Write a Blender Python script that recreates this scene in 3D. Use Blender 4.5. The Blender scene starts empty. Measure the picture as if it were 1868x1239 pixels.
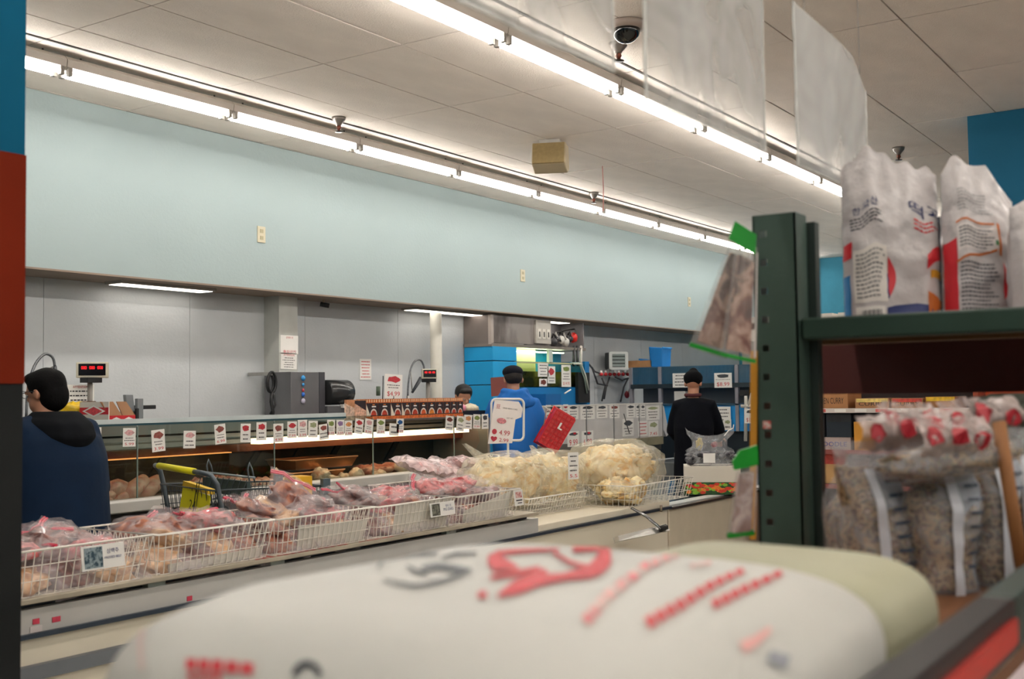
import bpy, math, random
from mathutils import Vector, Matrix, noise
random.seed(7)
SC = bpy.context.scene
COL = SC.collection
R = math.radians

# ------------------------------------------------------------------ camera
CH = 1.45                                   # eye height
FPX = 2050.6                                # focal length in pixels of the 1868 wide frame
AX = Vector((0.561, -0.034, -0.827)); AY = Vector((-0.828, -0.039, -0.560)); AZ = Vector((-0.013, 0.999, -0.050))
AX.normalize(); AY = (AY - AX * AX.dot(AY)).normalized(); AZ = AX.cross(AY)
camd = bpy.data.cameras.new('camera'); cam = bpy.data.objects.new('camera', camd); COL.objects.link(cam)
camd.sensor_width = 36; camd.lens = FPX / 1868 * 36; camd.clip_start = .05; camd.clip_end = 60
cam.matrix_world = Matrix(((AX[0], AX[1], AX[2], 0), (AY[0], AY[1], AY[2], 0), (AZ[0], AZ[1], AZ[2], CH), (0, 0, 0, 1)))
camd.dof.use_dof = True; camd.dof.focus_distance = 6.8; camd.dof.aperture_fstop = 6.0
SC.camera = cam
# ------------------------------------------------------------------ world, exposure
w = bpy.data.worlds.new('world'); SC.world = w; w.use_nodes = True
w.node_tree.nodes['Background'].inputs[0].default_value = (.55, .62, .7, 1)
w.node_tree.nodes['Background'].inputs[1].default_value = .15
SC.view_settings.view_transform = 'Standard'; SC.view_settings.look = 'None'
SC.view_settings.gamma = 1; SC.view_settings.use_curve_mapping = False
SC.view_settings.exposure = 0.0
TUBE_POWER = 34.0

def ray(px, py):
    d = Vector(((px - 934) / FPX, -(py - 619.5) / FPX, -1))
    return Vector((AX.dot(d), AY.dot(d), AZ.dot(d)))
def P(px, py, X=None, Y=None, Z=None, D=None):
    r = ray(px, py)
    t = D if D is not None else X / r.x if X is not None else Y / r.y if Y is not None else (Z - CH) / r.z
    return Vector((r.x * t, r.y * t, r.z * t + CH))

# ------------------------------------------------------------------ materials
def C(h):
    h = h.lstrip('#'); o = []
    for i in (0, 2, 4):
        c = int(h[i:i + 2], 16) / 255; o.append(c / 12.92 if c <= .04045 else ((c + .055) / 1.055) ** 2.4)
    return (*o, 1)
_M = {}
def mat(col, rough=.6, metal=0, var=.08, vs=6, bump=0, bs=60, emis=0, spec=.5, col2=None, coord='Object', stretch=None, sheen=0, coat=0):
    key = (col, rough, metal, var, vs, bump, bs, emis, spec, col2, stretch, sheen, coat)
    if key in _M: return _M[key]
    m = bpy.data.materials.new('m' + col.strip('#')); m.use_nodes = True; nt = m.node_tree; N = nt.nodes; L = nt.links
    b = N['Principled BSDF']
    b.inputs['Roughness'].default_value = rough; b.inputs['Metallic'].default_value = metal
    b.inputs['Specular IOR Level'].default_value = spec; b.inputs['Base Color'].default_value = C(col)
    if sheen: b.inputs['Sheen Weight'].default_value = sheen
    if coat: b.inputs['Coat Weight'].default_value = coat; b.inputs['Coat Roughness'].default_value = .12
    if emis:
        b.inputs['Emission Color'].default_value = C(col); b.inputs['Emission Strength'].default_value = emis
    tc = N.new('ShaderNodeTexCoord'); src = tc.outputs[coord]
    if stretch:
        mp = N.new('ShaderNodeMapping'); mp.inputs['Scale'].default_value = stretch; L.new(src, mp.inputs[0]); src = mp.outputs[0]
    if var or col2:
        n = N.new('ShaderNodeTexNoise'); n.inputs['Scale'].default_value = vs; n.inputs['Detail'].default_value = 5; L.new(src, n.inputs[0])
        r = N.new('ShaderNodeValToRGB'); c = C(col)
        if col2: r.color_ramp.elements[0].color = C(col2); r.color_ramp.elements[1].color = c; r.color_ramp.elements[0].position = .42; r.color_ramp.elements[1].position = .58
        else:
            r.color_ramp.elements[0].color = tuple(x * (1 - var) for x in c[:3]) + (1,)
            r.color_ramp.elements[1].color = tuple(min(1, x * (1 + var)) for x in c[:3]) + (1,)
            r.color_ramp.elements[0].position = .3; r.color_ramp.elements[1].position = .7
        L.new(n.outputs[0], r.inputs[0]); L.new(r.outputs[0], b.inputs['Base Color'])
    if bump:
        n2 = N.new('ShaderNodeTexNoise'); n2.inputs['Scale'].default_value = bs; n2.inputs['Detail'].default_value = 3; L.new(src, n2.inputs[0])
        bp = N.new('ShaderNodeBump'); bp.inputs['Strength'].default_value = bump; bp.inputs['Distance'].default_value = .01
        L.new(n2.outputs[0], bp.inputs['Height']); L.new(bp.outputs[0], b.inputs['Normal'])
    _M[key] = m; return m
def film(col='#e8e4e0', opac=.35, rough=.18, bs=25, bump=.6, key='film'):
    """thin clear plastic: mostly see-through, glossy creases"""
    k = (key, col, opac, rough, bs, bump)
    if k in _M: return _M[k]
    m = bpy.data.materials.new(key); m.use_nodes = True; N = m.node_tree.nodes; L = m.node_tree.links
    b = N['Principled BSDF']; b.inputs['Base Color'].default_value = C(col); b.inputs['Roughness'].default_value = rough
    out = N['Material Output']; tr = N.new('ShaderNodeBsdfTransparent'); mx = N.new('ShaderNodeMixShader')
    tc = N.new('ShaderNodeTexCoord'); n = N.new('ShaderNodeTexNoise'); n.inputs['Scale'].default_value = bs; n.inputs['Detail'].default_value = 2; n.inputs['Distortion'].default_value = .8
    L.new(tc.outputs['Object'], n.inputs[0])
    r = N.new('ShaderNodeMapRange'); r.inputs[1].default_value = .35; r.inputs[2].default_value = .7; r.inputs[3].default_value = opac * .55; r.inputs[4].default_value = min(1, opac * 1.5)
    L.new(n.outputs[0], r.inputs[0]); L.new(r.outputs[0], mx.inputs[0]); L.new(tr.outputs[0], mx.inputs[1]); L.new(b.outputs[0], mx.inputs[2]); L.new(mx.outputs[0], out.inputs[0])
    bp = N.new('ShaderNodeBump'); bp.inputs['Strength'].default_value = bump; bp.inputs['Distance'].default_value = .012
    L.new(n.outputs[0], bp.inputs['Height']); L.new(bp.outputs[0], b.inputs['Normal'])
    _M[k] = m; return m
def glass(tint='#c8d8d4', fac=.9, rough=.02):
    k = ('glass', tint, fac, rough)
    if k in _M: return _M[k]
    m = bpy.data.materials.new('glass'); m.use_nodes = True; N = m.node_tree.nodes; L = m.node_tree.links
    N.remove(N['Principled BSDF']); out = N['Material Output']; tr = N.new('ShaderNodeBsdfTransparent'); gl = N.new('ShaderNodeBsdfGlossy'); mx = N.new('ShaderNodeMixShader'); lw = N.new('ShaderNodeLayerWeight')
    lw.inputs[0].default_value = .3; p1 = N.new('ShaderNodeMath'); p1.operation = 'POWER'; p1.inputs[1].default_value = 3; p2 = N.new('ShaderNodeMath'); p2.operation = 'MULTIPLY_ADD'; p2.inputs[1].default_value = .25; p2.inputs[2].default_value = .035
    tr.inputs[0].default_value = C(tint); gl.inputs['Roughness'].default_value = rough; gl.inputs['Color'].default_value = (.9, .9, .9, 1)
    L.new(lw.outputs['Facing'], p1.inputs[0]); L.new(p1.outputs[0], p2.inputs[0]); L.new(p2.outputs[0], mx.inputs[0]); L.new(tr.outputs[0], mx.inputs[1]); L.new(gl.outputs[0], mx.inputs[2]); L.new(mx.outputs[0], out.inputs[0])
    _M[k] = m; return m
def mottled(cols, scale=30, rough=.5, coat=0, dist=.5):
    """several colours in irregular cells (meat, mixed snacks)"""
    k = ('mot', tuple(cols), scale, rough, coat, dist)
    if k in _M: return _M[k]
    m = bpy.data.materials.new('mottled'); m.use_nodes = True; N = m.node_tree.nodes; L = m.node_tree.links
    b = N['Principled BSDF']; b.inputs['Roughness'].default_value = rough; b.inputs['Coat Weight'].default_value = coat
    tc = N.new('ShaderNodeTexCoord'); n = N.new('ShaderNodeTexNoise'); n.inputs['Scale'].default_value = scale; n.inputs['Detail'].default_value = 4; n.inputs['Distortion'].default_value = dist
    L.new(tc.outputs['Object'], n.inputs[0]); r = N.new('ShaderNodeValToRGB'); e = r.color_ramp.elements
    for i, c in enumerate(cols):
        p = .32 + .36 * i / max(1, len(cols) - 1)
        el = e[i] if i < 2 else e.new(p)
        el.position = p; 
    for i, c in enumerate(cols): e[i].position = .32 + .36 * i / max(1, len(cols) - 1); e[i].color = C(c)
    L.new(n.outputs[0], r.inputs[0]); L.new(r.outputs[0], b.inputs['Base Color'])
    bp = N.new('ShaderNodeBump'); bp.inputs['Strength'].default_value = .5; bp.inputs['Distance'].default_value = .01
    L.new(n.outputs[0], bp.inputs['Height']); L.new(bp.outputs[0], b.inputs['Normal'])
    _M[k] = m; return m

# ------------------------------------------------------------------ mesh builder
class MB:
    def __init__(s): s.v = []; s.f = []; s.m = []; s.sm = []
    def add(s, vs, fs, mi=0, smooth=False):
        o = len(s.v); s.v += [Vector(v) for v in vs]; s.f += [tuple(i + o for i in f) for f in fs]; s.m += [mi] * len(fs); s.sm += [smooth] * len(fs); return s
    def box(s, x0, x1, y0, y1, z0, z1, mi=0, M=None):
        vs = [Vector((x, y, z)) for z in (z0, z1) for y in (y0, y1) for x in (x0, x1)]
        if M: vs = [M @ v for v in vs]
        return s.add(vs, [(0, 2, 3, 1), (4, 5, 7, 6), (0, 1, 5, 4), (2, 6, 7, 3), (0, 4, 6, 2), (1, 3, 7, 5)], mi)
    def quad(s, a, b, c, d, mi=0): return s.add([a, b, c, d], [(0, 1, 2, 3)], mi)
    def tube(s, pts, r, n=8, mi=0, caps=True, closed=False, sq=None):
        pts = [Vector(p) for p in pts]; k = len(pts); rs = r if isinstance(r, (list, tuple)) else [r] * k
        vs = []; fs = []; prev = None
        for i, p in enumerate(pts):
            if closed: t = (pts[(i + 1) % k] - pts[i - 1]).normalized()
            else: t = (pts[min(i + 1, k - 1)] - pts[max(i - 1, 0)]).normalized()
            if prev is None:
                a = Vector((0, 0, 1)) if abs(t.z) < .9 else Vector((1, 0, 0)); u = a.cross(t).normalized()
            else:
                u = (prev - t * prev.dot(t)); u = u.normalized() if u.length > 1e-6 else prev
            prev = u; w_ = t.cross(u)
            for j in range(n):
                a = 2 * math.pi * (j + .5) / n; ru = rs[i]; rw = rs[i] * (sq if sq else 1)
                vs.append(p + u * math.cos(a) * ru + w_ * math.sin(a) * rw)
        for i in range(k if closed else k - 1):
            for j in range(n):
                a = i * n + j; b_ = i * n + (j + 1) % n; c = ((i + 1) % k) * n + (j + 1) % n; d = ((i + 1) % k) * n + j
                fs.append((a, b_, c, d))
        if caps and not closed: fs += [tuple(range(n - 1, -1, -1)), tuple((k - 1) * n + j for j in range(n))]
        return s.add(vs, fs, mi, n > 5)
    def lathe(s, prof, n=24, M=None, mi=0):
        vs = []; fs = []
        for (r, z) in prof:
            for j in range(n):
                a = 2 * math.pi * j / n; vs.append(Vector((r * math.cos(a), r * math.sin(a), z)))
        k = len(prof)
        for i in range(k - 1):
            for j in range(n): fs.append((i * n + j, i * n + (j + 1) % n, (i + 1) * n + (j + 1) % n, (i + 1) * n + j))
        fs += [tuple(range(n - 1, -1, -1)), tuple((k - 1) * n + j for j in range(n))]
        if M: vs = [M @ v for v in vs]
        return s.add(vs, fs, mi, True)
    def prism(s, poly, axis, a, b, mi=0, M=None):
        """poly: 2D points; axis 'x': (y,z) swept a..b; 'y': (x,z); 'z': (x,y)"""
        def mk(p, t): return Vector((t, p[0], p[1])) if axis == 'x' else Vector((p[0], t, p[1])) if axis == 'y' else Vector((p[0], p[1], t))
        n = len(poly); vs = [mk(p, a) for p in poly] + [mk(p, b) for p in poly]
        if M: vs = [M @ v for v in vs]
        fs = [tuple(range(n)), tuple(range(2 * n - 1, n - 1, -1))] + [(i, n + i, n + (i + 1) % n, (i + 1) % n) for i in range(n)]
        return s.add(vs, fs, mi)
    def blob(s, c, r, seed=0, amp=.15, n=12, freq=2.2, mi=0, M=None, pw=1.0):
        c = Vector(c); vs = []; fs = []; m_ = n * 2
        for i in range(n + 1):
            th = math.pi * i / n
            for j in range(m_):
                ph = 2 * math.pi * j / m_
                d = Vector((math.sin(th) * math.cos(ph), math.sin(th) * math.sin(ph), math.cos(th)))
                q = 1 + amp * noise.noise(d * freq + Vector((seed * 7.3, seed * 3.1, seed)))  * 2
                if pw != 1: e = Vector([math.copysign(abs(x) ** pw, x) for x in d])
                else: e = d
                v = Vector((e.x * r[0], e.y * r[1], e.z * r[2])) * q
                vs.append((M @ v if M else v) + c)
        for i in range(n):
            for j in range(m_): fs.append((i * m_ + j, (i + 1) * m_ + j, (i + 1) * m_ + (j + 1) % m_, i * m_ + (j + 1) % m_))
        return s.add(vs, fs, mi, True)
    def build(s, name, mats, parent=None, world=False, bevel=0, smooth=None, mods=None):
        me = bpy.data.meshes.new(name)
        vs = s.v
        if parent is not None and world: inv = wm(parent).inverted(); vs = [inv @ v for v in vs]
        me.from_pydata([tuple(v) for v in vs], [], s.f)
        for m in (mats if isinstance(mats, (list, tuple)) else [mats]): me.materials.append(m)
        me.polygons.foreach_set('material_index', s.m); me.polygons.foreach_set('use_smooth', [smooth if smooth is not None else x for x in s.sm])
        me.update(); o = bpy.data.objects.new(name, me); COL.objects.link(o)
        if parent is not None: o.parent = parent
        if bevel:
            b = o.modifiers.new('bevel', 'BEVEL'); b.width = bevel; b.segments = 2; b.limit_method = 'ANGLE'
        return o
def wm(o):
    m = o.matrix_basis.copy(); 
    while o.parent: o = o.parent; m = o.matrix_basis @ m
    return m
def tag(o, label=None, cat=None, group=None, kind=None):
    if label: o['label'] = label
    if cat: o['category'] = cat
    if group: o['group'] = group
    if kind: o['kind'] = kind
    return o
def thing(name, label, cat, loc=(0, 0, 0), rz=0, group=None, rot=None):
    o = bpy.data.objects.new(name, None); COL.objects.link(o); o.location = loc; o.rotation_euler = rot if rot else (0, 0, rz)
    o.empty_display_size = .05
    return tag(o, label, cat, group)
def dup(o, loc=None, rz=None, label=None, group=None, rot=None, scale=None, parent=None, top=True):
    c = o.copy(); COL.objects.link(c)
    if parent is not None: c.parent = parent
    for ch in list(o.children): dup(ch, parent=c, top=False)
    if top:
        if loc is not None: c.location = loc
        if rot is not None: c.rotation_euler = rot
        elif rz is not None: c.rotation_euler = (0, 0, rz)
        if scale: c.scale = scale
        if label: c['label'] = label
        if group: c['group'] = group
    return c

# text as mesh; returns (verts, faces) centred at origin in XY plane, height of capitals ~ h
_T = {}
def text_geo(s):
    if s not in _T:
        cu = bpy.data.curves.new('t', 'FONT'); cu.body = s; cu.size = 1; cu.align_x = 'CENTER'; cu.align_y = 'CENTER'; cu.resolution_u = 2
        o = bpy.data.objects.new('t', cu); COL.objects.link(o); bpy.context.view_layer.update()
        me = bpy.data.meshes.new_from_object(o.evaluated_get(bpy.context.evaluated_depsgraph_get()))
        vs = [v.co.copy() for v in me.vertices]; fs = [tuple(p.vertices) for p in me.polygons]
        if vs:
            cx = (min(v.x for v in vs) + max(v.x for v in vs)) / 2; cy = (min(v.y for v in vs) + max(v.y for v in vs)) / 2
            hh = max(v.y for v in vs) - min(v.y for v in vs) or 1; ww = max(v.x for v in vs) - min(v.x for v in vs) or 1
            vs = [Vector((v.x - cx, v.y - cy, 0)) for v in vs]
        else: hh = ww = 1
        _T[s] = (vs, fs, ww, hh)
        bpy.data.objects.remove(o); bpy.data.curves.remove(cu); bpy.data.meshes.remove(me)
    return _T[s]
def put_text(mb, s, M, w=None, h=None, mi=0):
    vs, fs, ww, hh = text_geo(s)
    sx = w / ww if w else h / hh; sy = h / hh if h else sx
    mb.add([M @ Vector((v.x * sx, v.y * sy, 0)) for v in vs], fs, mi)
def plane_M(o, right, up):
    """matrix taking XY drawing plane to plane at o with given right and up; +z is the outward normal"""
    r = Vector(right).normalized(); u = Vector(up).normalized(); n = r.cross(u)
    return Matrix(((r.x, u.x, n.x, o[0]), (r.y, u.y, n.y, o[1]), (r.z, u.z, n.z, o[2]), (0, 0, 0, 1)))
def rect(mb, M, x0, x1, y0, y1, z=0, mi=0):
    mb.add([M @ Vector((x0, y0, z)), M @ Vector((x1, y0, z)), M @ Vector((x1, y1, z)), M @ Vector((x0, y1, z))], [(0, 1, 2, 3)], mi)
I4 = Matrix.Identity(4)
# ------------------------------------------------------------------ the room
CZ = 3.41; SZ = 2.29; WY = 6.37; RY = 6.77; FX = 16.2
white_paint = mat('#c9c4bb', .9)
def struct(o, name=None): o['kind'] = 'structure'; return o
struct(MB().box(-4.2, FX, -6.2, 6.9, -.1, 0).build('floor', mat('#a8a49a', .3, var=.15, vs=1.5)))
tile_m = mat('#e8ded4', .95, var=.05, vs=3, bump=.5, bs=110)
tee_m = mat('#766f68', .7)
ceil = struct(MB().box(-4.2, FX, -6.2, 6.9, CZ + .012, CZ + .1).build('ceiling', tee_m))
gx0, gy0 = 4.78 - 1.22 * 2, 1.56 - .61 * 5
tilebm = MB().box(0, 1.213, 0, .603, -.014, .0); base_tile = None
ny = [1.56 + .597 * k for k in range(-5, 9)]
def tile(x, y, hx, hy):
    global base_tile
    if base_tile is None:
        base_tile = MB().box(0, 1, 0, 1, -.014, 0).build('ceiling_tile', tile_m, ceil); o = base_tile
    else: o = base_tile.copy(); COL.objects.link(o)
    o.location = (x, y, CZ + .014 + random.uniform(-.0015, .0015)); o.scale = (hx, hy, 1); o.rotation_euler = (random.uniform(-.002, .002), random.uniform(-.001, .001), 0)
    return o
for i in range(12):
    x = 2.34 + 1.22 * i
    for j in range(len(ny)):
        y = ny[j]; y1 = ny[j + 1] if j + 1 < len(ny) else WY
        if x > 8.46 + .0 and y < 1.5 and x > 8.5: continue
        tile(x + .004, y + .004, min(1.22, FX - x) - .009, y1 - y - .009)
far = MB()
for (a, b, c, d) in ((-4.2, 2.33, -6.2, 6.37), (2.34, 16.2, -6.2, ny[0] - .005)): far.box(a, b, c, d, CZ, CZ + .02)
far.build('ceiling_border', tile_m, ceil)
# walls
blue = mat('#9aa9aa', .9, var=.03, vs=1.2, bump=.15, bs=40)
teal = mat('#17688c', .85, var=.06, vs=2, bump=.1)
struct(MB().box(-4.2, FX, WY, RY + .03, SZ, CZ).build('wall_left', blue))
struct(MB().box(-4.2, FX, WY - .006, RY, SZ - .012, SZ).build('trim_1', mat('#8a7a6c', .8)))
rear = struct(MB().box(-4.2, FX, RY + .012, RY + .15, 0, SZ + .05).build('wall_rear', mat('#8a8986', .9)))
pm = mat('#c0c4c6', .6, var=.05, vs=3, bump=.2, bs=50)
px_ = 2.0; pan = None
while px_ < FX:
    wd = min(1.22, FX - px_)
    if pan is None: pan = MB().box(0, 1, 0, .012, 0, SZ).build('wall_panel', pm, rear); o = pan
    else: o = pan.copy(); COL.objects.link(o)
    o.location = (px_, RY, 0); o.scale = (wd - .004, 1, 1); px_ += 1.22
struct(MB().box(FX, FX + .1, -6.2, 6.9, 0, CZ + .1).build('wall_far', mat('#3d86a0', .9)))
struct(MB().box(-4.3, -4.2, -6.2, 6.9, 0, CZ + .1).build('wall_back', mat('#9fb0b4', .9)))
struct(MB().box(-4.2, FX, -6.3, -6.2, 0, CZ + .1).build('wall_near', mat('#a9b4b4', .9)))
wr = struct(MB().box(8.45, 8.75, -6.2, 1.75, 2.05, CZ).build('wall_right', teal))
MB().box(8.45, 8.75, -6.2, 1.75, 1.05, 2.05).build('orange_band', mat('#b5482a', .85), wr)
MB().box(8.45, 8.75, -6.2, 1.75, 0, 1.05).build('grey_band', mat('#4a4d4b', .85), wr)
# painted pillar at the left edge
e = P(42, 700, Y=2.03); xr = e.x
zt = P(21, 279, Y=2.03).z; zb = P(21, 700, Y=2.03).z
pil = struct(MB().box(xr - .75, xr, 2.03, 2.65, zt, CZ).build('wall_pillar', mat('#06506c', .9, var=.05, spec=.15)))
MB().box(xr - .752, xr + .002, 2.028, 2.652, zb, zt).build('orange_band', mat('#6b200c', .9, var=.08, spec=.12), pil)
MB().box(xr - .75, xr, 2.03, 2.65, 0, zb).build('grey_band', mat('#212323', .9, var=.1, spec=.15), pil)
# square column on the rear wall and a round one
a = P(509, 650, Y=6.60); b_ = P(543, 650, Y=6.60)
co = struct(MB().box(a.x, b_.x, 6.60, RY, 0, SZ).build('wall_column', mat('#b9bbb6', .8)))
a = P(788, 650, Y=6.60); b_ = P(803, 650, Y=6.60)
rc = MB().lathe([(.056, 0), (.056, SZ)], 20, Matrix.Translation(((a.x + b_.x) / 2, 6.6, 0))).build('round_column', mat('#c4c2b8', .7)); struct(rc)

# ------------------------------------------------------------------ fluorescent strips
tube_m = mat('#fffaf3', .4, var=0, emis=TUBE_POWER)
hous_m = mat('#b3aca4', .6, var=.02)
def light_fixture(label, group, x, y):
    t = thing('ceiling_light', label, 'ceiling light', (x, y, CZ), 0, group)
    h = MB().prism([(-.056, -.045), (-.05, -.085), (-.02, -.098), (.02, -.098), (.05, -.085), (.056, -.045), (.03, -.02), (-.03, -.02)], 'x', 0, 1.215)
    h.build('housing', hous_m, t)
    for s in (-1, 1):
        tb = MB().tube([(.035, s * .036, -.114), (1.18, s * .036, -.114)], .0135, 10).build('tube_lamp', tube_m, t)
        for xx in (.012, 1.18): MB().box(xx, xx + .022, s * .036 - .014, s * .036 + .014, -.132, -.08).build('lamp_socket', mat('#8c867e', .5), t)
    for xx in (.12, 1.1): MB().tube([(xx, .0, 0), (xx, 0, -.03)], .006, 6).build('hanger', mat('#4b4642', .5), t)
    return t
ord_ = ['nearest', 'second', 'third', 'fourth', 'fifth', 'sixth', 'seventh', 'eighth', 'ninth', 'tenth', 'eleventh']
f0 = None; k = 0
for (yy, x0, n, nm) in ((5.58, 2.54, 11, 'lower strip of lights along the pale blue wall'), (3.27, 3.54, 10, 'upper strip of lights behind the hanging plastic sheets')):
    for i in range(n):
        lab = '%s twin tube fluorescent light of the %s' % (ord_[i], nm)
        g = 'fluorescent lights of the ' + nm
        if f0 is None: f0 = light_fixture(lab, g, x0, yy)
        else: dup(f0, (x0 + 1.22 * i, yy, CZ), 0, lab, g)
for i in range(9): dup(f0, (-3 + 1.22 * i, -4.0, CZ), 0, '%s unseen twin tube light added in the farthest row behind the photographer' % ord_[i], 'farthest row behind the photographer')  # unseen farther row, added to light the freezer front
for i in range(9):     # unseen strips added behind the photographer for more brightness
    dup(f0, (-3 + 1.22 * i, -1.6, CZ), 0, '%s unseen twin tube light added in the row behind the photographer' % ord_[i], 'strip above the photographer')
for i in range(6): dup(f0, (-2.9 + 1.22 * i, .96, CZ), 0, '%s unseen twin tube light added in the short row right above the photographer' % ord_[i], 'short strip above the photographer')  # unseen short row, added to brighten the sacks and freezer front
for i in range(3): dup(f0, (-.12 + 1.22 * i, 3.27, CZ), 0, '%s twin tube light of the upper strip outside the left edge' % ord_[i], 'upper strip left of the frame')

# dark channel beside each strip
for (yy, lab) in ((5.42, 'dark channel on the ceiling beside the lower light strip'), (3.12, 'dark channel on the ceiling beside the upper light strip')):
    tag(MB().box(1.0, 15.5, yy - .008, yy + .008, CZ - .006, CZ + .002).build('ceiling_stripe', mat('#38332f', .8)), lab, 'stripe')  # dark line beside each strip, built as a thin raised bar
# troffers in the underside of the blue wall
for (a_, b2, lab) in ((206, 380, 'flush light under the soffit above the carton boxes, left'), (745, 890, 'flush light under the soffit behind the white pole'), (955, 1030, 'flush light under the soffit above the steel hood')):
    p0 = P(a_, 508, Z=SZ - .02) if a_ < 300 else P(a_, 562 if a_ < 800 else 581, Z=SZ - .02); x0 = P(a_, 500, Y=6.6).x; x1 = P(b2, 500, Y=6.6).x
    t = thing('soffit_light', lab, 'ceiling light', (x0, 6.6, SZ - .012))
    MB().box(0, x1 - x0, -.09, .09, -.02, 0).build('frame', mat('#9b968f', .6), t)
    MB().box(.02, x1 - x0 - .02, -.07, .07, -.024, -.0195).build('diffuser', mat('#fff6ea', .4, var=0, emis=3.5), t)
# ------------------------------------------------------------------ meat counter
steel = mat('#a9a7a2', .32, metal=.85, var=.06, vs=3, stretch=(1, 8, 8))
steel_d = mat('#6d6b68', .4, metal=.7, var=.1)
grey_p = mat('#a5a6a5', .45, var=.04)
white_p = mat('#dcdcd8', .4, var=.03)
black_p = mat('#141517', .5, var=.1)
dark_m = mat('#1b1a18', .7, var=.1)
paper = mat('#e9e7e2', .75, var=.02)
red_ink = mat('#c3202f', .7, var=.05); blk_ink = mat('#2a2a2e', .7, var=0); grey_ink = mat('#77777a', .7, var=0)
DX0, DX1, DY = 2.2, 7.74, 5.5
t = thing('meat_counter', 'long glass fronted refrigerated meat counter under the pale blue wall', 'display counter', (DX0, DY, 0))
L_ = DX1 - DX0
def W(mb, name, m, **k): return mb.build(name, m, t, world=True, **k)
W(MB().box(DX0, DX1, DY + .08, 6.15, .12, .66), 'base_panel', mat('#8b8c8a', .5))
W(MB().box(DX0, DX1, DY + .16, 6.1, 0, .12), 'plinth', dark_m)
W(MB().box(DX0, DX1, DY + .03, DY + .1, .66, .80), 'recess_strip', dark_m)
W(MB().prism([(DY - .05, .815), (DY - .05, .872), (DY - .03, .885), (DY + .03, .885), (DY + .03, .80)], 'x', DX0, DX1), 'deck_rail', mat('#b9b7b2', .4, var=.03), bevel=.004)
W(MB().box(DX0, DX1, DY - .01, DY + .0, .70, .735), 'bumper_strip', mat('#8e8d8a', .4))
W(MB().box(DX0, DX1, DY + .03, 6.1, .80, .845), 'deck', mat('#6a645f', .35, metal=.3))
W(MB().box(DX0, DX1, 6.08, 6.14, .66, 1.20), 'back_panel', mat('#4d4636', .3, metal=.2, var=.4, vs=2.5))
W(MB().box(DX0, DX1, 5.93, 6.14, 1.10, 1.146), 'back_ledge', mat('#241b16', .5))
uw = mat('#b9b8b6', .45, var=.06, vs=5)
W(MB().box(DX0, DX1, 5.97, 6.0, 1.146, 1.218), 'slotted_panel', uw)
W(MB().box(DX0, DX1, 5.99, 6.02, 1.218, 1.232), 'slot', dark_m)
W(MB().box(DX0, DX1, 5.97, 6.0, 1.232, 1.30), 'slotted_panel', uw)
KX = P(630, 760, Y=5.5).x
W(MB().box(DX0, KX, 5.52, 5.95, 1.316, 1.32), 'glass_shelf', glass('#e6eeee'))
W(MB().box(DX0, KX, 5.95, 6.2, 1.312, 1.32), 'top_shelf', mat('#b9bcbc', .35, var=.03))
W(MB().box(KX, DX1, 5.52, 6.2, 1.276, 1.286), 'top_shelf', mat('#8f8c88', .35, var=.05))
W(MB().box(DX0, KX, 5.495, 5.52, 1.318, 1.345), 'top_rail', mat('#c3cccd', .3))
W(MB().box(DX0, KX, 5.493, 5.52, 1.306, 1.318), 'rail_teal_strip', mat('#1f4650', .4))  # dark teal edge just below the rail
W(MB().box(KX, DX1, 5.495, 5.52, 1.272, 1.286), 'top_rail', mat('#55504c', .4))
lx = P(450, 810, Y=5.74).x
W(MB().box(DX0, DX1, 5.60, 5.80, 1.192, 1.2), 'lamp_canopy', mat('#8d8781', .5))
W(MB().box(DX0, DX1, 5.76, 5.78, 1.10, 1.150), 'canopy_lip', mat('#70402a', .35, metal=.3, var=.35, vs=3))  # brown orange tone is the lamp's reflection put into the colour
W(MB().box(lx, DX1 - .1, 5.62, 5.70, 1.150, 1.190), 'lamp_diffuser', mat('#ffd0a8', .4, var=.0, emis=7))
W(MB().box(DX0 + .3, lx - .15, 5.72, 5.80, 1.098, 1.104), 'ledge_glow_strip', mat('#ffa35a', .4, var=.0, emis=1.5))  # thin orange line along the ledge, given its own glow
# slanting inner arms and glass panes
gx = [DX0] + [P(x_, 830, Y=5.5).x for x_ in (250, 500, 680, 828)] + [DX1]
for i in range(len(gx) - 1):
    W(MB().box(gx[i] + .004, gx[i + 1] - .004, 5.498, 5.499, .885, 1.32 if gx[i] < KX - .5 else 1.28), 'glass_pane', glass('#dfe6e2'))
for i in range(1, len(gx) - 1):
    W(MB().box(gx[i] - .003, gx[i] + .003, 5.494, 5.502, .885, 1.30), 'pane_joint', mat('#7d8f88', .3))
for xx in (262, 440, 520, 590, 700, 800):
    c = P(xx, 840, Y=6.0)
    W(MB().add([(c.x - .03, 6.02, .86), (c.x + .03, 6.02, .86), (c.x + .28, 5.98, 1.2), (c.x + .22, 5.98, 1.2), (c.x - .03, 6.04, .86), (c.x + .03, 6.04, .86), (c.x + .28, 6.0, 1.2), (c.x + .22, 6.0, 1.2)], [(0, 1, 2, 3), (7, 6, 5, 4), (0, 3, 7, 4), (1, 5, 6, 2)]), 'inner_arm', dark_m)
for x_ in (DX0 - .02, DX1):
    W(MB().prism([(5.44, .0), (5.44, .89), (5.49, .9), (5.49, 1.27), (6.2, 1.27), (6.2, 0)], 'x', x_, x_ + .02), 'end_panel', mat('#8f8e8a', .4, metal=.3))

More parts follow.
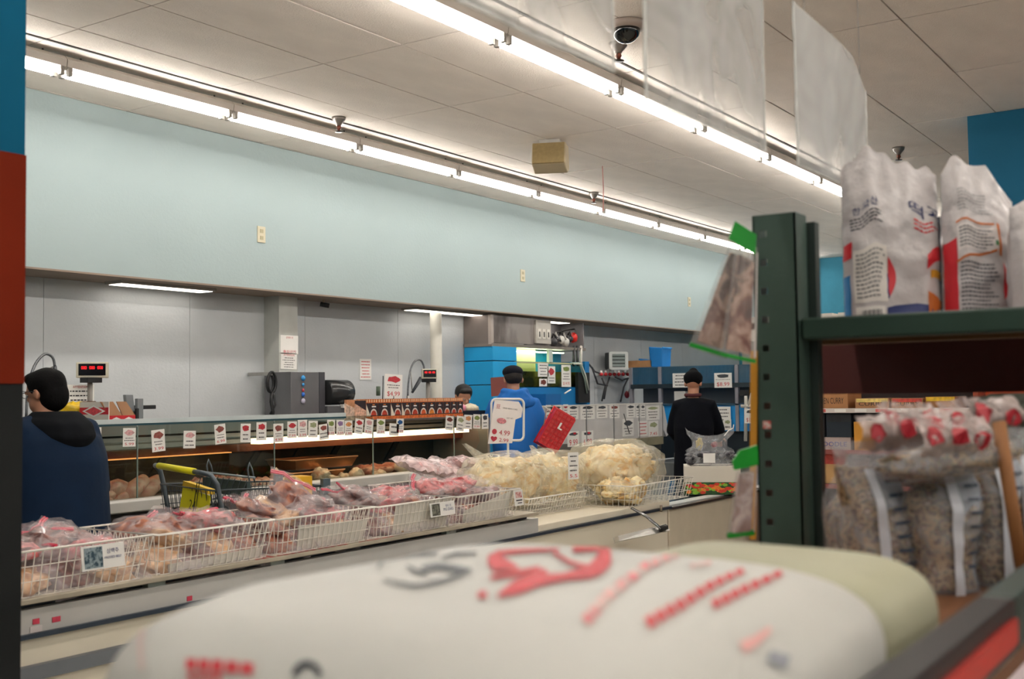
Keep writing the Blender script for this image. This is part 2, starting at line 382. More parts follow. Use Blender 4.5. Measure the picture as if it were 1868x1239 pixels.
# ------------------------------------------------------------------ meat in the counter
def meat(name, label, cat, c, parts, group=None):
    t = thing(name, label, cat, c, 0, group); return t
pink = mottled(['#e07a66', '#f2a68e', '#f8c2aa', '#d86c5a'], 9, .35, .3)
ribm = mottled(['#8f2c26', '#d58a7a', '#f0cdb8', '#b54a3c'], 22, .35, .3)
fatm = mottled(['#e8c8ac', '#f3dfc8', '#d9a88c'], 16, .4, .2)
redm = mottled(['#7d1d1c', '#b23a34', '#d67a68'], 18, .35, .3)
hz = .885
i = 0
for (px, py, rx, rz_, ang, what) in ((197, 906, .10, .045, .2, 'leftmost in the counter, lying low'), (214, 893, .11, .055, -.1, 'on top of the pile, left'), (246, 893, .11, .05, .5, 'standing steep in the middle'), (272, 893, .11, .055, .45, 'rightmost, beside the shopping trolley'), (233, 908, .12, .04, 0, 'flat at the front of the pile')):
    c = P(px, py, Y=5.62 + .03 * (i % 2)); s = (c - Vector((0, 0, CH))).length / 6.6
    tag(MB().tube([(-rx, 0, -rz_ * .5), (-rx * .5, 0, -.004), (0, 0, .008), (rx * .6, 0, .0), (rx, 0, -.005)], [rz_ * .55, rz_ * .95, rz_, rz_ * .9, rz_ * .78], 14).build('pork_hock', pink), 'pink raw pork hock ' + what, 'meat', 'pork hocks in the meat counter')
    o = COL.objects[-1]; o.location = (c.x, c.y, max(c.z, .86)); o.rotation_euler = (0, -ang, .35); i += 1
def lump(name, lab, cat, px, py, Y, r, m, seed, amp=.2, fr=2.5, group=None):
    c = P(px, py, Y=Y)
    o = MB().blob((0, 0, 0), r, seed, amp, 9, fr).build(name, m); o.location = (c.x, c.y, max(c.z, .845 + r[2] * .8)); o.rotation_euler = (0, 0, seed * 1.3)
    return tag(o, lab, cat, group)
for k, (px, py) in enumerate(((362, 890), (383, 884), (403, 883), (425, 884))):
    lump('pork_ribs', 'piece of red and white ribs seen through the trolley, %s' % ['leftmost', 'second from left', 'third from left', 'rightmost'][k], 'meat', px, py, 5.7, (.085, .06, .06), ribm, k + 2, .22, 4, 'ribs seen through the trolley')
for k, (px, py, lab) in enumerate(((452, 884, 'slab of streaky pork belly at the trolley nose, left'), (480, 882, 'slab of streaky pork belly at the trolley nose, middle'), (430, 893, 'slab of streaky pork belly at the trolley nose, front'))):
    lump('pork_belly', lab, 'meat', px, py, 5.66, (.13, .08, .04), ribm, k + 12, .15, 3, 'pork belly slabs')
for k, (px, py, lab) in enumerate(((503, 868, 'upright scrap of pale fat above the trolley nose'), (520, 880, 'pale slice of fat right of the upright scrap'), (585, 876, 'large pale lump of fat in front of the metal trays'), (600, 886, 'low pale lump of fat right of the large lump'), (650, 881, 'rounded pale lump of fat in the middle of the deck'), (625, 889, 'small pale lump of fat by the counter rail'), (735, 857, 'pointed piece of pale fat beside the wire baskets'), (690, 884, 'flat pale piece of fat left of the glass joint'))):
    lump('fat_piece', lab, 'meat', px, py, 5.66 + .03 * (k % 3), ((.05, .03, .05), (.09, .05, .03), (.12, .07, .06), (.08, .05, .03), (.07, .05, .045), (.06, .04, .03), (.06, .05, .07), (.09, .06, .03))[k], fatm, k + 30, .25, 3, 'pale fat pieces on the deck')
for k, (px, py, lab) in enumerate(((688, 866, 'reddish meat piece behind the fat, left'), (712, 862, 'reddish meat piece with a raised tip near the glass joint'), (665, 872, 'reddish meat piece right of the metal trays'), (745, 868, 'reddish meat piece close to the wire baskets'), (780, 862, 'reddish meat piece above the pink zip bags'))):
    lump('meat_piece', lab, 'meat', px, py, 5.8, (.12, .08, .05), mottled(['#9a4a34', '#c9826a', '#e0b095'], 14, .35, .3), k + 50, .25, 3, 'reddish meat pieces on the deck')
# low red bits along the rail
lump('meat_trimmings', 'red meat trimmings at the left end of the deck', 'meat', 180, 911, 5.6, (.09, .06, .03), pink, 71, .3, 5)
tr_m = mat('#b07a52', .28, metal=.8, var=.1, vs=3)
def tray(nm, lab, p0, p1, z, h, Y0, Y1):
    t = thing(nm, lab, 'tray', ((p0 + p1) / 2, (Y0 + Y1) / 2, z)); a = (p1 - p0) / 2; b = (Y1 - Y0) / 2
    for n2, q in (('floor_plate', (-a + .03, a - .03, -b + .03, b - .03, 0, .004)),): MB().box(*q).build(n2, tr_m, t)
    m_ = MB()
    lo = [(-a + .03, -b + .03, 0), (a - .03, -b + .03, 0), (a - .03, b - .03, 0), (-a + .03, b - .03, 0)]; hi = [(-a, -b, h), (a, -b, h), (a, b, h), (-a, b, h)]
    m_.add(lo + hi, [(i, (i + 1) % 4, 4 + (i + 1) % 4, 4 + i) for i in range(4)]); m_.build('wall_sheet', tr_m, t)
    MB().tube([(-a, -b, h), (a, -b, h), (a, b, h), (-a, b, h)], .006, 6, closed=True).build('rolled_rim', mat('#d09c74', .3, metal=.8), t)
x0 = P(534, 860, Y=5.75).x; x1 = P(640, 860, Y=5.75).x
tray('metal_tray', 'lower steaming tray of the stack of two in the counter', x0 - .03, x1 - .1, .85, .075, 5.72, 5.98)
tray('metal_tray', 'upper metal tray of the stack of two in the counter', x0 - .02, x1 + .02, .945, .07, 5.70, 6.0)
MB_ = MB()

# ------------------------------------------------------------------ hanging price cards on the glass
picm = {c: mat(c, .7, var=.35, vs=60) for c in ('#b5303a', '#8a4a42', '#c98a5a', '#7a8a4a', '#3b3f45', '#d0a0a0', '#8c6f9a', '#21548c', '#6b3022', '#9aa07a')}
def card(label, cat, o, right, up, w, h, pic=None, price=None, head=None, group='price cards on the meat counter glass', lines=2, name='price_card', pich=.38, th=.002, bg=None, ink=None, priceh=.14):
    """a sheet of paper: pic = colour of its picture, price = red text at its foot"""
    t = thing(name, label, cat, o, 0, group); R0 = plane_M((0, 0, 0), right, up)
    b = MB(); b.box(-w / 2, w / 2, -h / 2, h / 2, -th, 0, 0, R0); b.build('sheet', bg or paper, t)
    y = h / 2 - .06 * h
    if head:
        m_ = MB(); put_text(m_, head, R0 @ Matrix.Translation((0, y - .06 * h, .001)), w=min(w * .86, text_geo(head)[2] / text_geo(head)[3] * h * .12)); m_.build('heading', ink or red_ink, t); y -= .17 * h
    if pic:
        m_ = MB(); n = 10; ph = pich * h; cy = y - ph / 2
        pts = [(math.cos(2 * math.pi * k / n) * w * .36 * (1 + .2 * math.sin(k * 2.3 + len(label))), cy + math.sin(2 * math.pi * k / n) * ph * .42 * (1 + .2 * math.cos(k * 3.1 + len(label)))) for k in range(n)]
        m_.add([R0 @ Vector((a, b2, .001)) for a, b2 in pts], [tuple(range(n))]); m_.build('picture', picm[pic], t); y -= ph + .04 * h
    if lines:
        m_ = MB(); rnd = random.Random(len(label) * 13 + lines)
        bot = -h / 2 + (.06 + (priceh * 1.5 if price else 0)) * h; step = (y - bot) / lines
        for k in range(lines):
            ww = w * rnd.uniform(.25, .42); yy = y - step * (k + .5)
            xx = -ww
            while xx < ww - .002:
                e_ = min(ww, xx + w * rnd.uniform(.05, .14)); rect(m_, R0, xx, e_, yy - step * .14, yy + step * .14, .001); xx = e_ + w * .03
        m_.build('small_print', blk_ink if not ink else ink, t)
    if price:
        m_ = MB(); put_text(m_, price, R0 @ Matrix.Translation((0, -h / 2 + (.07 + priceh / 2) * h, .001)), w=w * .72, h=h * priceh); m_.build('price', red_ink, t)
    return t
cards = [  # px centre, py centre, width px, height px, tilt, picture, price, words
 (178, 800, 14, 40, 0, '#b5303a', None, 'white price card half hidden by the man in the navy coat'),
 (236, 798, 23, 34, 1, '#d0a0a0', '5.99', 'white price card with faint pink print right under the red carton'),
 (289, 804, 24, 40, -4, '#8a4a42', '3.99', 'tilted white price card with a brown meat picture above the pork hocks'),
 (346, 802, 22, 32, 2, '#d0a0a0', None, 'white price card with a pale pink slice above the trolley handle'),
 (402, 792, 20, 36, -5, '#8a4a42', '6.99', 'white card with small brown picture, first before the tight row of cards'),
 (448, 790, 18, 34, 2, '#b5303a', None, 'card with red cubes picture below the coiled black hose'),
 (477, 787, 18, 33, 1, '#b5303a', None, 'card with red meat picture, left of the lamp start'),
 (508, 790, 18, 34, 0, '#8a4a42', '4.99', 'low hanging card with dark red meat, at the first glass joint'),
 (533, 784, 17, 30, 1, '#b5303a', '7.99', 'card with a round red steak under the grey dispenser'),
 (552, 782, 17, 32, 0, '#d0a0a0', '2.99', 'card with pale picture right of the red steak card'),
 (571, 783, 17, 30, 2, '#9aa07a', None, 'card with greenish grey picture below the dispenser edge'),
 (591, 788, 17, 28, -5, '#8a4a42', None, 'low tilted card with an oval brown picture'),
 (604, 780, 14, 28, 2, '#7a8a4a', '3.59', 'card with a green vegetable picture below the carton row'),
 (621, 780, 14, 28, 1, '#8c6f9a', '5.59', 'card with purple picture under the left end of the carton row'),
 (636, 781, 14, 27, 0, '#c98a5a', '1.99', 'card with orange tan picture right of the purple one'),
 (655, 778, 15, 27, 9, '#b5303a', None, 'leaning card with a red cut, left of the leaning pair'),
 (673, 778, 15, 27, 9, '#d0a0a0', '8.99', 'leaning card with a pink cut, right of the leaning pair'),
 (695, 778, 15, 27, 3, '#7a8a4a', '2.59', 'card with a yellow green round picture under the carton row'),
 (719, 784, 17, 22, 5, None, None, 'small plain card with handwriting beside the blue picture card'),
 (730, 777, 13, 26, 2, '#21548c', '4.59', 'card with a deep blue picture near the middle of the counter'),
 (820, 772, 14, 26, 6, '#6b3022', None, 'tilted card with a dark brown dish, below the last cartons'),
 (840, 773, 14, 27, 8, '#9aa07a', None, 'leaning card with green and black figures, second from the blue hoodie'),
 (854, 770, 14, 26, 3, '#c98a5a', None, 'card with small orange grid picture near the blue hoodie'),
 (870, 769, 13, 26, 3, '#7a8a4a', '9.99', 'card with olive picture and red price near the blue hoodie'),
 (885, 769, 12, 27, 0, '#3b3f45', None, 'card with dark picture touching the blue hoodie in view')]
def face_card(px, py, wp, hp, tilt, Y, label, **k):
    a = P(px - wp / 2, py, Y=Y); b = P(px + wp / 2, py, Y=Y); c = P(px, py, Y=Y); d = P(px, py - hp / 2, Y=Y); e_ = P(px, py + hp / 2, Y=Y)
    w_ = b.x - a.x; h_ = d.z - e_.z; T = Matrix.Rotation(R(tilt), 3, 'Y')
    return card(label, k.pop('cat', 'price card'), c, T @ Vector((1, 0, 0)), T @ Vector((0, 0, 1)), w_, h_, **k)
for (px, py, wp, hp, tl, pic, pr, lab) in cards:
    face_card(px, py, wp, hp, tl, 5.488, lab, pic=pic, price=pr)

# ------------------------------------------------------------------ things on top of the meat counter
TOP = 1.321; TOPC = 1.287
def carton_row():
    xs = [P(x_, 745, Y=5.56).x for x_ in (668, 690, 713, 733, 749, 765, 780, 795, 809, 822, 834, 845)]
    z1 = P(760, 727, Y=5.56).z
    org = mat('#c4622c', .5, var=.4, vs=40); dk = mat('#2c2126', .5, var=.2, vs=30); food = ['#d9822f', '#c9572a', '#b33a24', '#e0b070', '#8f3d22']
    nm = ['leftmost', 'second', 'third', 'fourth', 'fifth', 'sixth', 'seventh', 'eighth', 'ninth', 'tenth', 'eleventh']
    g = 'snack cartons in a row on the meat counter'
    def box(x0, x1, lab, wide=False):
        t = thing('snack_carton', lab, 'carton', (x0, 5.56, TOPC), 0, g); w_ = x1 - x0 - .003; h = z1 - TOPC
        MB().box(0, w_, 0, .1, 0, h).build('box_body', mat('#b8764a', .6, var=.2, vs=14), t)
        M_ = plane_M((0, -.0005, 0), (1, 0, 0), (0, 0, 1))
        m_ = MB(); rect(m_, M_, .0, w_, 0, h, 0, 0); rect(m_, M_, 0, w_, h * .16, h * .8, .0006, 1)
        if wide: 
            m_.add([M_ @ Vector(p) for p in ((0, h * .16, .001), (w_ * .35, h * .16, .001), (0, h * .75, .001))], [(0, 1, 2)], 2)
        m_.build('printed_front', [org, dk, mat('#e4d9c8', .6, var=.05)], t)
        m_ = MB(); n = 14; cx = w_ * (.62 if wide else .5); r_ = min(w_ * .38, h * .26)
        m_.add([M_ @ Vector((cx + r_ * math.cos(math.pi * k / (n - 1)), h * .2 + r_ * 1.25 * math.sin(math.pi * k / (n - 1)), .0012)) for k in range(n)], [tuple(range(n))]); m_.build('plate_picture', mat('#d8cfc4', .6, var=.05), t)
        m_ = MB(); r_ *= .78
        m_.add([M_ @ Vector((cx + r_ * math.cos(math.pi * k / (n - 1)), h * .2 + r_ * 1.2 * math.sin(math.pi * k / (n - 1)), .0018)) for k in range(n)], [tuple(range(n))]); m_.build('food_picture', mat(random.choice(food), .5, var=.4, vs=80), t)
        m_ = MB(); rect(m_, M_, cx - w_ * .16, cx + w_ * .2, h * .6, h * .66, .0012); rect(m_, M_, cx - w_ * .1, cx + w_ * .1, h * .70, h * .74, .0012, 1); m_.build('printed_name', [paper, mat('#e08030', .5)], t)
        m_ = MB()
        for q in range(5): rect(m_, M_, w_ * (.02 + q * .2), w_ * (.12 + q * .2), h * .84, h * .98, .0012)
        m_.build('stripes', mat('#e8c9a0', .5), t)
        return t
    for k in range(11):
        box(xs[k], xs[k + 1], '%s carton of the orange and black snack carton row' % nm[k] if k else 'orange and black snack carton, first full front of the row from the left', k in (0, 2, 3))
    # two end-on boxes at the left
    x_ = [P(v, 750, Y=5.56).x for v in (647, 668)]
    t = thing('snack_carton', 'end on snack carton with a faded food picture, far left of the carton row', 'carton', (x_[0], 5.56, TOPC), 0, g); w_ = x_[1] - x_[0] - .004; h = z1 - TOPC - .003
    MB().box(0, w_, 0, .1, 0, h).build('box_body', mat('#c98a62', .6, var=.35, vs=25), t)
    M_ = plane_M((0, -.001, 0), (1, 0, 0), (0, 0, 1)); m_ = MB(); m_.add([M_ @ Vector(p) for p in ((0, 0, 0), (w_, 0, 0), (w_, h * .45, 0), (0, h * .8, 0))], [(0, 1, 2, 3)]); m_.build('food_picture', mat('#d9a890', .6, var=.5, vs=50), t)
    m_ = MB(); m_.add([M_ @ Vector(p) for p in ((w_, h * .46, 0), (w_, h * .95, 0), (0, h * .95, 0), (0, h * .82, 0))], [(0, 1, 2, 3)]); m_.build('dark_corner', dk, t)
    MB().add([(-.001, .1, 0), (-.001, 0, 0), (-.001, 0, h * .6), (-.001, .1, h * .85)], [(0, 1, 2, 3)]).build('side_picture', mat('#dcb8a4', .6, var=.5, vs=50), t)
    return t
carton_row()
# open red and white carton with brown flaps
cx1 = P(198, 770, Y=5.54); cx2 = P(247, 770, Y=5.54); zt_ = P(198, 733, Y=5.54).z; zb_ = P(198, 778, Y=5.54).z
t = thing('red_carton', 'open white and red carton with brown flaps on the meat counter', 'carton', (cx1.x, 5.54, TOP))
wf = cx2.x - cx1.x; hf = zt_ - TOP; dd = .27
MB().box(0, .006, 0, dd, 0, hf).build('white_side', mat('#d6cfc6', .6, var=.03), t)
MB().box(.006, wf, 0, dd, 0, hf * .36).build('red_tray', mat('#c2202a', .5, var=.04), t)
MB().box(.006, wf, dd - .01, dd, hf * .36, hf).build('back_side', mat('#9a7048', .7, var=.04), t)
mm = plane_M((-.001, dd, 0), (0, -1, 0), (0, 0, 1)); m_ = MB(); wl = dd
rect(m_, mm, 0, wl, hf * .42, hf * .74, 0); m_.build('red_band', red_ink, t)
m_ = MB(); m_.add([mm @ Vector((wl * .5 + a * wl * .4, hf * .57 + b * hf * .27, .001)) for a, b in ((-1, 0), (0, -1), (1, 0), (0, 1))], [(0, 1, 2, 3)]); m_.build('diamond', paper, t)
m_ = MB(); m_.add([mm @ Vector((wl * .5 + a * wl * .3, hf * .57 + b * hf * .2, .002)) for a, b in ((-1, 0), (0, -1), (1, 0), (0, 1))], [(0, 1, 2, 3)]); m_.build('red_diamond', mat('#c9404a', .6, var=.3, vs=60), t)
mm = plane_M((0, -.001, 0), (1, 0, 0), (0, 0, 1))
for k in range(2):
    m_ = MB(); xc = wf * (.28 + .46 * k); m_.add([mm @ Vector((xc + a * wf * .18, hf * .18 + b * hf * .11, .001)) for a, b in ((-1, 0), (0, -1), (1, 0), (0, 1))], [(0, 1, 2, 3)]); m_.build('white_diamond', paper, t)
    a = .008 + k * wf * .49; b = a + wf * .47
    m_ = MB(); m_.add([(a, .004, hf * .36), (b, .004, hf * .36), (b - .02, .06, hf * 1.0), (a - .02 * (1 - k), .06, hf * 1.0)] + [(a, .010, hf * .36), (b, .010, hf * .36), (b - .02, .066, hf * 1.0), (a - .02 * (1 - k), .066, hf * 1.0)], [(0, 1, 2, 3), (7, 6, 5, 4), (0, 3, 7, 4), (1, 5, 6, 2), (3, 2, 6, 7)]); m_.build('brown_flap', mat('#8a6242', .8, var=.08), t)
# yellow bag in brown box behind the customer
c = P(138, 742, Y=5.9)
t = thing('yellow_packet', 'crumpled yellow and white packet behind the man in the navy coat', 'packet', (c.x, 5.9, TOP))
MB().blob((0, 0, .07), (.10, .08, .06), 5, .18, 12, 3).build('wrapper', mat('#d7b321', .3, var=.2, vs=14, bump=.4, bs=30), t)
MB().blob((.02, -.05, .07), (.045, .04, .03), 6, .2, 8, 3).build('white_label', paper, t)
MB().prism([(.08, 0), (.16, 0), (.15, .10), (.1, .13)], 'y', -.05, .1).build('brown_side', mat('#6b4a33', .7), t)
# ATTENTION notice on the rear wall side
face_card(147, 719, 50, 34, 0, 6.1, 'white notice headed ATTENTION behind the navy coat man', head='ATTENTION', lines=3, name='notice', cat='notice', group=None, ink=None)
# scales: display head on pole
def scale_display(px, py, w, h, Y, lab, pole=True):
    c = P(px, py, Y=Y); t = thing('scale_display', lab, 'scale', (c.x, Y, TOP if px < 600 else TOPC)); d = (c - Vector((0, 0, CH))).length / FPX
    z = c.z - t.location.z; a = w * d / 2; b = h * d / 2
    rt = Vector((.75, -.66, 0)).normalized(); M_ = plane_M((0, 0, z), rt, (0, 0, 1))
    MB().box(-a, a, -b, b, -.05, 0, 0, M_).build('casing', mat('#c4bfae', .5, var=.03), t, bevel=.006)
    MB().box(-a * .84, a * .84, -b * .7, b * .78, -.001, .002, 0, M_).build('screen', mat('#0c0e14', .15, var=0), t)
    m_ = MB()
    for q in (-.5, 0, .5): put_text(m_, '000'[:3], M_ @ Matrix.Translation((q * a, b * .28, .004)), w=a * .34, h=b * .42)
    m_.build('digits', mat('#ff1a22', .5, var=0, emis=2.2), t)
    MB().tube([(0, .02, .0), (0, .02, z - b)], .022, 8, sq=.6).build('pole', mat('#9a9690', .5), t)
    MB().box(-.05, .05, -.03, .05, z - b - .03, z - b + .0).build('neck', black_p, t)
    MB().box(-.18, .18, -.02, .25, 0, .06).build('weighing_base', mat('#b8b4aa', .5), t)
    MB().box(-.16, .16, 0, .24, .06, .075).build('pan', steel, t)
scale_display(168, 675, 52, 27, 6.0, 'scale with red digits on a pole above the red carton')
scale_display(784, 682, 28, 18, 5.98, 'scale with red digits on a pole in front of the round column')
# slicer / film cutter
c = P(240, 740, Y=6.0)
t = thing('meat_slicer', 'grey slicer plates with a black arm behind the red carton', 'slicer', (c.x, 6.0, TOP))
def pxbox(x0, y0, x1, y1, Y, d, base, nm, m, bev=.004, sk=0):
    a = P(x0, y1, Y=Y); b = P(x1, y0, Y=Y); bm = MB().add([(a.x, Y, a.z), (b.x, Y, a.z), (b.x + sk, Y, b.z), (a.x + sk, Y, b.z), (a.x, Y + d, a.z), (b.x, Y + d, a.z), (b.x + sk, Y + d, b.z), (a.x + sk, Y + d, b.z)], [(0, 1, 2, 3), (7, 6, 5, 4), (0, 3, 7, 4), (1, 5, 6, 2), (3, 2, 6, 7), (0, 4, 5, 1)])
    return bm.build(nm, m, base, world=True, bevel=bev)
gp = mat('#84898c', .4, metal=.3)
pxbox(234, 720, 248, 764, 6.0, .03, t, 'plate', gp, sk=-.02); pxbox(251, 727, 262, 764, 5.98, .03, t, 'plate', gp)
pxbox(247, 739, 285, 747, 6.02, .03, t, 'arm', black_p); pxbox(225, 750, 262, 766, 6.0, .16, t, 'slicer_base', steel)
pxbox(249, 745, 254, 770, 5.97, .02, t, 'guard', black_p)
# spring hose sprayers at the rear sinks
def sprayer(pts, Y, lab, head, base_z=0):
    q = [P(x, y, Y=Y) for x, y in pts]; t = thing('spray_hose', lab, 'tap', (q[0].x, Y, base_z))
    sm = []
    for i in range(len(q) - 1):
        for k in range(4):
            u = k / 4; a = q[max(i - 1, 0)]; b = q[i]; c = q[i + 1]; d = q[min(i + 2, len(q) - 1)]
            sm.append(.5 * ((2 * b) + (c - a) * u + (2 * a - 5 * b + 4 * c - d) * u * u + (3 * b - a - 3 * c + d) * u ** 3))
    sm.append(q[-1]); MB().tube(sm, .009, 8).build('spring_hose', mat('#6f7275', .35, metal=.6, var=.3, vs=80), t, world=True)
    MB().tube([(q[0].x, Y, base_z), q[0]], .014, 8).build('riser', steel, t, world=True)
    a = P(*head[0], Y=Y); b = P(*head[1], Y=Y); MB().tube([a, b], [.012, .02], 8).build('spray_head', mat('#2b3138', .4), t, world=True)
    MB().tube([q[len(q) // 3], a], .005, 6).build('support_arm', steel, t, world=True)
sprayer([(48, 760), (50, 720), (55, 690), (66, 662), (82, 646), (96, 652), (100, 668)], 6.45, 'arched spring hose tap above the navy coat man', ((100, 668), (101, 690)))
sprayer([(744, 722), (745, 700), (749, 674), (757, 659), (767, 657), (773, 668), (773, 676)], 6.45, 'arched spring hose tap left of the round column', ((752, 716), (768, 690)))
# coiled black hose on a hook
c = P(496, 710, Y=6.5); t = thing('coiled_hose', 'coiled black hose hanging from a hook at the column side', 'hose', (c.x, 6.5, c.z))
k_ = c.length / FPX
for j, (rw, rh, dy) in enumerate(((9, 18, -12), (7, 15, -10))):
    MB().tube([(math.cos(a) * rw * k_ * 1.1, j * .02, -dy * k_ + math.sin(a) * rh * k_) for a in [2 * math.pi * q / 18 for q in range(18)]], .011, 7, closed=True).build('hose_loop', black_p, t)
MB().tube([(0, 0, -6 * k_), (-.01, 0, -22 * k_), (.01, 0, -40 * k_), (0, 0, -58 * k_)], .014, 7).build('hose_tail', black_p, t)
MB().tube([(.02, 0, -8 * k_), (.035, 0, -28 * k_), (-.02, 0, -44 * k_)], .009, 7).build('hose_tail', black_p, t)
MB().box(-.01, .01, 0, .26, 24 * k_, 30 * k_).build('wall_hook', steel, t)
# paper dispensers on the rear wall
t = thing('paper_dispenser', 'large grey metal dispenser box with coloured stickers beside the column', 'dispenser', (P(560, 700, Y=6.52).x, 6.52, 1.2))
pxbox(531, 679, 582, 760, 6.42, .3, t, 'metal_box', mat('#77777a', .4, metal=.5, var=.05), sk=0)
pxbox(583, 679, 593, 760, 6.46, .2, t, 'side_strip', mat('#55555a', .4, metal=.5))
for (y, col, r_) in ((690, '#2f8fd0', 5), (702, '#2f8fd0', 3), (712, '#c43a4a', 3), (720, '#2f6fd0', 4), (732, '#b9b4c8', 5)):
    c = P(553, y, Y=6.416); q = r_ * c.length / FPX
    MB().lathe([(q, 0), (q, .003)], 12, Matrix.Translation(c) @ Matrix.Rotation(R(90), 4, 'X')).build('sticker', mat(col, .5, var=.3, vs=90), t, world=True)
c = P(612, 716, Y=6.5)
t = thing('roll_dispenser', 'round black towel roll dispenser right of the grey box', 'dispenser', (c.x, 6.5, c.z)); q = c.length / FPX
MB().tube([(-.14, -.0, 0), (-.13, 0, 0), (.13, 0, 0), (.15, 0, 0)], [.09, .105, .105, .085], 20).build('drum', mat('#2b2c2d', .22, var=.1), t)
MB().box(-.14, .14, 0, .25, -.1, .08).build('mount', mat('#35363a', .4), t)
MB().box(-.16, .14, -.06, .24, -.22, -.115).build('lower_shelf', mat('#6f7072', .4, metal=.4), t)
MB().box(.0, .05, -.09, -.05, -.13, -.10).build('paper_end', paper, t)
# notices on column and wall
face_card(528, 629, 32, 34, 0, 6.596, 'upper white notice with two red lines on the square column', head='관계자 외', lines=0, price='출입금지', name='notice', cat='notice', group=None)
face_card(527, 659, 29, 29, 1, 6.596, 'lower white notice with small black print on the square column', head='ATTENTION', lines=5, name='notice', cat='notice', group=None)
t = face_card(667, 674, 21, 38, 0, RY - .004, 'white wall notice with six red lines near the carton row', lines=6, name='notice', cat='notice', group=None, ink=red_ink)
face_card(718, 705, 32, 44, 2, 6.02, 'white price sign reading 4.99 standing behind the cartons', pic='#b5303a', price='$4.99', priceh=.22, lines=2, name='price_sign', cat='sign', group=None, pich=.3); ps_ = COL.objects.get('price_sign'); MB().tube([(0, .003, -.08), (0, .003, TOPC - ps_.location.z)], .006, 6).build('stand_leg', black_p, ps_)
t = thing('sign_stand', 'thin black rod stand beside the 4.99 sign', 'stand', P(697, 722, Y=6.03)); MB().tube([Vector((P(697, 722, Y=6.03).x, 6.03, TOPC)), P(699, 686, Y=6.03)], .004, 6).build('rod', black_p, t, world=True)
MB().tube([P(690, 705, Y=6.04), P(690, 722, Y=6.04)], .018, 8).build('clamp', mat('#4b5b4a', .5), t, world=True)
# packed tray at the right end
c = P(868, 742, Y=5.8); t = thing('packaged_tray', 'black tray of wrapped food beside the last carton', 'tray', (c.x - .2, 5.8, TOPC))
MB().box(-.2, .2, -.1, .15, 0, .04).build('black_tray', black_p, t); 
MB().blob((-.09, -.02, .06), (.08, .07, .05), 3, .15, 8).build('wrapped_food', mat('#d98a9a', .4, var=.4, vs=20), t); MB().blob((.09, -.02, .06), (.08, .07, .04), 4, .15, 8).build('wrapped_food', mat('#d8cdb0', .4, var=.2, vs=20), t)
# ------------------------------------------------------------------ fish counter
FY = 5.8
FX0 = P(955, 760, Y=FY).x; FX1 = P(1208, 760, Y=FY).x; fz1 = 1.35; fz0 = .97; fzb = .875
xs = [FX0 + (FX1 - FX0) * k / 5 for k in range(6)]
t = thing('fish_counter', 'fish counter with papered clear front and worn steel base', 'display counter', (FX0, FY, 0))
def W(mb, name, m, **k): return mb.build(name, m, t, world=True, **k)
W(MB().box(FX0, FX1, FY + .03, 6.3, 0, fzb - .05), 'base_panel', mat('#5c5f62', .5))
xs = [FX0 + (FX1 - FX0) * k / 5 for k in range(6)]
W(MB().box(xs[0], xs[3], FY, FY + .3, fzb, fz0), 'steel_base', mat('#87827a', .4, metal=.5, var=.15, vs=4))
W(MB().box(xs[3] + .01, FX1 - .02, FY - .02, FY + .3, fzb + .005, fz0 - .005), 'worn_steel_edge', mat('#a8a184', .45, metal=.4, var=.25, vs=6))
W(MB().box(FX0, FX1, FY + .02, 6.3, fzb - .05, fzb), 'counter_deck', steel)
for a, b in zip(xs, xs[1:]): W(MB().box(a + .01, b - .01, FY - .003, FY + .004, fz0, fz1 - .012), 'opaque_front_panel', mat('#c9c6c3', .4, var=.10, vs=4, bump=.15, bs=15, coat=.2))  # opaque pale panels replace the clear front so it stays bright
W(MB().box(FX0, FX1, FY - .01, FY + .06, fz1 - .012, fz1), 'top_rail', mat('#d5d2cc', .4))
for x_ in xs: W(MB().box(x_ - .008, x_ + .008, FY - .008, FY + .02, fz0 - .02, fz1 - .01), 'upright', mat('#9b9a96', .35, metal=.5))
W(MB().prism([(FX1 - .01, fz1 - .01), (FX1 + .05, fz1 - .05), (FX1 + .17, fz0 + .02), (FX1 + .1, fz0 - .01), (FX1, fz0 + .1)], 'y', FY, FY + .3), 'plastic_side_curtain', mat('#cfcdc8', .35, var=.08, bump=.4, bs=20))
def fcard(px, py, wp, hp, lab, **k): return face_card(px, py, wp, hp, k.pop('tilt', 0), FY - .006, lab, **k)
g = 'price papers on the fish counter front'
top = [(1003, 751, 14, 24, None, 'paper with small print next to the blue sleeve on the fish counter'), (1015, 752, 20, 26, '#3b3f45', 'wide paper with two grey fish drawings above the red basket'), (1032, 750, 9, 24, '#b5303a', 'narrow paper with a red shrimp drawing above the red basket'), (1046, 752, 18, 26, '#3b3f45', 'paper with round and curly shellfish drawings right of the shrimp paper'), (1072, 752, 26, 26, '#3b3f45', 'widest paper of the top row with long fish drawings'), (1098, 751, 20, 24, '#3b3f45', 'paper with two dark fish and black print in the middle of the top row'), (1121, 751, 18, 24, '#8a4a42', 'paper with brown fish and faint print right of the middle post'), (1151, 750, 16, 24, '#3b3f45', 'paper with tiny black fish over the leaning rod'), (1164, 750, 8, 24, '#3b3f45', 'narrow paper with one fish, first of the narrow pair'), (1173, 750, 8, 24, '#3b3f45', 'narrow paper with one fish, second of the narrow pair'), (1191, 753, 24, 26, '#9aa07a', 'large pale paper with faint drawings at the right corner of the top row')]
for (x, y, w_, h_, pc, lab) in top: fcard(x, y, w_, h_, lab, pic=pc, group=g, name='price_paper', lines=3, pich=.25)
fcard(1146, 780, 20, 32, 'lower paper with dark picture behind the leaning rod', pic='#3b3f45', group=g, name='price_paper', lines=3)
fcard(1173, 782, 18, 28, 'lower paper with rows of pink print left of the corner', lines=4, group=g, name='price_paper', ink=red_ink)
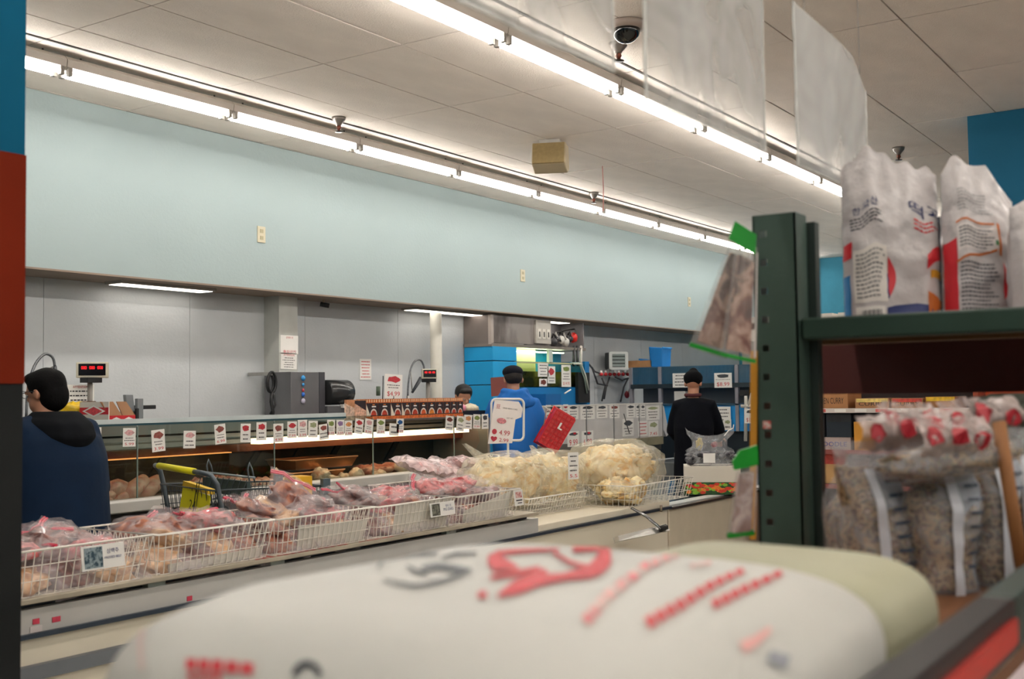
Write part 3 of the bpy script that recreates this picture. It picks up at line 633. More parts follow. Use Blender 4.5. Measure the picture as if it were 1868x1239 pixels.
fcard(1192, 782, 18, 28, 'lower corner paper priced 7.45 under a grey drawing', pic='#9aa07a', price='7.45', lines=0, priceh=.2, group=g, name='price_paper')
for (x, y, lab) in ((1046, 801, 'lower paper priced 9.99 with a red flag, right of the red basket'), (1072, 800, 'lower paper priced 6.99 with a red flag, next to the first one')):
    q = fcard(x, y, 21, 28, lab, pic='#3b3f45', price='9.99' if x < 1060 else '6.99', lines=0, priceh=.4, pich=.25, group=g, name='price_paper')
    m_ = MB(); d_ = .011; rect(m_, plane_M((0, 0, 0), (1, 0, 0), (0, 0, 1)), .0, .05, .045, .065, .0016); m_.build('red_flag', red_ink, q)
fcard(1008, 797, 18, 30, 'lower paper half covered by the red basket', pic='#b5303a', group=g, name='price_paper')
tag(MB().tube([P(1138, 755, Y=FY - .03), P(1148, 790, Y=FY - .03)], .005, 6).build('thin_rod', mat('#4c4a48', .4)), 'thin dark rod leaning on the fish counter front', 'rod')
# grey tub end behind the beancurd bags
c = P(1218, 838, Y=5.55)
t = thing('grey_tub', 'grey plastic tub edge below the right end of the fish counter', 'tub', (c.x, 5.3, 0)); zt = c.z
MB().add([(-.5, -.2, .5), (.25, -.2, .5), (.25, .2, .5), (-.5, .2, .5), (-.55, -.25, zt), (.3, -.25, zt), (.3, .25, zt), (-.55, .25, zt)], [(3, 2, 1, 0), (0, 1, 5, 4), (1, 2, 6, 5), (2, 3, 7, 6), (3, 0, 4, 7)]).build('tub_body', mat('#6f757a', .5), t)
MB().tube([(-.55, -.25, zt), (.3, -.25, zt), (.3, .25, zt), (-.55, .25, zt)], .012, 6, closed=True).build('rim', mat('#9aa0a3', .5), t)
MB().box(-.45, .2, -.18, .18, .0, .5).build('stand', mat('#3c3f42', .5), t)
MB().blob((-.05, -.1, zt + .0), (.17, .08, .03), 3, .3, 8).build('white_cloth', paper, t)

# ------------------------------------------------------------------ tank cabinet at the rear wall
YF = 6.43
cx = P(895, 600, Y=YF).x; cxr = P(1065, 600, Y=YF).x; cz0 = P(895, 628, Y=YF).z
t = thing('steel_tank_cabinet', 'stained steel cabinet above the blue fish tanks', 'cabinet', (cx, YF, cz0))
stn = mat('#a39c98', .35, metal=.55, col2='#6b6360', vs=2.2, stretch=(1.2, 1, .5))
W(MB().box(cx, cx + .02, YF, RY - .01, cz0, SZ - .03), 'side_sheet', mat('#837974', .4, metal=.45, var=.1, vs=3))
xm = P(1002, 600, Y=YF).x
W(MB().box(cx + .02, xm, YF, YF + .02, cz0 + .02, SZ - .03), 'front_sheet', stn)
W(MB().box(cx - .015, cx + .03, YF - .015, YF + .02, cz0, SZ - .03), 'corner_post', mat('#b9aea6', .4, metal=.4))
W(MB().box(cx - .01, cxr, YF - .02, RY - .01, cz0 - .02, cz0 + .01), 'bottom_rim', mat('#8d857e', .4, metal=.5))
W(MB().box(cxr - .015, cxr, YF, RY - .01, cz0, SZ - .03), 'end_sheet', mat('#7b7a7c', .5))
W(MB().box(xm, cxr - .02, RY - .05, RY - .01, cz0, SZ - .03), 'inside_back', mat('#6d6c6e', .6, var=.2, vs=4))
x1 = P(975, 600, Y=YF).x; z1 = P(985, 585, Y=YF).z; z0 = P(985, 627, Y=YF).z
W(MB().box(x1, xm, YF - .02, YF, z0, z1), 'breaker_panel', mat('#b9b4ac', .5))
for k in range(3):
    a = x1 + (xm - x1) * (.1 + .3 * k); W(MB().box(a, a + (xm - x1) * .2, YF - .026, YF - .019, z0 + .05, z1 - .09), 'panel_slot', mat('#d8d4cc', .4))
    W(MB().box(a + .02, a + (xm - x1) * .2 - .02, YF - .03, YF - .025, z0 + .07, z1 - .12), 'dark_slot', mat('#4a4744', .5))
t = thing('pump_fittings', 'tangle of pump hoses with white pipes and a red valve in the cabinet', 'pump', (xm + .2, YF + .05, cz0 + .01))
for k in range(9):
    a = P(1006 + k * 5, 620 - (k * 7 % 11), Y=YF + .1); b = P(1012 + k * 5, 612 + (k * 5 % 13), Y=YF + .06); c = P(1018 + k * 4, 622, Y=YF + .1)
    W(MB().tube([a, (a + b) / 2 + Vector((0, 0, .05)), b, c], .012, 6), 'hose', mat(['#2a2a2d', '#c9c6c0', '#1f2022'][k % 3], .5))
for (x, y, r_, col) in ((1010, 626, .05, '#2e2e31'), (1024, 620, .045, '#d5d2cc'), (1032, 624, .05, '#c8c5bf'), (1040, 618, .04, '#35353a'), (1046, 616, .055, '#d22a22'), (1016, 618, .04, '#4a4a4e')):
    c = P(x, y, Y=YF + .08); W(MB().blob((c.x, c.y, max(c.z, cz0 + .01 + r_)), (r_, r_ * .8, r_), x, .15, 8), 'fitting', mat(col, .4))
W(MB().tube([P(1008, 610, Y=YF + .12), P(1030, 603, Y=YF + .1), P(1052, 600, Y=YF + .12), P(1060, 592, Y=YF + .14)], .008, 6), 'cable', dark_m)

bl = mat('#0f9ad6', .45, var=.05, vs=3); bl_d = mat('#0c74b4', .45, var=.06, vs=3)
t = thing('blue_tank_housing', 'bright blue panelled housing left of the fish tanks', 'tank housing', (cx, YF - .02, 0))
bx1 = P(943, 680, Y=YF - .02).x; zs = [P(895, y, Y=YF).z for y in (631, 659, 703)] + [0]
bxl = P(899, 680, Y=YF - .02).x
for k in range(3):
    W(MB().box(bxl, bx1, YF - .02, RY - .01, zs[k + 1] + .008, zs[k]), 'blue_panel', bl_d if 0 else bl, bevel=.004)
W(MB().box(bxl + .04, bx1 - .06, YF + .02, RY - .02, zs[0], zs[0] + .02), 'top_papers', paper)
W(MB().box(bxl + .01, bx1 - .01, YF - .0, RY - .02, 0, zs[0] - .02), 'dark_core', dark_m)
tx0 = bx1 + .02; tx1 = P(1078, 690, Y=YF - .05).x
t = thing('fish_tank', 'lit greenish fish tank in a blue frame behind the blue hoodie man', 'fish tank', (tx0, YF, 0))
zw1 = P(990, 678, Y=YF).z; zw0 = P(990, 707, Y=YF).z; ztop = P(990, 662, Y=YF).z; zroof = cz0 - .025
W(MB().box(tx0, tx1 - .1, YF - .05, RY - .01, 0, zw0), 'blue_base', bl_d)
W(MB().box(tx0, tx1 - .1, RY - .06, RY - .01, zw0, zroof), 'blue_back', bl)
W(MB().box(P(1000, 640, Y=YF).x, P(1004, 640, Y=YF).x + .03, YF - .01, YF + .02, ztop, zroof), 'frame_post', mat('#b8c4be', .5))
W(MB().box(P(958, 640, Y=YF).x, P(998, 640, Y=YF).x, YF + .15, YF + .17, zw1, zroof), 'lit_tank_back', mat('#dfe0b4', .5))  # pale sheet stands for the lamplit back, glow put into its colour
W(MB().box(tx0, P(1062, 690, Y=YF).x, YF + .01, RY - .07, zw0 + .01, zw1), 'water', mat('#6b6a1e', .12, col2='#2a2c14', vs=3))
W(MB().box(tx0, P(1062, 690, Y=YF).x, YF, YF + .006, zw0 + .005, ztop), 'tank_glass', glass('#f2f4e4'))
W(MB().box(tx0, P(1062, 690, Y=YF).x, YF - .01, YF + .02, ztop - .01, ztop + .008), 'tank_rim', mat('#aeb08a', .4))
W(MB().box(P(962, 640, Y=YF).x, P(1040, 640, Y=YF).x, YF + .08, YF + .14, zroof - .03, zroof - .02), 'tank_lamp', mat('#e8ffc8', .4, var=0, emis=9))
W(MB().box(P(1042, 690, Y=YF).x, P(1063, 690, Y=YF).x, YF - .09, YF - .05, P(1050, 735, Y=YF).z, P(1050, 680, Y=YF).z), 'black_filter_box', black_p)
W(MB().box(P(1063, 690, Y=YF).x, tx1, YF - .03, RY - .01, 0, P(1070, 660, Y=YF).z), 'blue_end_panel', bl_d)
for k, (xa, xb) in enumerate(((1047, 1046), (1053, 1054), (1060, 1060))):
    W(MB().tube([P(xa, 632, Y=YF), P(xa, 650, Y=YF - .04), P(xb, 668, Y=YF - .04)], .016, 8), 'pipe', mat(['#28282b', '#2e3034', '#d0ccc4'][k], .5))
W(MB().tube([P(1047, 664, Y=YF - .12), P(1060, 664, Y=YF - .12), P(1068, 685, Y=YF - .12), P(1074, 712, Y=YF - .12)], .009, 6), 'white_hose', mat('#c9cdc0', .5))
W(MB().tube([P(1040, 663, Y=YF - .1), P(1056, 662, Y=YF - .1), P(1066, 690, Y=YF - .1), P(1071, 718, Y=YF - .1)], .008, 6), 'white_hose', mat('#9fb0a4', .5))
W(MB().tube([P(1030, 718, Y=YF - .12), P(1041, 711, Y=YF - .12)], .009, 6), 'white_handle', paper)
c0 = P(1003, 719, Y=YF - .3); W(MB().box(c0.x, c0.x + .3, YF - .25, YF - .06, c0.z - .15, c0.z), 'blue_bin', mat('#0f5fa0', .5))
for (x, y, w_, h_, kw, lab) in ((991, 675, 19, 25, dict(lines=4), 'white notice with pink and black lines on the lit tank'), (1006, 684, 14, 31, dict(pic='#b5303a', lines=2, pich=.5), 'narrow white notice with a round red mark on the tank'), (991, 698, 14, 14, dict(pic='#6b3022', lines=0, pich=.8), 'small square notice with a yellow and black picture on the tank'), (1033, 686, 17, 40, dict(pic='#7a8a4a', price='$14.95', lines=3, priceh=.16, pich=.25), 'tall white price notice with green drawing and red price on the tank')):
    face_card(x, y, w_, h_, 0, YF - .07 if x > 1020 else YF - .02, lab, name='tank_notice', cat='notice', group=None, **kw)
# brown clipboard between the housing and the blue hoodie man
face_card(911, 705, 30, 34, -3, YF - .3, 'brown board with a paper clipped low, left of the black cap', name='brown_board', cat='board', lines=0, bg=mat('#7d4038', .6), group=None)

# ------------------------------------------------------------------ heater, valve bank and hoses
c = P(1128, 658, Y=RY - .22)
t = thing('unit_heater', 'grey louvred unit heater mounted above the red valves', 'heater', (c.x, RY - .22, c.z), R(-34)); k = c.length / FPX
a = 17 * k; b = 15 * k
MB().box(-a, a, 0, .14, -b, b).build('casing', mat('#4a4f50', .4, metal=.3), t, bevel=.012)
for q in (-1, 1): MB().box(q * a * .95 - .02, q * a * .95 + .02, -.012, 0, -b, b).build('frame', mat('#bfc3c0', .4), t)
for q in (-1, 1): MB().box(-a, a, -.014, .0, q * b * .93 - .014, q * b * .93 + .014).build('frame', mat('#bfc3c0', .4), t)
for q in range(4): MB().box(-a * .85, a * .85, -.01, .01, -b * .7 + q * b * .42, -b * .7 + q * b * .42 + .03, 0, Matrix.Rotation(.0, 4, 'X')).build('louvre', mat('#7c8684', .4), t)
MB().box(-a * .8, a * .8, -.004, 0, -b * .8, b * .8).build('dark_grille', mat('#1c2422', .5), t)
t = thing('valve_bank', 'row of red handled valves with black hoses hanging below the heater', 'valves', P(1120, 684, Y=RY - .03))
Y_ = RY - .06
W(MB().tube([P(1092, 684, Y=Y_), P(1150, 681, Y=Y_)], .016, 8), 'manifold', mat('#b9b5ae', .5))
for k in range(7):
    x = 1097 + k * 8
    W(MB().tube([P(x, 676, Y=Y_), P(x, 686, Y=Y_)], .014, 6), 'white_stub', paper)
    W(MB().blob(P(x, 683, Y=Y_ - .04), (.03, .02, .022), k, .1, 6), 'red_handle', mat('#b52028', .5))
for (pts) in (((1075, 665), (1085, 678), (1098, 683)), ((1098, 690), (1104, 705), (1098, 732)), ((1112, 688), (1106, 706), (1102, 728)), ((1122, 688), (1135, 694), (1146, 690)), ((1146, 690), (1138, 706), (1132, 733)), ((1150, 684), (1152, 700), (1147, 716)), ((1080, 670), (1090, 700), (1108, 704))):
    W(MB().tube([P(x, y, Y=Y_ - .02) for x, y in pts], .011, 6), 'black_hose', mat('#3a3a3c', .5))
W(MB().blob(P(1144, 720, Y=Y_ - .02), (.045, .03, .045), 4, .1, 8), 'red_knob', mat('#8a1f28', .5))

# ------------------------------------------------------------------ tank bank along the right
BX = 12.2
by0 = P(1152, 690, X=BX).y; by1 = 3.6
t = thing('tank_bank', 'two tier bank of blue fish tanks behind the man in black', 'fish tank', (BX, by1, 0))
z = {y: P(1250, y, X=BX).z for y in (668, 700, 708, 737, 776, 786, 842)}
blt = mat('#7cb8dc', .3, col2='#a6bcc8', vs=1.2, var=0); 
W(MB().box(BX, BX + .5, by1, by0, z[700], z[668]), 'upper_tank', blt)
W(MB().box(BX - .003, BX, by1, by0 - .02, z[700], z[668]), 'upper_glass', glass('#cfdde4'))
W(MB().box(BX - .03, BX + .5, by1, by0, z[708], z[700]), 'dark_shelf', mat('#1e2b33', .4, var=.3, vs=5))
W(MB().box(BX + .3, BX + .35, by1, by0, z[737], z[708]), 'grey_back', mat('#596066', .5, var=.2, vs=2))
W(MB().box(BX, BX + .5, by1, by0, z[786], z[737]), 'lower_tank', mat('#2490d6', .3, var=.15, vs=2))
W(MB().box(BX - .02, BX + .0, by1, by0, z[737] - .02, z[737]), 'tank_rim', mat('#2a4a60', .3))
W(MB().box(BX + .05, BX + .45, by1, by0, 0, z[786]), 'dark_base', mat('#14222c', .5))
for py_ in (1205, 1345, 1152): q = P(py_, 720, X=BX).y; W(MB().box(BX - .02, BX + .03, q - .02, q + .02, z[786], z[668]), 'frame_post', mat('#8b8a92', .4))
for (pts) in (((1360, 715), (1361, 730), (1360, 805)), ((1352, 741), (1378, 741)), ((1372, 718), (1366, 741))):
    W(MB().tube([P(x, y, X=BX - .08) for x, y in pts], .02, 8), 'white_pipe', mat('#d5d2ca', .5))
W(MB().box(BX - .1, BX - .0, P(1372, 718, X=BX).y, P(1355, 718, X=BX).y, P(1360, 722, X=BX).z, P(1360, 712, X=BX).z), 'black_pump', black_p)
def side_card(px, py, wp, hp, X, lab, **k):
    a = P(px - wp / 2, py, X=X); b = P(px + wp / 2, py, X=X); c = P(px, py, X=X); d = P(px, py - hp / 2, X=X); e_ = P(px, py + hp / 2, X=X)
    return card(lab, k.pop('cat', 'sign'), c, (0, -1, 0), (0, 0, 1), abs(b.y - a.y), d.z - e_.z, group=None, **k)
side_card(1242, 694, 30, 26, BX - .04, 'white sign with black bottom lines, left of the black beanie', name='tank_sign', lines=4)
side_card(1319, 694, 32, 27, BX - .04, 'white sign reading 8.99 with a small black fish, right of the black beanie', name='tank_sign', pic='#3b3f45', price='$8.99', priceh=.3, lines=1, pich=.3)
side_card(1320, 763, 26, 42, BX - .04, 'tall white sheet hanging beside the arm of the man in black', name='tank_sign', lines=6)
side_card(1327, 775, 14, 20, BX - .06, 'small white sheet with a grey picture at the hand of the man in black', name='tank_sign', pic='#9aa07a', lines=1)
side_card(1371, 759, 26, 27, BX - .1, 'white sign reading 15.95 beside the steel rack post', name='tank_sign', pic='#3b3f45', price='$15.95', priceh=.3, lines=0, pich=.3)
c = P(1202, 668, X=BX + .15)
t = thing('blue_tub', 'bright blue plastic tub standing on the upper tanks', 'tub', (BX + .2, c.y, z[668]))
MB().prism([(-.075, 0), (.085, 0), (.10, .25), (-.09, .23)], 'x', -.12, .12).build('tub_wall', mat('#1573b8', .5), t, bevel=.01)
MB().tube([(-.12, -.09, .23), (.12, -.09, .23)], .012, 6).build('rim', mat('#1b80c8', .5), t)
c = P(1168, 665, X=BX + .15)
t = thing('cardboard_tray', 'brown cardboard tray with a blue lid on the upper tanks', 'carton', (BX + .2, c.y, z[668]))
MB().box(-.12, .12, -.19, .2, 0, .085).build('tray_body', mat('#a87a50', .7, var=.12, vs=14), t)
MB().box(-.1, .1, -.22, .02, .09, .11, 0, Matrix.Rotation(.25, 4, 'X')).build('blue_lid', mat('#1a6fae', .5), t)
c = P(1237, 722, X=BX)
tag(MB().box(BX, BX + .2, P(1250, 722, X=BX).y, P(1230, 722, X=BX).y, z[737], P(1240, 714, X=BX).z).build('white_box', mat('#d4d2ce', .5)), 'white box between the two tank tiers, behind the black coat shoulder', 'box')
# ------------------------------------------------------------------ chest freezer in front with wire baskets
cream = mat('#e2dac6', .5, var=.05, vs=2.5)
EX = 4.72
t = thing('chest_freezer', 'long cream chest freezer with a shelf board carrying wire baskets', 'freezer', (.8, 3.1, 0))
def W(mb, name, m, **k): return mb.build(name, m, t, world=True, **k)
W(MB().box(.8, 6.25, 3.10, 4.05, .08, .755), 'body', cream, bevel=.006)
W(MB().box(.8, 6.25, 3.16, 4.0, 0, .08), 'plinth', dark_m)
W(MB().box(.8, 3.3, 3.075, 3.10, .625, .668), 'bumper_rail', mat('#6f747a', .45))
W(MB().box(.8, 6.25, 3.07, 3.11, .750, .764), 'dark_trim', mat('#3b4653', .35, metal=.4))
W(MB().box(.8, EX + .05, 3.085, 3.5, .764, .835), 'upper_band', mat('#b9b8b4', .45, var=.05))
W(MB().box(EX + .05, 6.25, 3.085, 4.05, .764, .80), 'freezer_top', cream, bevel=.004)
W(MB().box(.8, EX + .05, 3.5, 4.05, .755, .80), 'inner_ledge', mat('#5f5c58', .6))
W(MB().box(.8, EX, 3.12, 3.48, .835, .856), 'dark_gap', mat('#25323a', .5))
for xx in (285, 505, 822): q = P(xx, 1030, Y=3.1).x; W(MB().box(q - .04, q + .03, 3.09, 3.14, .833, .857), 'bracket', mat('#9aa29b', .5))
W(MB().box(.8, EX, 3.05, 3.52, .856, .872), 'shelf_board', mat('#a59c8a', .6, var=.18, vs=7), bevel=.003)
for (xa, xb, w_) in ((1.2, 1.9, .016), (2.85, 3.35, .02), (3.4, 3.62, .012)):
    m_ = MB(); n = 14
    for i in range(n):
        a = xa + (xb - xa) * i / n; m_.add([(a, 3.052, .8725), (a + (xb - xa) / n * .8, 3.052, .8725), (a + (xb - xa) / n * .9, 3.052 + w_ * (1 + (i * 7 % 3)), .8725), (a + .01, 3.052 + w_ * (1 + (i * 5 % 3)), .8725)], [(0, 1, 2, 3)])
    W(m_, 'red_stain', mat('#8c2a22', .5, var=.2))
for (x, y, w_) in ((66, 1134, .022), (103, 1130, .028), (346, 1092, .022)):
    c = P(x, y, Y=3.083); W(MB().box(c.x - w_ / 2, c.x + w_ / 2, 3.0825, 3.0845, c.z - .008, c.z + .008), 'red_sticker', mat('#c73b52', .6, var=.15, vs=60))
c = P(66, 1146, Y=3.083); W(MB().box(c.x - .02, c.x + .02, 3.0828, 3.0845, c.z - .012, c.z + .006), 'faded_tag', mat('#cfc6c4', .6))
a = P(1152, 927, Y=3.04); b = P(1206, 965, Y=2.86)
t = thing('lid_hinge', 'shiny steel hinge arm and plate at the freezer corner below the beancurd bags', 'hinge', (a.x, 3.04, .75))
W(MB().tube([a, (a + b) / 2 + Vector((0, 0, .012)), b], .014, 6, sq=.6), 'arm', mat('#8e8f90', .25, metal=.9))
W(MB().tube([P(1206, 922, Y=3.05), P(1206, 934, Y=3.05)], .008, 6), 'catch', mat('#8b8070', .4, metal=.5))
q = [P(1127, 978, Y=2.9), P(1215, 956, Y=2.9), P(1222, 968, Y=2.86), P(1130, 987, Y=2.86)]
W(MB().add(q + [v + Vector((0, .03, -.012)) for v in q], [(3, 2, 1, 0), (4, 5, 6, 7), (0, 1, 5, 4), (1, 2, 6, 5), (2, 3, 7, 6), (3, 0, 4, 7)]), 'plate', mat('#b5b3ae', .25, metal=.8))
W(MB().tube([b, P(1214, 962, Y=2.87)], .018, 6), 'knuckle', dark_m)
t = thing('second_freezer', 'cream chest freezer with glass lid carrying the vegetable box', 'freezer', (6.3, 3.1, 0))
W(MB().box(6.27, 9.3, 3.10, 4.05, .08, .745), 'body', mat('#cfc4ae', .5, var=.05), bevel=.006)
W(MB().box(6.3, 9.3, 3.16, 4.0, 0, .08), 'plinth', dark_m)
W(MB().box(6.27, 9.3, 3.07, 3.11, .742, .757), 'dark_trim', mat('#4a4440', .35, metal=.4))
W(MB().box(6.27, 9.3, 3.11, 4.05, .745, .755), 'lid_glass', mat('#4e5c62', .12, var=.05))
W(MB().box(6.27, 9.3, 3.11, 3.2, .755, .765), 'white_rim', mat('#c8ccca', .4))

# ------------------------------------------------------------------ zip bags of frozen meat
def bag_film(w_, h_, d_, seed, m, name, parent, n=14, crump=.012):
    mb = MB()
    for side in (1, -1):
        vs = []; fs = []
        for j in range(n + 1):
            for i in range(n + 1):
                u = i / n; v = j / n; a = 1 - abs(2 * u - 1) ** 3; b = 1 - abs(2 * v - 1) ** 3
                x = (u - .5) * w_; y = (v - .5) * h_
                q = noise.noise(Vector((x * 16 + seed * 3, y * 16, seed))) + .6 * noise.noise(Vector((x * 40, y * 34 + seed, seed * 2)))
                z = side * d_ / 2 * (a * b) ** .5 + crump * q * (1 + (1 - a * b))
                x += .008 * noise.noise(Vector((y * 20, seed, 1))); y += .008 * noise.noise(Vector((x * 20, seed, 5)))
                vs.append((x, y, z))
        for j in range(n):
            for i in range(n):
                k = j * (n + 1) + i; f = (k, k + 1, k + n + 2, k + n + 1); fs.append(f if side > 0 else f[::-1])
        mb.add(vs, fs, 0, True)
    return mb.build(name, m, parent)
zfilm = film('#ecdfe0', .16, .12, 22, .9, 'zipfilm'); zip_m = mat('#d0304f', .35, var=.1)
browns = [mottled(['#3b1710', '#74341f', '#a86440', '#4d2015'], 14, .4, .3), mottled(['#5e1014', '#a0262c', '#cf6a68', '#480c10'], 16, .4, .3), mottled(['#8a5a38', '#b98a5c', '#d9b48c', '#7a4a30'], 12, .4, .3), mottled(['#3b2320', '#5d3530', '#8a5a50', '#2c1a1a'], 16, .4, .3)]
def meat_bag(kind, seed):
    t = thing('zip_bag', 'x', 'bag', (0, 0, -5))
    MB().blob((0, -.005, 0), (.098, .085, .034), seed, .26, 10, 3).build('frozen_meat', browns[kind], t)
    bag_film(.23, .23, .07, seed, zfilm, 'clear_bag', t)
    for dy in (.092, .101):
        MB().tube([(-.108 + .216 * k / 8, dy + .004 * math.sin(k * 1.7 + seed), .006 * math.sin(k * 1.3 + seed)) for k in range(9)], .0045, 5).build('zip_strip', zip_m, t)
    return t
protos = [meat_bag(k % 4, 11 + k * 5) for k in range(8)]
used_p = set()
def place_bag(k, loc, rot, label, group, scale=1):
    k %= 8
    if k not in used_p:
        used_p.add(k); o = protos[k]; o.location = loc; o.rotation_euler = rot; o['label'] = label; o['group'] = group; o.scale = (scale,) * 3; return o
    return dup(protos[k], loc, rot=rot, label=label, group=group, scale=(scale,) * 3)
wire_m = mat('#e6e1d6', .4, var=.03)
def basket(label, x0, x1, y0, y1, zb, zt, liner=None, sx=.027, flare=.03, group='white wire baskets', tilt=0, r_=.0018):
    t = thing('wire_basket', label, 'basket', (x0, y0, zb), 0, group); L_ = x1 - x0; D_ = y1 - y0; H = zt - zb; f = flare
    lo = lambda x, y: (x, y, 0); 
    MB().tube([(0, 0, H), (L_, 0, H), (L_, D_, H), (0, D_, H)], .0038, 6, closed=True).build('rim', wire_m, t)
    m = MB(); nx = max(4, int(L_ / sx)); nyy = max(4, int(D_ / sx))
    for i in range(nx + 1):
        u = i / nx; xb = f * .5 + (L_ - f) * u; xt = L_ * u
        m.tube([(xt, 0, H), (xb, f, .0)] + ([(xb, D_ - f, 0), (xt, D_, H)] if i % 2 == 0 else []), r_, 4, caps=False)
    for i in range(1, nyy):
        u = i / nyy; yb = f + (D_ - 2 * f) * u; yt = D_ * u
        m.tube([(0, yt, H), (f, yb, 0), (L_ - f, yb, 0), (L_, yt, H)], r_, 4, caps=False)
    for k in range(0, 3):
        v = k / 3.0; g_ = f * (1 - v); h = H * v
        m.tube([(g_, g_, h), (L_ - g_, g_, h), (L_ - g_, D_ - g_, h), (g_, D_ - g_, h)], r_, 4, closed=True)
    o = m.build('wire_mesh', wire_m, t); o['kind'] = 'stuff'
    if liner:
        u0, u1, h0, h1 = liner
        fr = lambda u, h: (f * (1 - h) + (L_ - 2 * f * (1 - h)) * u, f * (1 - h) + .005, H * h)
        q = [fr(u0, .02), fr(u1, .02), fr(u1, h1), fr(u0, h0)]
        MB().add(q + [(a, b + .002, c) for a, b, c in q], [(0, 1, 2, 3), (7, 6, 5, 4), (3, 2, 6, 7)]).build('white_liner_sheet', mat('#c9c4bb', .7), t)
    return t
ZB, ZR = .874, 1.012
bx = [P(-80, 1030, Y=3.05).x] + [P(x, 960, Y=3.05).x for x in (283, 503, 686, 832, 951)]
names = ['long wire basket at the left edge with a dark picture label', 'wire basket second from left, behind the trolley handle bags', 'wire basket in the middle of the row with a tall white liner', 'wire basket fourth in the row with a small picture tag', 'wire basket at the right end of the shelf board with a tag at its corner']
lin = [None, (.08, .98, .22, .3), (.2, .97, .75, .62), (.22, .98, .98, .98), (.12, .9, .45, .98)]
for k in range(5):
    bk = basket(names[k], bx[k] + .012, bx[k + 1] - .012, 3.045, 3.47, ZB, ZR - .003 * k, lin[k])
    if k in (0, 3, 4):
        if k == 0: c = P(177, 1014, Y=3.06); w_, h_ = .155, .075
        elif k == 3: c = P(799, 928, Y=3.055); w_, h_ = .175, .06
        else: c = P(941, 908, Y=3.045); w_, h_ = .075, .075
        q = card(['blue and white label with a dark picture on the leftmost wire basket', '', '', 'white label with a small grey picture on the fourth wire basket', 'white tag with a red meat picture on the rightmost basket of the row'][k], 'label', (c.x, 3.028, c.z), (1, 0, 0), (0, .12, 1), w_, h_, None, name='basket_label', group=None, lines=0)
        RR = plane_M((0, 0, 0), (1, 0, 0), (0, .12, 1)); m_ = MB()
        if k < 4:
            rect(m_, RR, -w_ * .44, -w_ * (.02 if k == 0 else .12), -h_ * .42, h_ * .42, .0012); m_.build('picture', mat('#1b3d4c' if k == 0 else '#77786c', .6, col2='#8a9aa0' if k == 0 else '#3f4038', var=0, vs=70), q)
            m_ = MB(); put_text(m_, '삼백주' if k == 0 else '돼지 귀', RR @ Matrix.Translation((w_ * .22, h_ * .2, .0012)), h=h_ * .2); put_text(m_, 'PRESSED BEEF' if k == 0 else 'PIG EARS', RR @ Matrix.Translation((w_ * .22, -h_ * .06, .0012)), w=w_ * .4); m_.build('lettering', mat('#2c3570', .6), q)
        else:
            rect(m_, RR, -w_ * .35, w_ * .35, -h_ * .0, h_ * .38, .0012); m_.build('picture', mat('#b0504c', .6, col2='#e0c0b8', var=0, vs=60), q)
            m_ = MB(); rect(m_, RR, -w_ * .35, w_ * .35, -h_ * .2, -h_ * .12, .0012); rect(m_, RR, -w_ * .2, w_ * .3, -h_ * .36, -h_ * .3, .0012); m_.build('small_print', blk_ink, q)
rnd = random.Random(5)
nth = ['leftmost', 'second from left', 'third from left', 'fourth from left', 'fifth from left', 'sixth from left', 'seventh from left']
kinds = [[1, 5, 3, 1, 5], [2, 6, 2, 3, 7, 3], [0, 2, 4, 1, 5], [3, 1, 5, 0, 7], [3, 7, 3, 7]]
tones = ['reddish', 'light brown', 'dark brown', 'purplish brown', 'near black brown']
for k in range(5):
    xa, xb = bx[k] + .11, bx[k + 1] - .10; n = len(kinds[k])
    for j, kd in enumerate(kinds[k]):
        x = xa + (xb - xa) * j / (n - 1)
        place_bag(kd, (x, 3.25 + rnd.uniform(-.04, .05), .958 + rnd.uniform(-.005, .012)), (rnd.uniform(-.5, .2), rnd.uniform(-.35, .35), rnd.uniform(-.8, .8)),
                  'zip bag of %s meat, %s low in the %s basket' % (tones[kd % 4] , nth[j], ['leftmost', 'second', 'third', 'fourth', 'fifth'][k]), 'zip bags of frozen meat in the wire baskets')
    for j in range(4):
        x = bx[k] + .10 + (bx[k + 1] - bx[k] - .2) * j / 3
        place_bag(kinds[k][j % n] + (j % 2), (x, 3.175, .918), (rnd.uniform(.3, .7), rnd.uniform(-.15, .15), rnd.uniform(-.2, .2)), 'bag of %s meat against the front wires, %s in the %s basket' % (tones[(kinds[k][j % n] + (j % 2)) % 4], nth[j], ['leftmost', 'second', 'third', 'fourth', 'fifth'][k]), 'zip bags of frozen meat in the wire baskets')
    for j in range(n - 1):
        x = xa + (xb - xa) * (j + .5) / (n - 1) + rnd.uniform(-.02, .02); kd = kinds[k][(j + 1) % n] + 2
        place_bag(kd, (x, 3.28 + rnd.uniform(-.05, .07), (1.0, .992, 1.015, 1.005, 1.015)[k] + rnd.uniform(-.01, .015)), (rnd.uniform(.0, .45), rnd.uniform(-.3, .3), rnd.uniform(-1.3, 1.3)),
                  'zip bag with pink strip, %s on top of the %s basket' % (nth[j], ['leftmost', 'second', 'third', 'fourth', 'fifth'][k]), 'zip bags of frozen meat in the wire baskets')
# upright folded bag with a red edge over basket three
place_bag(0, (P(532, 900, Y=3.30).x, 3.30, 1.045), (1.0, .45, -.3), 'zip bag with a bright red edge standing up at the left of the third basket', 'zip bags of frozen meat in the wire baskets')
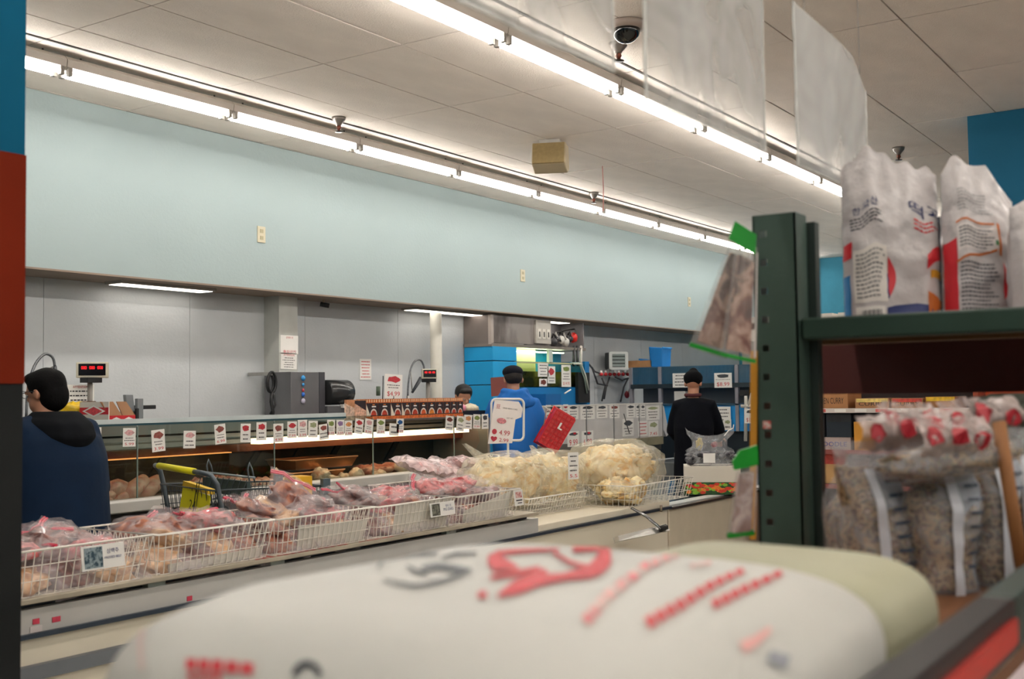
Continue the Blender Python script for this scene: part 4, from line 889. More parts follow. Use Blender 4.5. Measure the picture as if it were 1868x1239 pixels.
# second row basket behind, with red and white packs
q0 = P(742, 868, Y=3.72); q1 = P(905, 860, Y=3.72)
basket('white basket behind the row, holding red and white meat packs', q0.x, q1.x, 3.62, 3.98, .86, .985, (.0, .98, .9, .9), group=None)
wr_f = film('#e6d0d0', .55, .16, 20, .8, 'wrapfilm')
for k, (x, y, lab) in enumerate(((775, 852, 'red and white streaked meat pack, leftmost behind the basket row'), (812, 856, 'red and white streaked meat pack, second behind the basket row'), (846, 850, 'red and white streaked meat pack, third behind the basket row'), (872, 862, 'red and white streaked meat pack, rightmost next to the yellow bags'))):
    c = P(x, y, Y=3.8); t = thing('meat_pack', lab, 'pack', (c.x, 3.8, max(c.z, 1.0)), .3 * k, 'red and white meat packs'); t.rotation_euler = (.25, .15 * (-1) ** k, .5 * k)
    MB().blob((0, 0, 0), (.13, .09, .026), k + 3, .15, 9, 3).build('meat_slices', mottled(['#b8333a', '#d98a88', '#f0dcd6', '#c24a50'], 10, .4, .3), t)
    bag_film(.33, .24, .075, k + 40, wr_f, 'clear_wrap', t)

# ------------------------------------------------------------------ big puffy bags of dried beancurd
curd = mottled(['#c08c48', '#e4c98c', '#f2e4bc', '#d6aa66', '#eedaa8'], 9, .6, 0)
pf = film('#f0e8d0', .3, .16, 13, .9, 'pufffilm')
def puffy(lab, c, r, seed, ears=()):
    t = thing('beancurd_bag', lab, 'bag', (c[0], c[1], c[2] - r[2]), 0, 'large clear bags of dried beancurd')
    rd = random.Random(seed); m = MB()
    for k in range(26):
        th = rd.uniform(0, 6.28); ph = rd.uniform(-.9, 1.0); q = .62
        m.blob((r[0] * q * math.cos(th) * math.cos(ph), r[1] * q * math.sin(th) * math.cos(ph), r[2] + r[2] * .66 * math.sin(ph)), (rd.uniform(.05, .09), rd.uniform(.04, .08), rd.uniform(.02, .045)), seed + k, .4, 7, 3)
    m.blob((0, 0, r[2]), (r[0] * .8, r[1] * .8, r[2] * .78), seed, .14, 14, 4); m.build('dried_beancurd', curd, t)
    m = MB(); m.blob((0, 0, r[2]), r, seed + 1, .06, 26, 3.2, pw=.85)
    for (ex, ey, ez, bx_, bz_) in ears:
        m.add([(bx_ - .09, 0, bz_), (bx_ + .09, 0, bz_), (ex + .02, ey, ez), (ex - .02, ey, ez), (bx_, -.05, bz_ + .02), (bx_ , .05, bz_ + .02)], [(0, 4, 3), (4, 1, 2), (4, 2, 3), (0, 3, 5), (5, 3, 2), (5, 2, 1)], 0, True)
    m.build('clear_bag', pf, t); return t
ca = P(935, 868, Y=3.55)
puffy('puffy clear bag of pale beancurd with a pointed corner at its upper left', (5.10, 3.52, .985), (.29, .22, .16), 3, ((-.2, .12, .37, -.1, .24),))
puffy('puffy bag of beancurd in the middle, below the red basket', (5.5, 3.5, .985), (.25, .22, .155), 9, ((.0, .1, .33, .02, .2),))
puffy('largest rounded bag of yellowish beancurd in the wide wire basket', (6.10, 3.38, .997), (.36, .28, .18), 15)
puffy('beancurd bag low at the front of the wide wire basket', (5.86, 3.2, .885), (.16, .12, .075), 22)
basket('wide wire basket under the largest beancurd bag', 5.70, 6.52, 3.05, 3.70, .803, .925, None, group=None, r_=.002, sx=.04)
basket('wire basket under the left beancurd bags', 5.02, 5.62, 3.3, 3.75, .803, .90, None, group=None, r_=.002)
c = P(1046, 850, Y=3.25)
card('handwritten paper between the two large beancurd bags', 'label', (c.x, 3.25, c.z), (1, -.35, 0), (0, 0, 1), .075, .15, None, '5.5', lines=4, name='paper_note', group=None, priceh=.12)
c = P(1038, 891, Y=3.08)
card('small white label with black letters on the wide wire basket', 'label', (5.69, 3.42, .885), (0, -1, 0), (0, 0, 1), .13, .05, None, None, head='두부피', lines=0, name='basket_label', group=None, ink=blk_ink)

# ------------------------------------------------------------------ vegetable box and black mushroom bag
vD = 7.6; vx0 = P(1249, 903, D=vD); v1 = P(1352, 903, D=vD - .05)
zt = P(1290, 851, D=vD).z
t = thing('vegetable_box', 'white box with a band of vegetable pictures on the second freezer', 'box', (vx0.x, vx0.y, .767), math.atan2(v1.y - vx0.y, v1.x - vx0.x)); w_ = math.hypot(v1.x - vx0.x, v1.y - vx0.y)
MB().box(0, w_, 0, .3, 0, zt - .767).build('carton', mat('#cfc8bb', .7, var=.03), t)
M_ = plane_M((0, -.0015, 0), (1, 0, 0), (0, 0, 1)); hh = zt - .767
m_ = MB(); rect(m_, M_, .0, w_, 0, hh * .44, 0); m_.build('picture_band', mat('#1d4a1c', .5, var=.5, vs=30), t)
M2 = plane_M((-.0015, .3, 0), (0, -1, 0), (0, 0, 1)); m_ = MB(); rect(m_, M2, .0, .3, 0, hh * .44, 0); m_.build('picture_band', mat('#1d4a1c', .5, var=.5, vs=30), t)
rnd = random.Random(3)
for (MM, ww, nn) in ((M_, w_, 26), (M2, .3, 16)):
    for col, cnt in (('#c8321c', 1.), ('#df7a22', .8), ('#7fb02c', .8)):
        m_ = MB()
        for k in range(int(nn * cnt)):
            x = rnd.uniform(.02, ww - .02); y = rnd.uniform(.012, hh * .4); r_ = rnd.uniform(.008, .018); n = 7
            m_.add([MM @ Vector((x + r_ * math.cos(6.283 * q / n) * 1.3, y + r_ * .7 * math.sin(6.283 * q / n), .0006 + k * .00002)) for q in range(n)], [tuple(range(n))])
        m_.build('printed_vegetables', mat(col, .5, var=.2, vs=50), t)
bz = zt + .002; vr = math.atan2(v1.y - vx0.y, v1.x - vx0.x); bcv = vx0.lerp(v1, .48) + Vector((-math.sin(vr), math.cos(vr), 0)) * .14
t = thing('mushroom_bag', 'clear knotted bag of black mushrooms on the vegetable box', 'bag', (bcv.x, bcv.y, bz), vr)
m = MB(); rd = random.Random(8)
for k in range(60): m.blob((rd.uniform(-.17, .17), rd.uniform(-.09, .09), rd.uniform(.012, .085)), (rd.uniform(.018, .03), rd.uniform(.015, .028), rd.uniform(.01, .016)), k, .3, 5, 3)
m.build('black_mushrooms', mottled(['#0f0e12', '#222027', '#3d3942', '#151318'], 25, .4, .2), t)
m = MB(); n = 20; prof = [(.0, 1), (.03, 1.06), (.07, 1.05), (.1, .98), (.125, .8), (.15, .82), (.175, 1.0), (.2, 1.08)]
vs = []; fs = []
for (z, s) in prof:
    for i in range(n):
        a = 6.283 * i / n; e = .155 * s; q = .03 * noise.noise(Vector((math.cos(a) * 3, math.sin(a) * 3, z * 25)))
        zz = z + (0 if z < .12 else (abs(math.cos(a)) ** 2.5) * (z - .12) * .75)
        vs.append(((e + q) * math.cos(a), (.10 if z < .12 else .10 * (1 - (z - .12) * 9)) * math.sin(a) + q, zz))
for j in range(len(prof) - 1):
    for i in range(n): fs.append((j * n + i, j * n + (i + 1) % n, (j + 1) * n + (i + 1) % n, (j + 1) * n + i))
m.add(vs, fs, 0, True); m.build('clear_bag', film('#d8dade', .26, .12, 20, .9, 'mfilm'), t)
MB().box(-.05, .03, -.112, -.110, .02, .085).build('white_label', paper, t)
MB().tube([(.1, 0, .2), (.13, 0, .235), (.16, 0, .25), (.165, 0, .275)], .004, 5).build('twist', paper, t)
c = P(1300, 797, Y=3.5)
tag(MB().blob((0, 0, 0), (.03, .02, .045), 2, .3, 8).build('yellow_fruit', mat('#b8a02a', .5, var=.3, vs=20)), 'yellow and red pepper piece behind the knot of the mushroom bag', 'pepper'); COL.objects[-1].location = (bcv.x + .05, bcv.y + .1, bz + .14)
c = P(1308, 800, Y=3.5)
tag(MB().blob((0, 0, 0), (.028, .02, .022), 3, .3, 8).build('red_pepper', mat('#8c1420', .4, var=.3, vs=20)), 'dark red pepper piece beside the yellow one', 'pepper'); COL.objects[-1].location = (bcv.x + .12, bcv.y + .02, bz + .13)

# ------------------------------------------------------------------ framed price sign on a pole in front of the blue hoodie
sy = 3.9; sc = P(926, 766, Y=sy); k = sc.length / FPX
t = thing('framed_price_sign', 'white framed price sign on a pole in front of the blue hoodie', 'sign', (sc.x, sy, .80))
RT = Vector((.82, -.57, 0)).normalized(); zc = sc.z - .8
M_ = plane_M((0, 0, zc), RT, (0, 0, 1)) @ Matrix.Rotation(R(-1), 4, 'Z')
a, b = 31 * k, 37 * k; loop = []
for (sx_, sy_) in ((1, 1), (-1, 1), (-1, -1), (1, -1)):
    for q in range(5):
        an = {(1, 1): 0, (-1, 1): 90, (-1, -1): 180, (1, -1): 270}[(sx_, sy_)] + q * 22.5; loop.append(M_ @ Vector((sx_ * (a - .03) + .03 * math.cos(R(an)), sy_ * (b - .03) + .03 * math.sin(R(an)), 0)))
MB().tube(loop, .0075, 8, closed=True).build('frame', mat('#d9d8d2', .4), t)
MB().tube([(0, 0, 0), (0, 0, zc - b)], .007, 8).build('pole', mat('#d0cfc8', .4), t)
MB().box(-.07, .07, -.07, .07, 0, .008).build('foot', mat('#3a3a3c', .5), t)
M3 = M_ @ Matrix.Rotation(R(-7), 4, 'Z') @ Matrix.Translation((-.012, -.018, .012))
m_ = MB(); sh = [(-a * .86, b * 1.02), (a * .62, b * 1.08), (a * .92, b * .78), (a * .9, b * .35), (a * .55, b * .2), (a * .52, -b * .95), (-a * .95, -b * 1.12)]
m_.add([M3 @ Vector((x, y, 0)) for x, y in sh] + [M3 @ Vector((x, y, -.002)) for x, y in sh], [tuple(range(7)), tuple(range(13, 6, -1))]); m_.build('paper_sheet', mat('#e2dcd9', .5), t)
m_ = MB(); put_text(m_, '● 4.99', M3 @ Matrix.Translation((-a * .25, -b * .5, .0015)), w=a * 1.1, h=b * .26); put_text(m_, '♥ 2.99', M3 @ Matrix.Translation((-a * .28, -b * .86, .0015)), w=a * 1.1, h=b * .26); put_text(m_, '豆', M3 @ Matrix.Translation((-a * .6, b * .72, .0015)), h=b * .2); m_.build('red_price', mat('#b03040', .6), t)
m_ = MB(); put_text(m_, 'DRIED BEAN CURD', M3 @ Matrix.Translation((a * .15, b * .68, .0015)), w=a * .9); put_text(m_, 'NET WT', M3 @ Matrix.Translation((a * .2, b * .22, .0015)), w=a * .4); m_.build('small_lettering', blk_ink, t)
m_ = MB(); n = 12; m_.add([M3 @ Vector((-a * .3 + a * .3 * math.cos(6.283 * q / n), b * .05 + b * .14 * math.sin(6.283 * q / n), .0015)) for q in range(n)], [tuple(range(n))]); m_.build('dish_picture', mat('#c07a80', .6, var=.5, vs=90), t)
# ------------------------------------------------------------------ people
def ring_loft(mb, rings, n=24, mi=0):
    """rings: (centre, (rx, ry), yaw) horizontal-ish ellipses"""
    vs = []; fs = []
    for (c, r, yaw) in rings:
        for j in range(n):
            a = 2 * math.pi * j / n; x = math.cos(a) * r[0]; y = math.sin(a) * r[1]
            vs.append(Vector((c[0] + x * math.cos(yaw) - y * math.sin(yaw), c[1] + x * math.sin(yaw) + y * math.cos(yaw), c[2])))
    k = len(rings)
    for i in range(k - 1):
        for j in range(n): fs.append((i * n + j, i * n + (j + 1) % n, (i + 1) * n + (j + 1) % n, (i + 1) * n + j))
    fs += [tuple(range(n - 1, -1, -1)), tuple((k - 1) * n + j for j in range(n))]
    mb.add(vs, fs, mi, True)
def remesh(o, vox, sm=4):
    m = o.modifiers.new('remesh', 'REMESH'); m.mode = 'VOXEL'; m.voxel_size = vox; m.use_smooth_shade = True
    s = o.modifiers.new('smooth', 'SMOOTH'); s.factor = .5; s.iterations = sm
    return o
skin_m = mat('#b98468', .55, var=.06, vs=12)
def hand(mb, wrist, d, up, s=1):
    """palm and five bent fingers: d = direction of the hand, up = back of the hand"""
    d = Vector(d).normalized(); up = Vector(up); side = d.cross(up).normalized(); up = side.cross(d).normalized(); w_ = Vector(wrist)
    mb.tube([w_ - d * .03, w_ + d * .02, w_ + d * .06, w_ + d * .095], [.026, .03, .037, .034], 10, sq=.5)
    for k, (o, L_) in enumerate(((-.03, .058), (-.011, .072), (.010, .077), (.030, .070))):
        b = w_ + d * .088 + side * (o * s); mb.tube([b - d * .02, b + d * L_ * .45 - up * .004, b + d * L_ * .8 - up * .02, b + d * L_ * .9 - up * .045], [.010, .0095, .0088, .0075], 8)
    b = w_ + d * .03 + side * (.032 * s); mb.tube([b - side * .01 * s, b + side * .028 * s + d * .02, b + side * .038 * s + d * .05 - up * .012], [.013, .011, .009], 8)
def person(label, loc, yaw, H, parts, head_yaw=0, head_pitch=0, arms=None, lean=.0, group=None):
    """local frame: +x is where the person faces, +y their left"""
    t = thing('person', label, 'person', loc, yaw); S = H / 1.72
    t['S'] = S
    m = MB(); P_ = lambda x, y, z: Vector((x * S, y * S, z * S))
    ls = lean
    for s in (1, -1):
        m.tube([P_(0, s * .09, .90), P_(.01, s * .095, .70), P_(.015, s * .10, .50), P_(.0, s * .10, .36), P_(-.02, s * .10, .10), P_(-.02, s * .10, .05)], [.098 * S, .085 * S, .062 * S, .058 * S, .04 * S, .04 * S], 14)
        m.tube([P_(-.06, s * .10, .04), P_(.02, s * .105, .04), P_(.14, s * .115, .03), P_(.19, s * .115, .025)], [.035 * S, .042 * S, .038 * S, .02 * S], 12, sq=.8)
    ring_loft(m, [(P_(0, 0, .84), (.12 * S, .165 * S), 0), (P_(0, 0, .95), (.12 * S, .17 * S), 0), (P_(ls * .3, 0, 1.08), (.10 * S, .145 * S), 0), (P_(ls * .6, 0, 1.25), (.115 * S, .165 * S), 0), (P_(ls * .9, 0, 1.38), (.105 * S, .175 * S), 0), (P_(ls, 0, 1.44), (.06 * S, .10 * S), 0)])
    hc = P_(ls * 1.25 + .02, 0, 1.60)
    m.tube([P_(ls, 0, 1.40), P_(ls * 1.1 + .01, 0, 1.48), hc - Vector((0, 0, .06))], [.062 * S, .056 * S, .056 * S], 14)
    Rh = Matrix.Translation(hc) @ Matrix.Rotation(head_yaw, 4, 'Z') @ Matrix.Rotation(head_pitch, 4, 'Y')
    q = lambda x, y, z: Rh @ Vector((x * S, y * S, z * S))
    m.blob(q(-.008, 0, .025), (.098 * S, .077 * S, .093 * S), 1, 0, 14, M=Rh.to_3x3().to_4x4())
    m.blob(q(.03, 0, -.05), (.066 * S, .056 * S, .066 * S), 1, 0, 12, M=Rh.to_3x3().to_4x4())
    m.blob(q(.052, 0, -.088), (.026 * S, .028 * S, .022 * S), 1, 0, 8)
    m.tube([q(.085, 0, .01), q(.105, 0, -.022), q(.093, 0, -.034)], [.009 * S, .015 * S, .010 * S], 8)
    m.blob(q(.088, 0, -.062), (.012 * S, .024 * S, .008 * S), 1, 0, 8, M=Rh.to_3x3().to_4x4())
    for s in (1, -1):
        m.blob(q(-.008, s * .078, -.012), (.02 * S, .01 * S, .032 * S), 1, 0, 8, M=Rh.to_3x3().to_4x4() @ Matrix.Rotation(s * -.35, 4, 'Z'))
        m.blob(q(.075, s * .032, .012), (.02 * S, .022 * S, .010 * S), 1, 0, 8, M=Rh.to_3x3().to_4x4())
    for s in (1, -1):
        a = arms[0 if s > 0 else 1]; sh = P_(ls * .9, s * min(.175, abs(a[0][1]) * .62), 1.37); el = P_(*a[0]); wr_ = P_(*a[1]); dd = (wr_ - el).normalized()
        m.tube([P_(ls * .9, s * .10, 1.39), sh, sh.lerp(el, .5), el, el.lerp(wr_, .5), wr_], [.055 * S, .056 * S, .046 * S, .040 * S, .036 * S, .026 * S], 12)
        hand(m, wr_, dd, (0, 0, 1) if abs(dd.z) < .7 else (1, 0, 0), -s)
    b = m.build('body', skin_m, t); remesh(b, .0075, 3)
    for s in (1, -1):
        MB().blob(q(.082, s * .032, .008), (.011 * S, .011 * S, .011 * S), 1, 0, 8).build('eye', mat('#e8e4de', .2, var=0), b)
    t['q'] = 0
    return t, P_, q, S
def sleeves(m, P_, arms, ls, r=(.085, .082, .07, .058, .055), end=.97):
    for s in (1, -1):
        a = arms[0 if s > 0 else 1]; sh = P_(ls * .9, s * min(.17, abs(a[0][1]) * .66), 1.37); el = P_(*a[0]); wr_ = P_(*a[1])
        m.tube([P_(ls * .9, s * .06, 1.38), sh, sh.lerp(el, .5), el, el.lerp(wr_, .5), el.lerp(wr_, end)], [r[0] * .95, r[0], r[1], r[2], r[3], r[4]], 14)
def trousers(t, P_, S, m_, z1=.98, shoe='#1b1b1d'):
    m = MB()
    for s in (1, -1): m.tube([P_(0, s * .085, .92), P_(.005, s * .10, .70), P_(.01, s * .105, .45), P_(-.01, s * .105, .2), P_(-.015, s * .105, .09)], [.115 * S, .105 * S, .085 * S, .075 * S, .072 * S], 14)
    ring_loft(m, [(P_(0, 0, .80), (.13 * S, .175 * S), 0), (P_(0, 0, .92), (.135 * S, .185 * S), 0), (P_(0, 0, z1), (.125 * S, .175 * S), 0)])
    remesh(m.build('trousers', m_, t), .014, 4)
    for s in (1, -1):
        k = MB(); k.tube([P_(-.085, s * .105, .045), P_(0, s * .108, .06), P_(.1, s * .115, .045), P_(.205, s * .118, .03)], [.042 * S, .052 * S, .046 * S, .026 * S], 12, sq=.85)
        k.box(-.10 * S, .19 * S, s * .11 * S - .04, s * .11 * S + .045, 0, .022); k.build('shoe', mat(shoe, .5), t)
def garment(t, name, rings, P_, arms, ls, m_, r, vox=.013, extra=None, end=.97, sm=5):
    m = MB(); ring_loft(m, rings, 28); sleeves(m, P_, arms, ls, r, end)
    if extra: extra(m)
    return remesh(m.build(name, m_, t), vox, sm)

# --- left: navy parka with a black hood, glasses
loc = P(106, 1000, D=5.35); loc.z = 0
yaw = R(96); Hh = P(85, 672, D=5.35).z
arms = [((.10, .27, 1.12), (.30, .20, 1.08)), ((.06, -.27, 1.10), (.26, -.2, 1.02))]
t, P_, q, S = person('man in a long navy coat with a black hood and glasses, at the left', loc, yaw, Hh - .0, None, head_yaw=.2, head_pitch=.2, arms=arms, lean=.07)
trousers(t, P_, S, mat('#23262c', .8))
nav = mat('#041d36', .85, var=.15, vs=5, bump=.3, bs=14, spec=.25)
rings = [(P_(-.01, 0, .60), (.20, .275), 0), (P_(-.01, 0, .66), (.205, .285), 0), (P_(0, 0, .85), (.195, .275), 0), (P_(0, 0, 1.05), (.185, .262), 0), (P_(.01, 0, 1.25), (.18, .262), 0), (P_(.02, 0, 1.36), (.155, .235), 0), (P_(.02, 0, 1.43), (.12, .15), 0), (P_(.02, 0, 1.47), (.095, .095), 0)]
garment(t, 'coat', rings, P_, arms, .06, nav, (.112, .108, .092, .08, .072))
m = MB(); 
ring_loft(m, [(P_(-.05, 0, 1.31), (.10, .10), 0), (P_(-.05, 0, 1.37), (.13, .15), 0), (P_(-.01, 0, 1.44), (.13, .15), 0), (P_(.03, 0, 1.50), (.105, .11), 0)], 28)
m.tube([P_(.11, .10, 1.45), P_(0, .15, 1.43), P_(-.10, .08, 1.41), P_(-.12, 0, 1.40), P_(-.10, -.08, 1.41), P_(0, -.15, 1.43), P_(.11, -.10, 1.45)], [.03, .038, .045, .048, .045, .038, .03], 12)
remesh(m.build('hood', mat('#101216', .95, var=.15, vs=20, spec=.15), t), .013, 5)
m = MB(); m.blob(q(-.022, 0, .035), (.104 * S, .089 * S, .088 * S), 1, .02, 16, M=Matrix.Rotation(.22, 4, 'Z')); m.blob(q(-.055, 0, -.03), (.07 * S, .075 * S, .085 * S), 2, .02, 12); m.blob(q(.03, 0, .075), (.065 * S, .072 * S, .04 * S), 3, .03, 12)
o = remesh(m.build('hair', mat('#070607', .8, var=.3, vs=40, bump=.3, bs=120, spec=.15), t), .009, 3)
m = MB()
for s in (1, -1):
    m.tube([q(.098, s * .034 + .026 * math.cos(6.283 * k / 14), .006 + .019 * math.sin(6.283 * k / 14)) for k in range(14)], .0018, 5, closed=True); m.tube([q(.098, s * .06, .01), q(.04, s * .08, .01), q(-.01, s * .085, .0)], .0018, 5)
m.tube([q(.1, -.009, .01), q(.1, .009, .01)], .0018, 5); m.build('glasses', mat('#24252a', .3), t)

# --- middle: blue hoodie, dark cap, red basket on the arm
loc = P(942, 1000, D=9.7); loc.z = 0; Hh = P(925, 681, D=9.7).z
yaw = R(40)
arms = [((.10, .235, 1.12), (.30, .13, 1.10)), ((.06, -.25, 1.13), (.26, -.16, 1.10))]
t, P_, q, S = person('man in a bright blue hoodie and dark cap seen from behind', loc, yaw, Hh + .07, None, head_yaw=.1, head_pitch=.42, arms=arms, lean=.05)
trousers(t, P_, S, mat('#20242c', .8))
bh = mat('#0f66b8', .8, var=.08, vs=5, bump=.3, bs=12)
rings = [(P_(0, 0, .80), (.14, .175), 0), (P_(0, 0, .86), (.15, .19), 0), (P_(.0, 0, 1.0), (.15, .195), 0), (P_(.02, 0, 1.2), (.155, .205), 0), (P_(.04, 0, 1.34), (.14, .19), 0), (P_(.05, 0, 1.42), (.11, .12), 0)]
garment(t, 'hoodie', rings, P_, arms, .05, bh, (.082, .080, .072, .062, .056))
m = MB()
for (w_, z, r_) in ((.10, 1.44, .042), (.125, 1.40, .05), (.085, 1.49, .035)):
    m.tube([P_(.1, w_ * .8, z + .0), P_(-.02, w_ * 1.1, z), P_(-.09, w_ * .5, z - .01), P_(-.105, 0, z - .02), P_(-.09, -w_ * .5, z - .01), P_(-.02, -w_ * 1.1, z), P_(.1, -w_ * .8, z)], [r_ * .7, r_, r_, r_, r_, r_, r_ * .7], 12)
m.blob(P_(-.07, 0, 1.42), (.07, .13, .07), 3, .1, 12); remesh(m.build('folded_hood', bh, t), .011, 3)
m = MB(); m.blob(q(-.015, 0, .012), (.098 * S, .084 * S, .07 * S), 1, .02, 14); remesh(m.build('hair', mat('#15110f', .8, bump=.4, bs=100), t), .01, 2)
m = MB(); m.blob(q(-.012, 0, .062), (.108 * S, .093 * S, .062 * S), 1, .0, 16); m.tube([q(.08, 0, .045), q(.15, 0, .035)], [.075, .055], 16, sq=.12)
remesh(m.build('cap', mat('#12141e', .9, var=.15, spec=.2), t), .01, 2)
# red shopping basket hanging from his right arm
bc = P(1016, 786, D=9.35); kk = bc.length / FPX
t = thing('shopping_basket', 'red plastic shopping basket hanging tilted from the arm of the man in the blue hoodie', 'basket', bc)
rt = Vector((.62, -.78, -.0)).normalized(); up = Vector((0, 0, 1)); MB_ = plane_M((0, 0, 0), rt, up) @ Matrix.Rotation(R(-31), 4, 'Z')
a, b, dp = 19 * kk, 33 * kk, .19
red = mat('#c8151c', .4, var=.06)
m = MB()
# floor grid facing the camera
cols, rows = 5, 8
for i in range(cols + 1):
    x = -a + 2 * a * i / cols; m.box(x - .0055, x + .0055, -b, b, -.004, .004, 0, MB_)
for j in range(rows + 1):
    y = -b + 2 * b * j / rows; m.box(-a, a, y - .0065, y + .0065, -.004, .004, 0, MB_)
m.build('floor_grid', red, t)
MB().box(-a * .98, a * .98, -b * .98, b * .98, -.012, -.008, 0, MB_).build('floor_sheet', mat('#d94a48', .4, var=.3, vs=30), t)
for (x0, x1, y0, y1, nm) in ((-a, -a + .006, -b, b, 0), (a - .006, a, -b, b, 0), (-a, a, -b, -b + .006, 0), (-a, a, b - .006, b, 0)):
    sc_ = 1.12; w0 = [Vector((x0, y0, 0)), Vector((x1, y0, 0)), Vector((x1, y1, 0)), Vector((x0, y1, 0))]; w1 = [Vector((v.x * sc_, v.y * sc_, -dp)) for v in w0]
    MB().add([MB_ @ v for v in w0 + w1], [(0, 1, 2, 3), (7, 6, 5, 4), (0, 4, 5, 1), (1, 5, 6, 2), (2, 6, 7, 3), (3, 7, 4, 0)]).build('side_wall', red, t)
MB().tube([MB_ @ Vector((x * a * 1.14, y * b * 1.14, -dp)) for x, y in ((-1, -1), (1, -1), (1, 1), (-1, 1))], .009, 6, closed=True).build('rim', red, t)
m = MB(); rect(m, MB_, -a * .1, a * .35, b * .12, b * .2, .006); rect(m, MB_, -a * .1, a * .08, b * .2, b * .5, .006); m.build('white_label', paper, t)
for s in (-1, 1):
    MB().tube([MB_ @ Vector((-a * .95, b * (.2 + .5 * s), -dp)), MB_ @ Vector((-a * 1.8, b * .8, -dp * .5 + .02 * s)), MB_ @ Vector((-a * 2.1, b * .85, -dp * .5))], .005, 6).build('handle_wire', mat('#d6d3ce', .4), t)

# --- right: black coat and beanie
loc = P(1270, 1000, D=10.8); loc.z = 0; Hh = P(1268, 686, D=10.8).z; yaw = R(22)
arms = [((.12, .21, 1.12), (.32, .14, 1.0)), ((.14, -.235, 1.12), (.34, -.23, 1.04))]
t, P_, q, S = person('man in a long black coat and black beanie at the far tanks', loc, yaw, Hh + .05, None, head_yaw=-.1, head_pitch=.35, arms=arms, lean=.06)
trousers(t, P_, S, mat('#8d877c', .8, var=.08), shoe='#2a2624')
bk_ = mat('#080a12', .9, var=.2, vs=8, bump=.3, bs=14, spec=.15)
rings = [(P_(-.01, 0, .60), (.15, .19), 0), (P_(-.01, 0, .66), (.155, .20), 0), (P_(0, 0, .95), (.15, .19), 0), (P_(.01, 0, 1.15), (.15, .19), 0), (P_(.05, 0, 1.32), (.14, .185), 0), (P_(.06, 0, 1.41), (.115, .15), 0), (P_(.06, 0, 1.45), (.08, .085), 0)]
garment(t, 'coat', rings, P_, arms, .06, bk_, (.08, .078, .07, .06, .054))
m = MB(); m.blob(q(-.012, 0, .045), (.11 * S, .098 * S, .085 * S), 1, .02, 16); m.tube([q(-.02, .0, .12), q(-.04, 0, .14)], [.05, .03], 10); remesh(m.build('beanie', mat('#08090c', .95, bump=.4, bs=80, spec=.15), t), .01, 3)
m = MB(); m.tube([P_(.02, .06, 1.47), P_(-.0, .075, 1.48), P_(-.03, 0, 1.475), P_(0, -.075, 1.48), P_(.02, -.06, 1.47)], .018, 8); m.build('scarf', mat('#4a1c20', .9), t)

# --- worker behind the cartons
loc = P(841, 1000, Y=6.45); loc.z = 0; Hh = P(832, 705, Y=6.45).z
arms = [((.12, .21, 1.1), (.2, .10, 1.0)), ((.12, -.21, 1.1), (.2, -.10, 1.0))]
t, P_, q, S = person('worker with short black hair bending behind the snack cartons', loc, R(-95), Hh + .02, None, head_yaw=-.4, head_pitch=.55, arms=arms, lean=.03)
trousers(t, P_, S, mat('#2b2f38', .8))
rings = [(P_(0, 0, .80), (.14, .19), 0), (P_(0, 0, 1.0), (.14, .20), 0), (P_(.02, 0, 1.2), (.14, .205), 0), (P_(.03, 0, 1.34), (.125, .195), 0), (P_(.03, 0, 1.42), (.09, .12), 0)]
garment(t, 'white_jacket', rings, P_, arms, .03, mat('#d3d3d0', .8, bump=.2, bs=12), (.075, .072, .064, .052, .046))
m = MB(); m.blob(q(-.018, 0, .03), (.103 * S, .086 * S, .09 * S), 1, .02, 14); m.blob(q(.03, 0, .07), (.06 * S, .07 * S, .035 * S), 1, .02, 10); remesh(m.build('hair', mat('#0f0d0d', .6, bump=.3, bs=90), t), .009, 3)

# ------------------------------------------------------------------ shopping trolley
cyaw = R(-16); base = P(378, 863, D=5.6)         # near end of the handle
hz_ = base.z; lx_ = Vector((math.cos(cyaw), math.sin(cyaw), 0)); ly_ = Vector((-math.sin(cyaw), math.cos(cyaw), 0))
t = thing('shopping_trolley', 'grey wire shopping trolley with a yellow handle and yellow notice', 'trolley', (base.x, base.y, 0), cyaw)
Wd = .60; Lc = .70; gm = mat('#5d666c', .4, metal=.4); dk = mat('#2e373e', .45, metal=.3); yel = mat('#e0d61a', .4, var=.05)
H = hz_
MB().tube([(.0, Wd + .05, H + .012), (0, Wd - .01, H + .012)], .014, 10).build('grip_end', mat('#8a9095', .4, metal=.4), t)
MB().tube([(0, Wd - .0, H + .012), (0, .15, H)], .0175, 12).build('yellow_grip', yel, t)
MB().tube([(0, .15, H), (0, .03, H - .004), (.02, .0, H - .012), (.05, -.005, H - .06), (.10, -.005, H - .30), (.13, -.005, H - .55)], .013, 10).build('side_post', gm, t)
MB().tube([(0, Wd + .05, H + .012), (.03, Wd + .055, H - .02), (.05, Wd + .055, H - .1), (.10, Wd + .055, H - .35), (.13, Wd + .055, H - .55)], .013, 10).build('side_post', gm, t)
zt = H - .09; zb = H - .31
m = MB()
def side(y0, y1, n):
    for k in range(n + 1):
        u = k / n; x = .03 + (Lc - .03) * u; yy = y0 + (y1 - y0) * u
        m.tube([(x, yy, zt - .02 * u), (x + (.03 if u < .5 else -.05 * (u - .5)), yy + (.0), zb + .06 * u)], .0022, 4, caps=False)
    for v in (.0, .18, .5, .8, 1): m.tube([(.03, y0, zt + (zb - zt) * v), (Lc, y1, zt - .02 + (zb + .06 - zt + .02) * v)], .003, 4, caps=False)
side(-.0, .06, 30); side(Wd + .05, Wd - .02, 30)
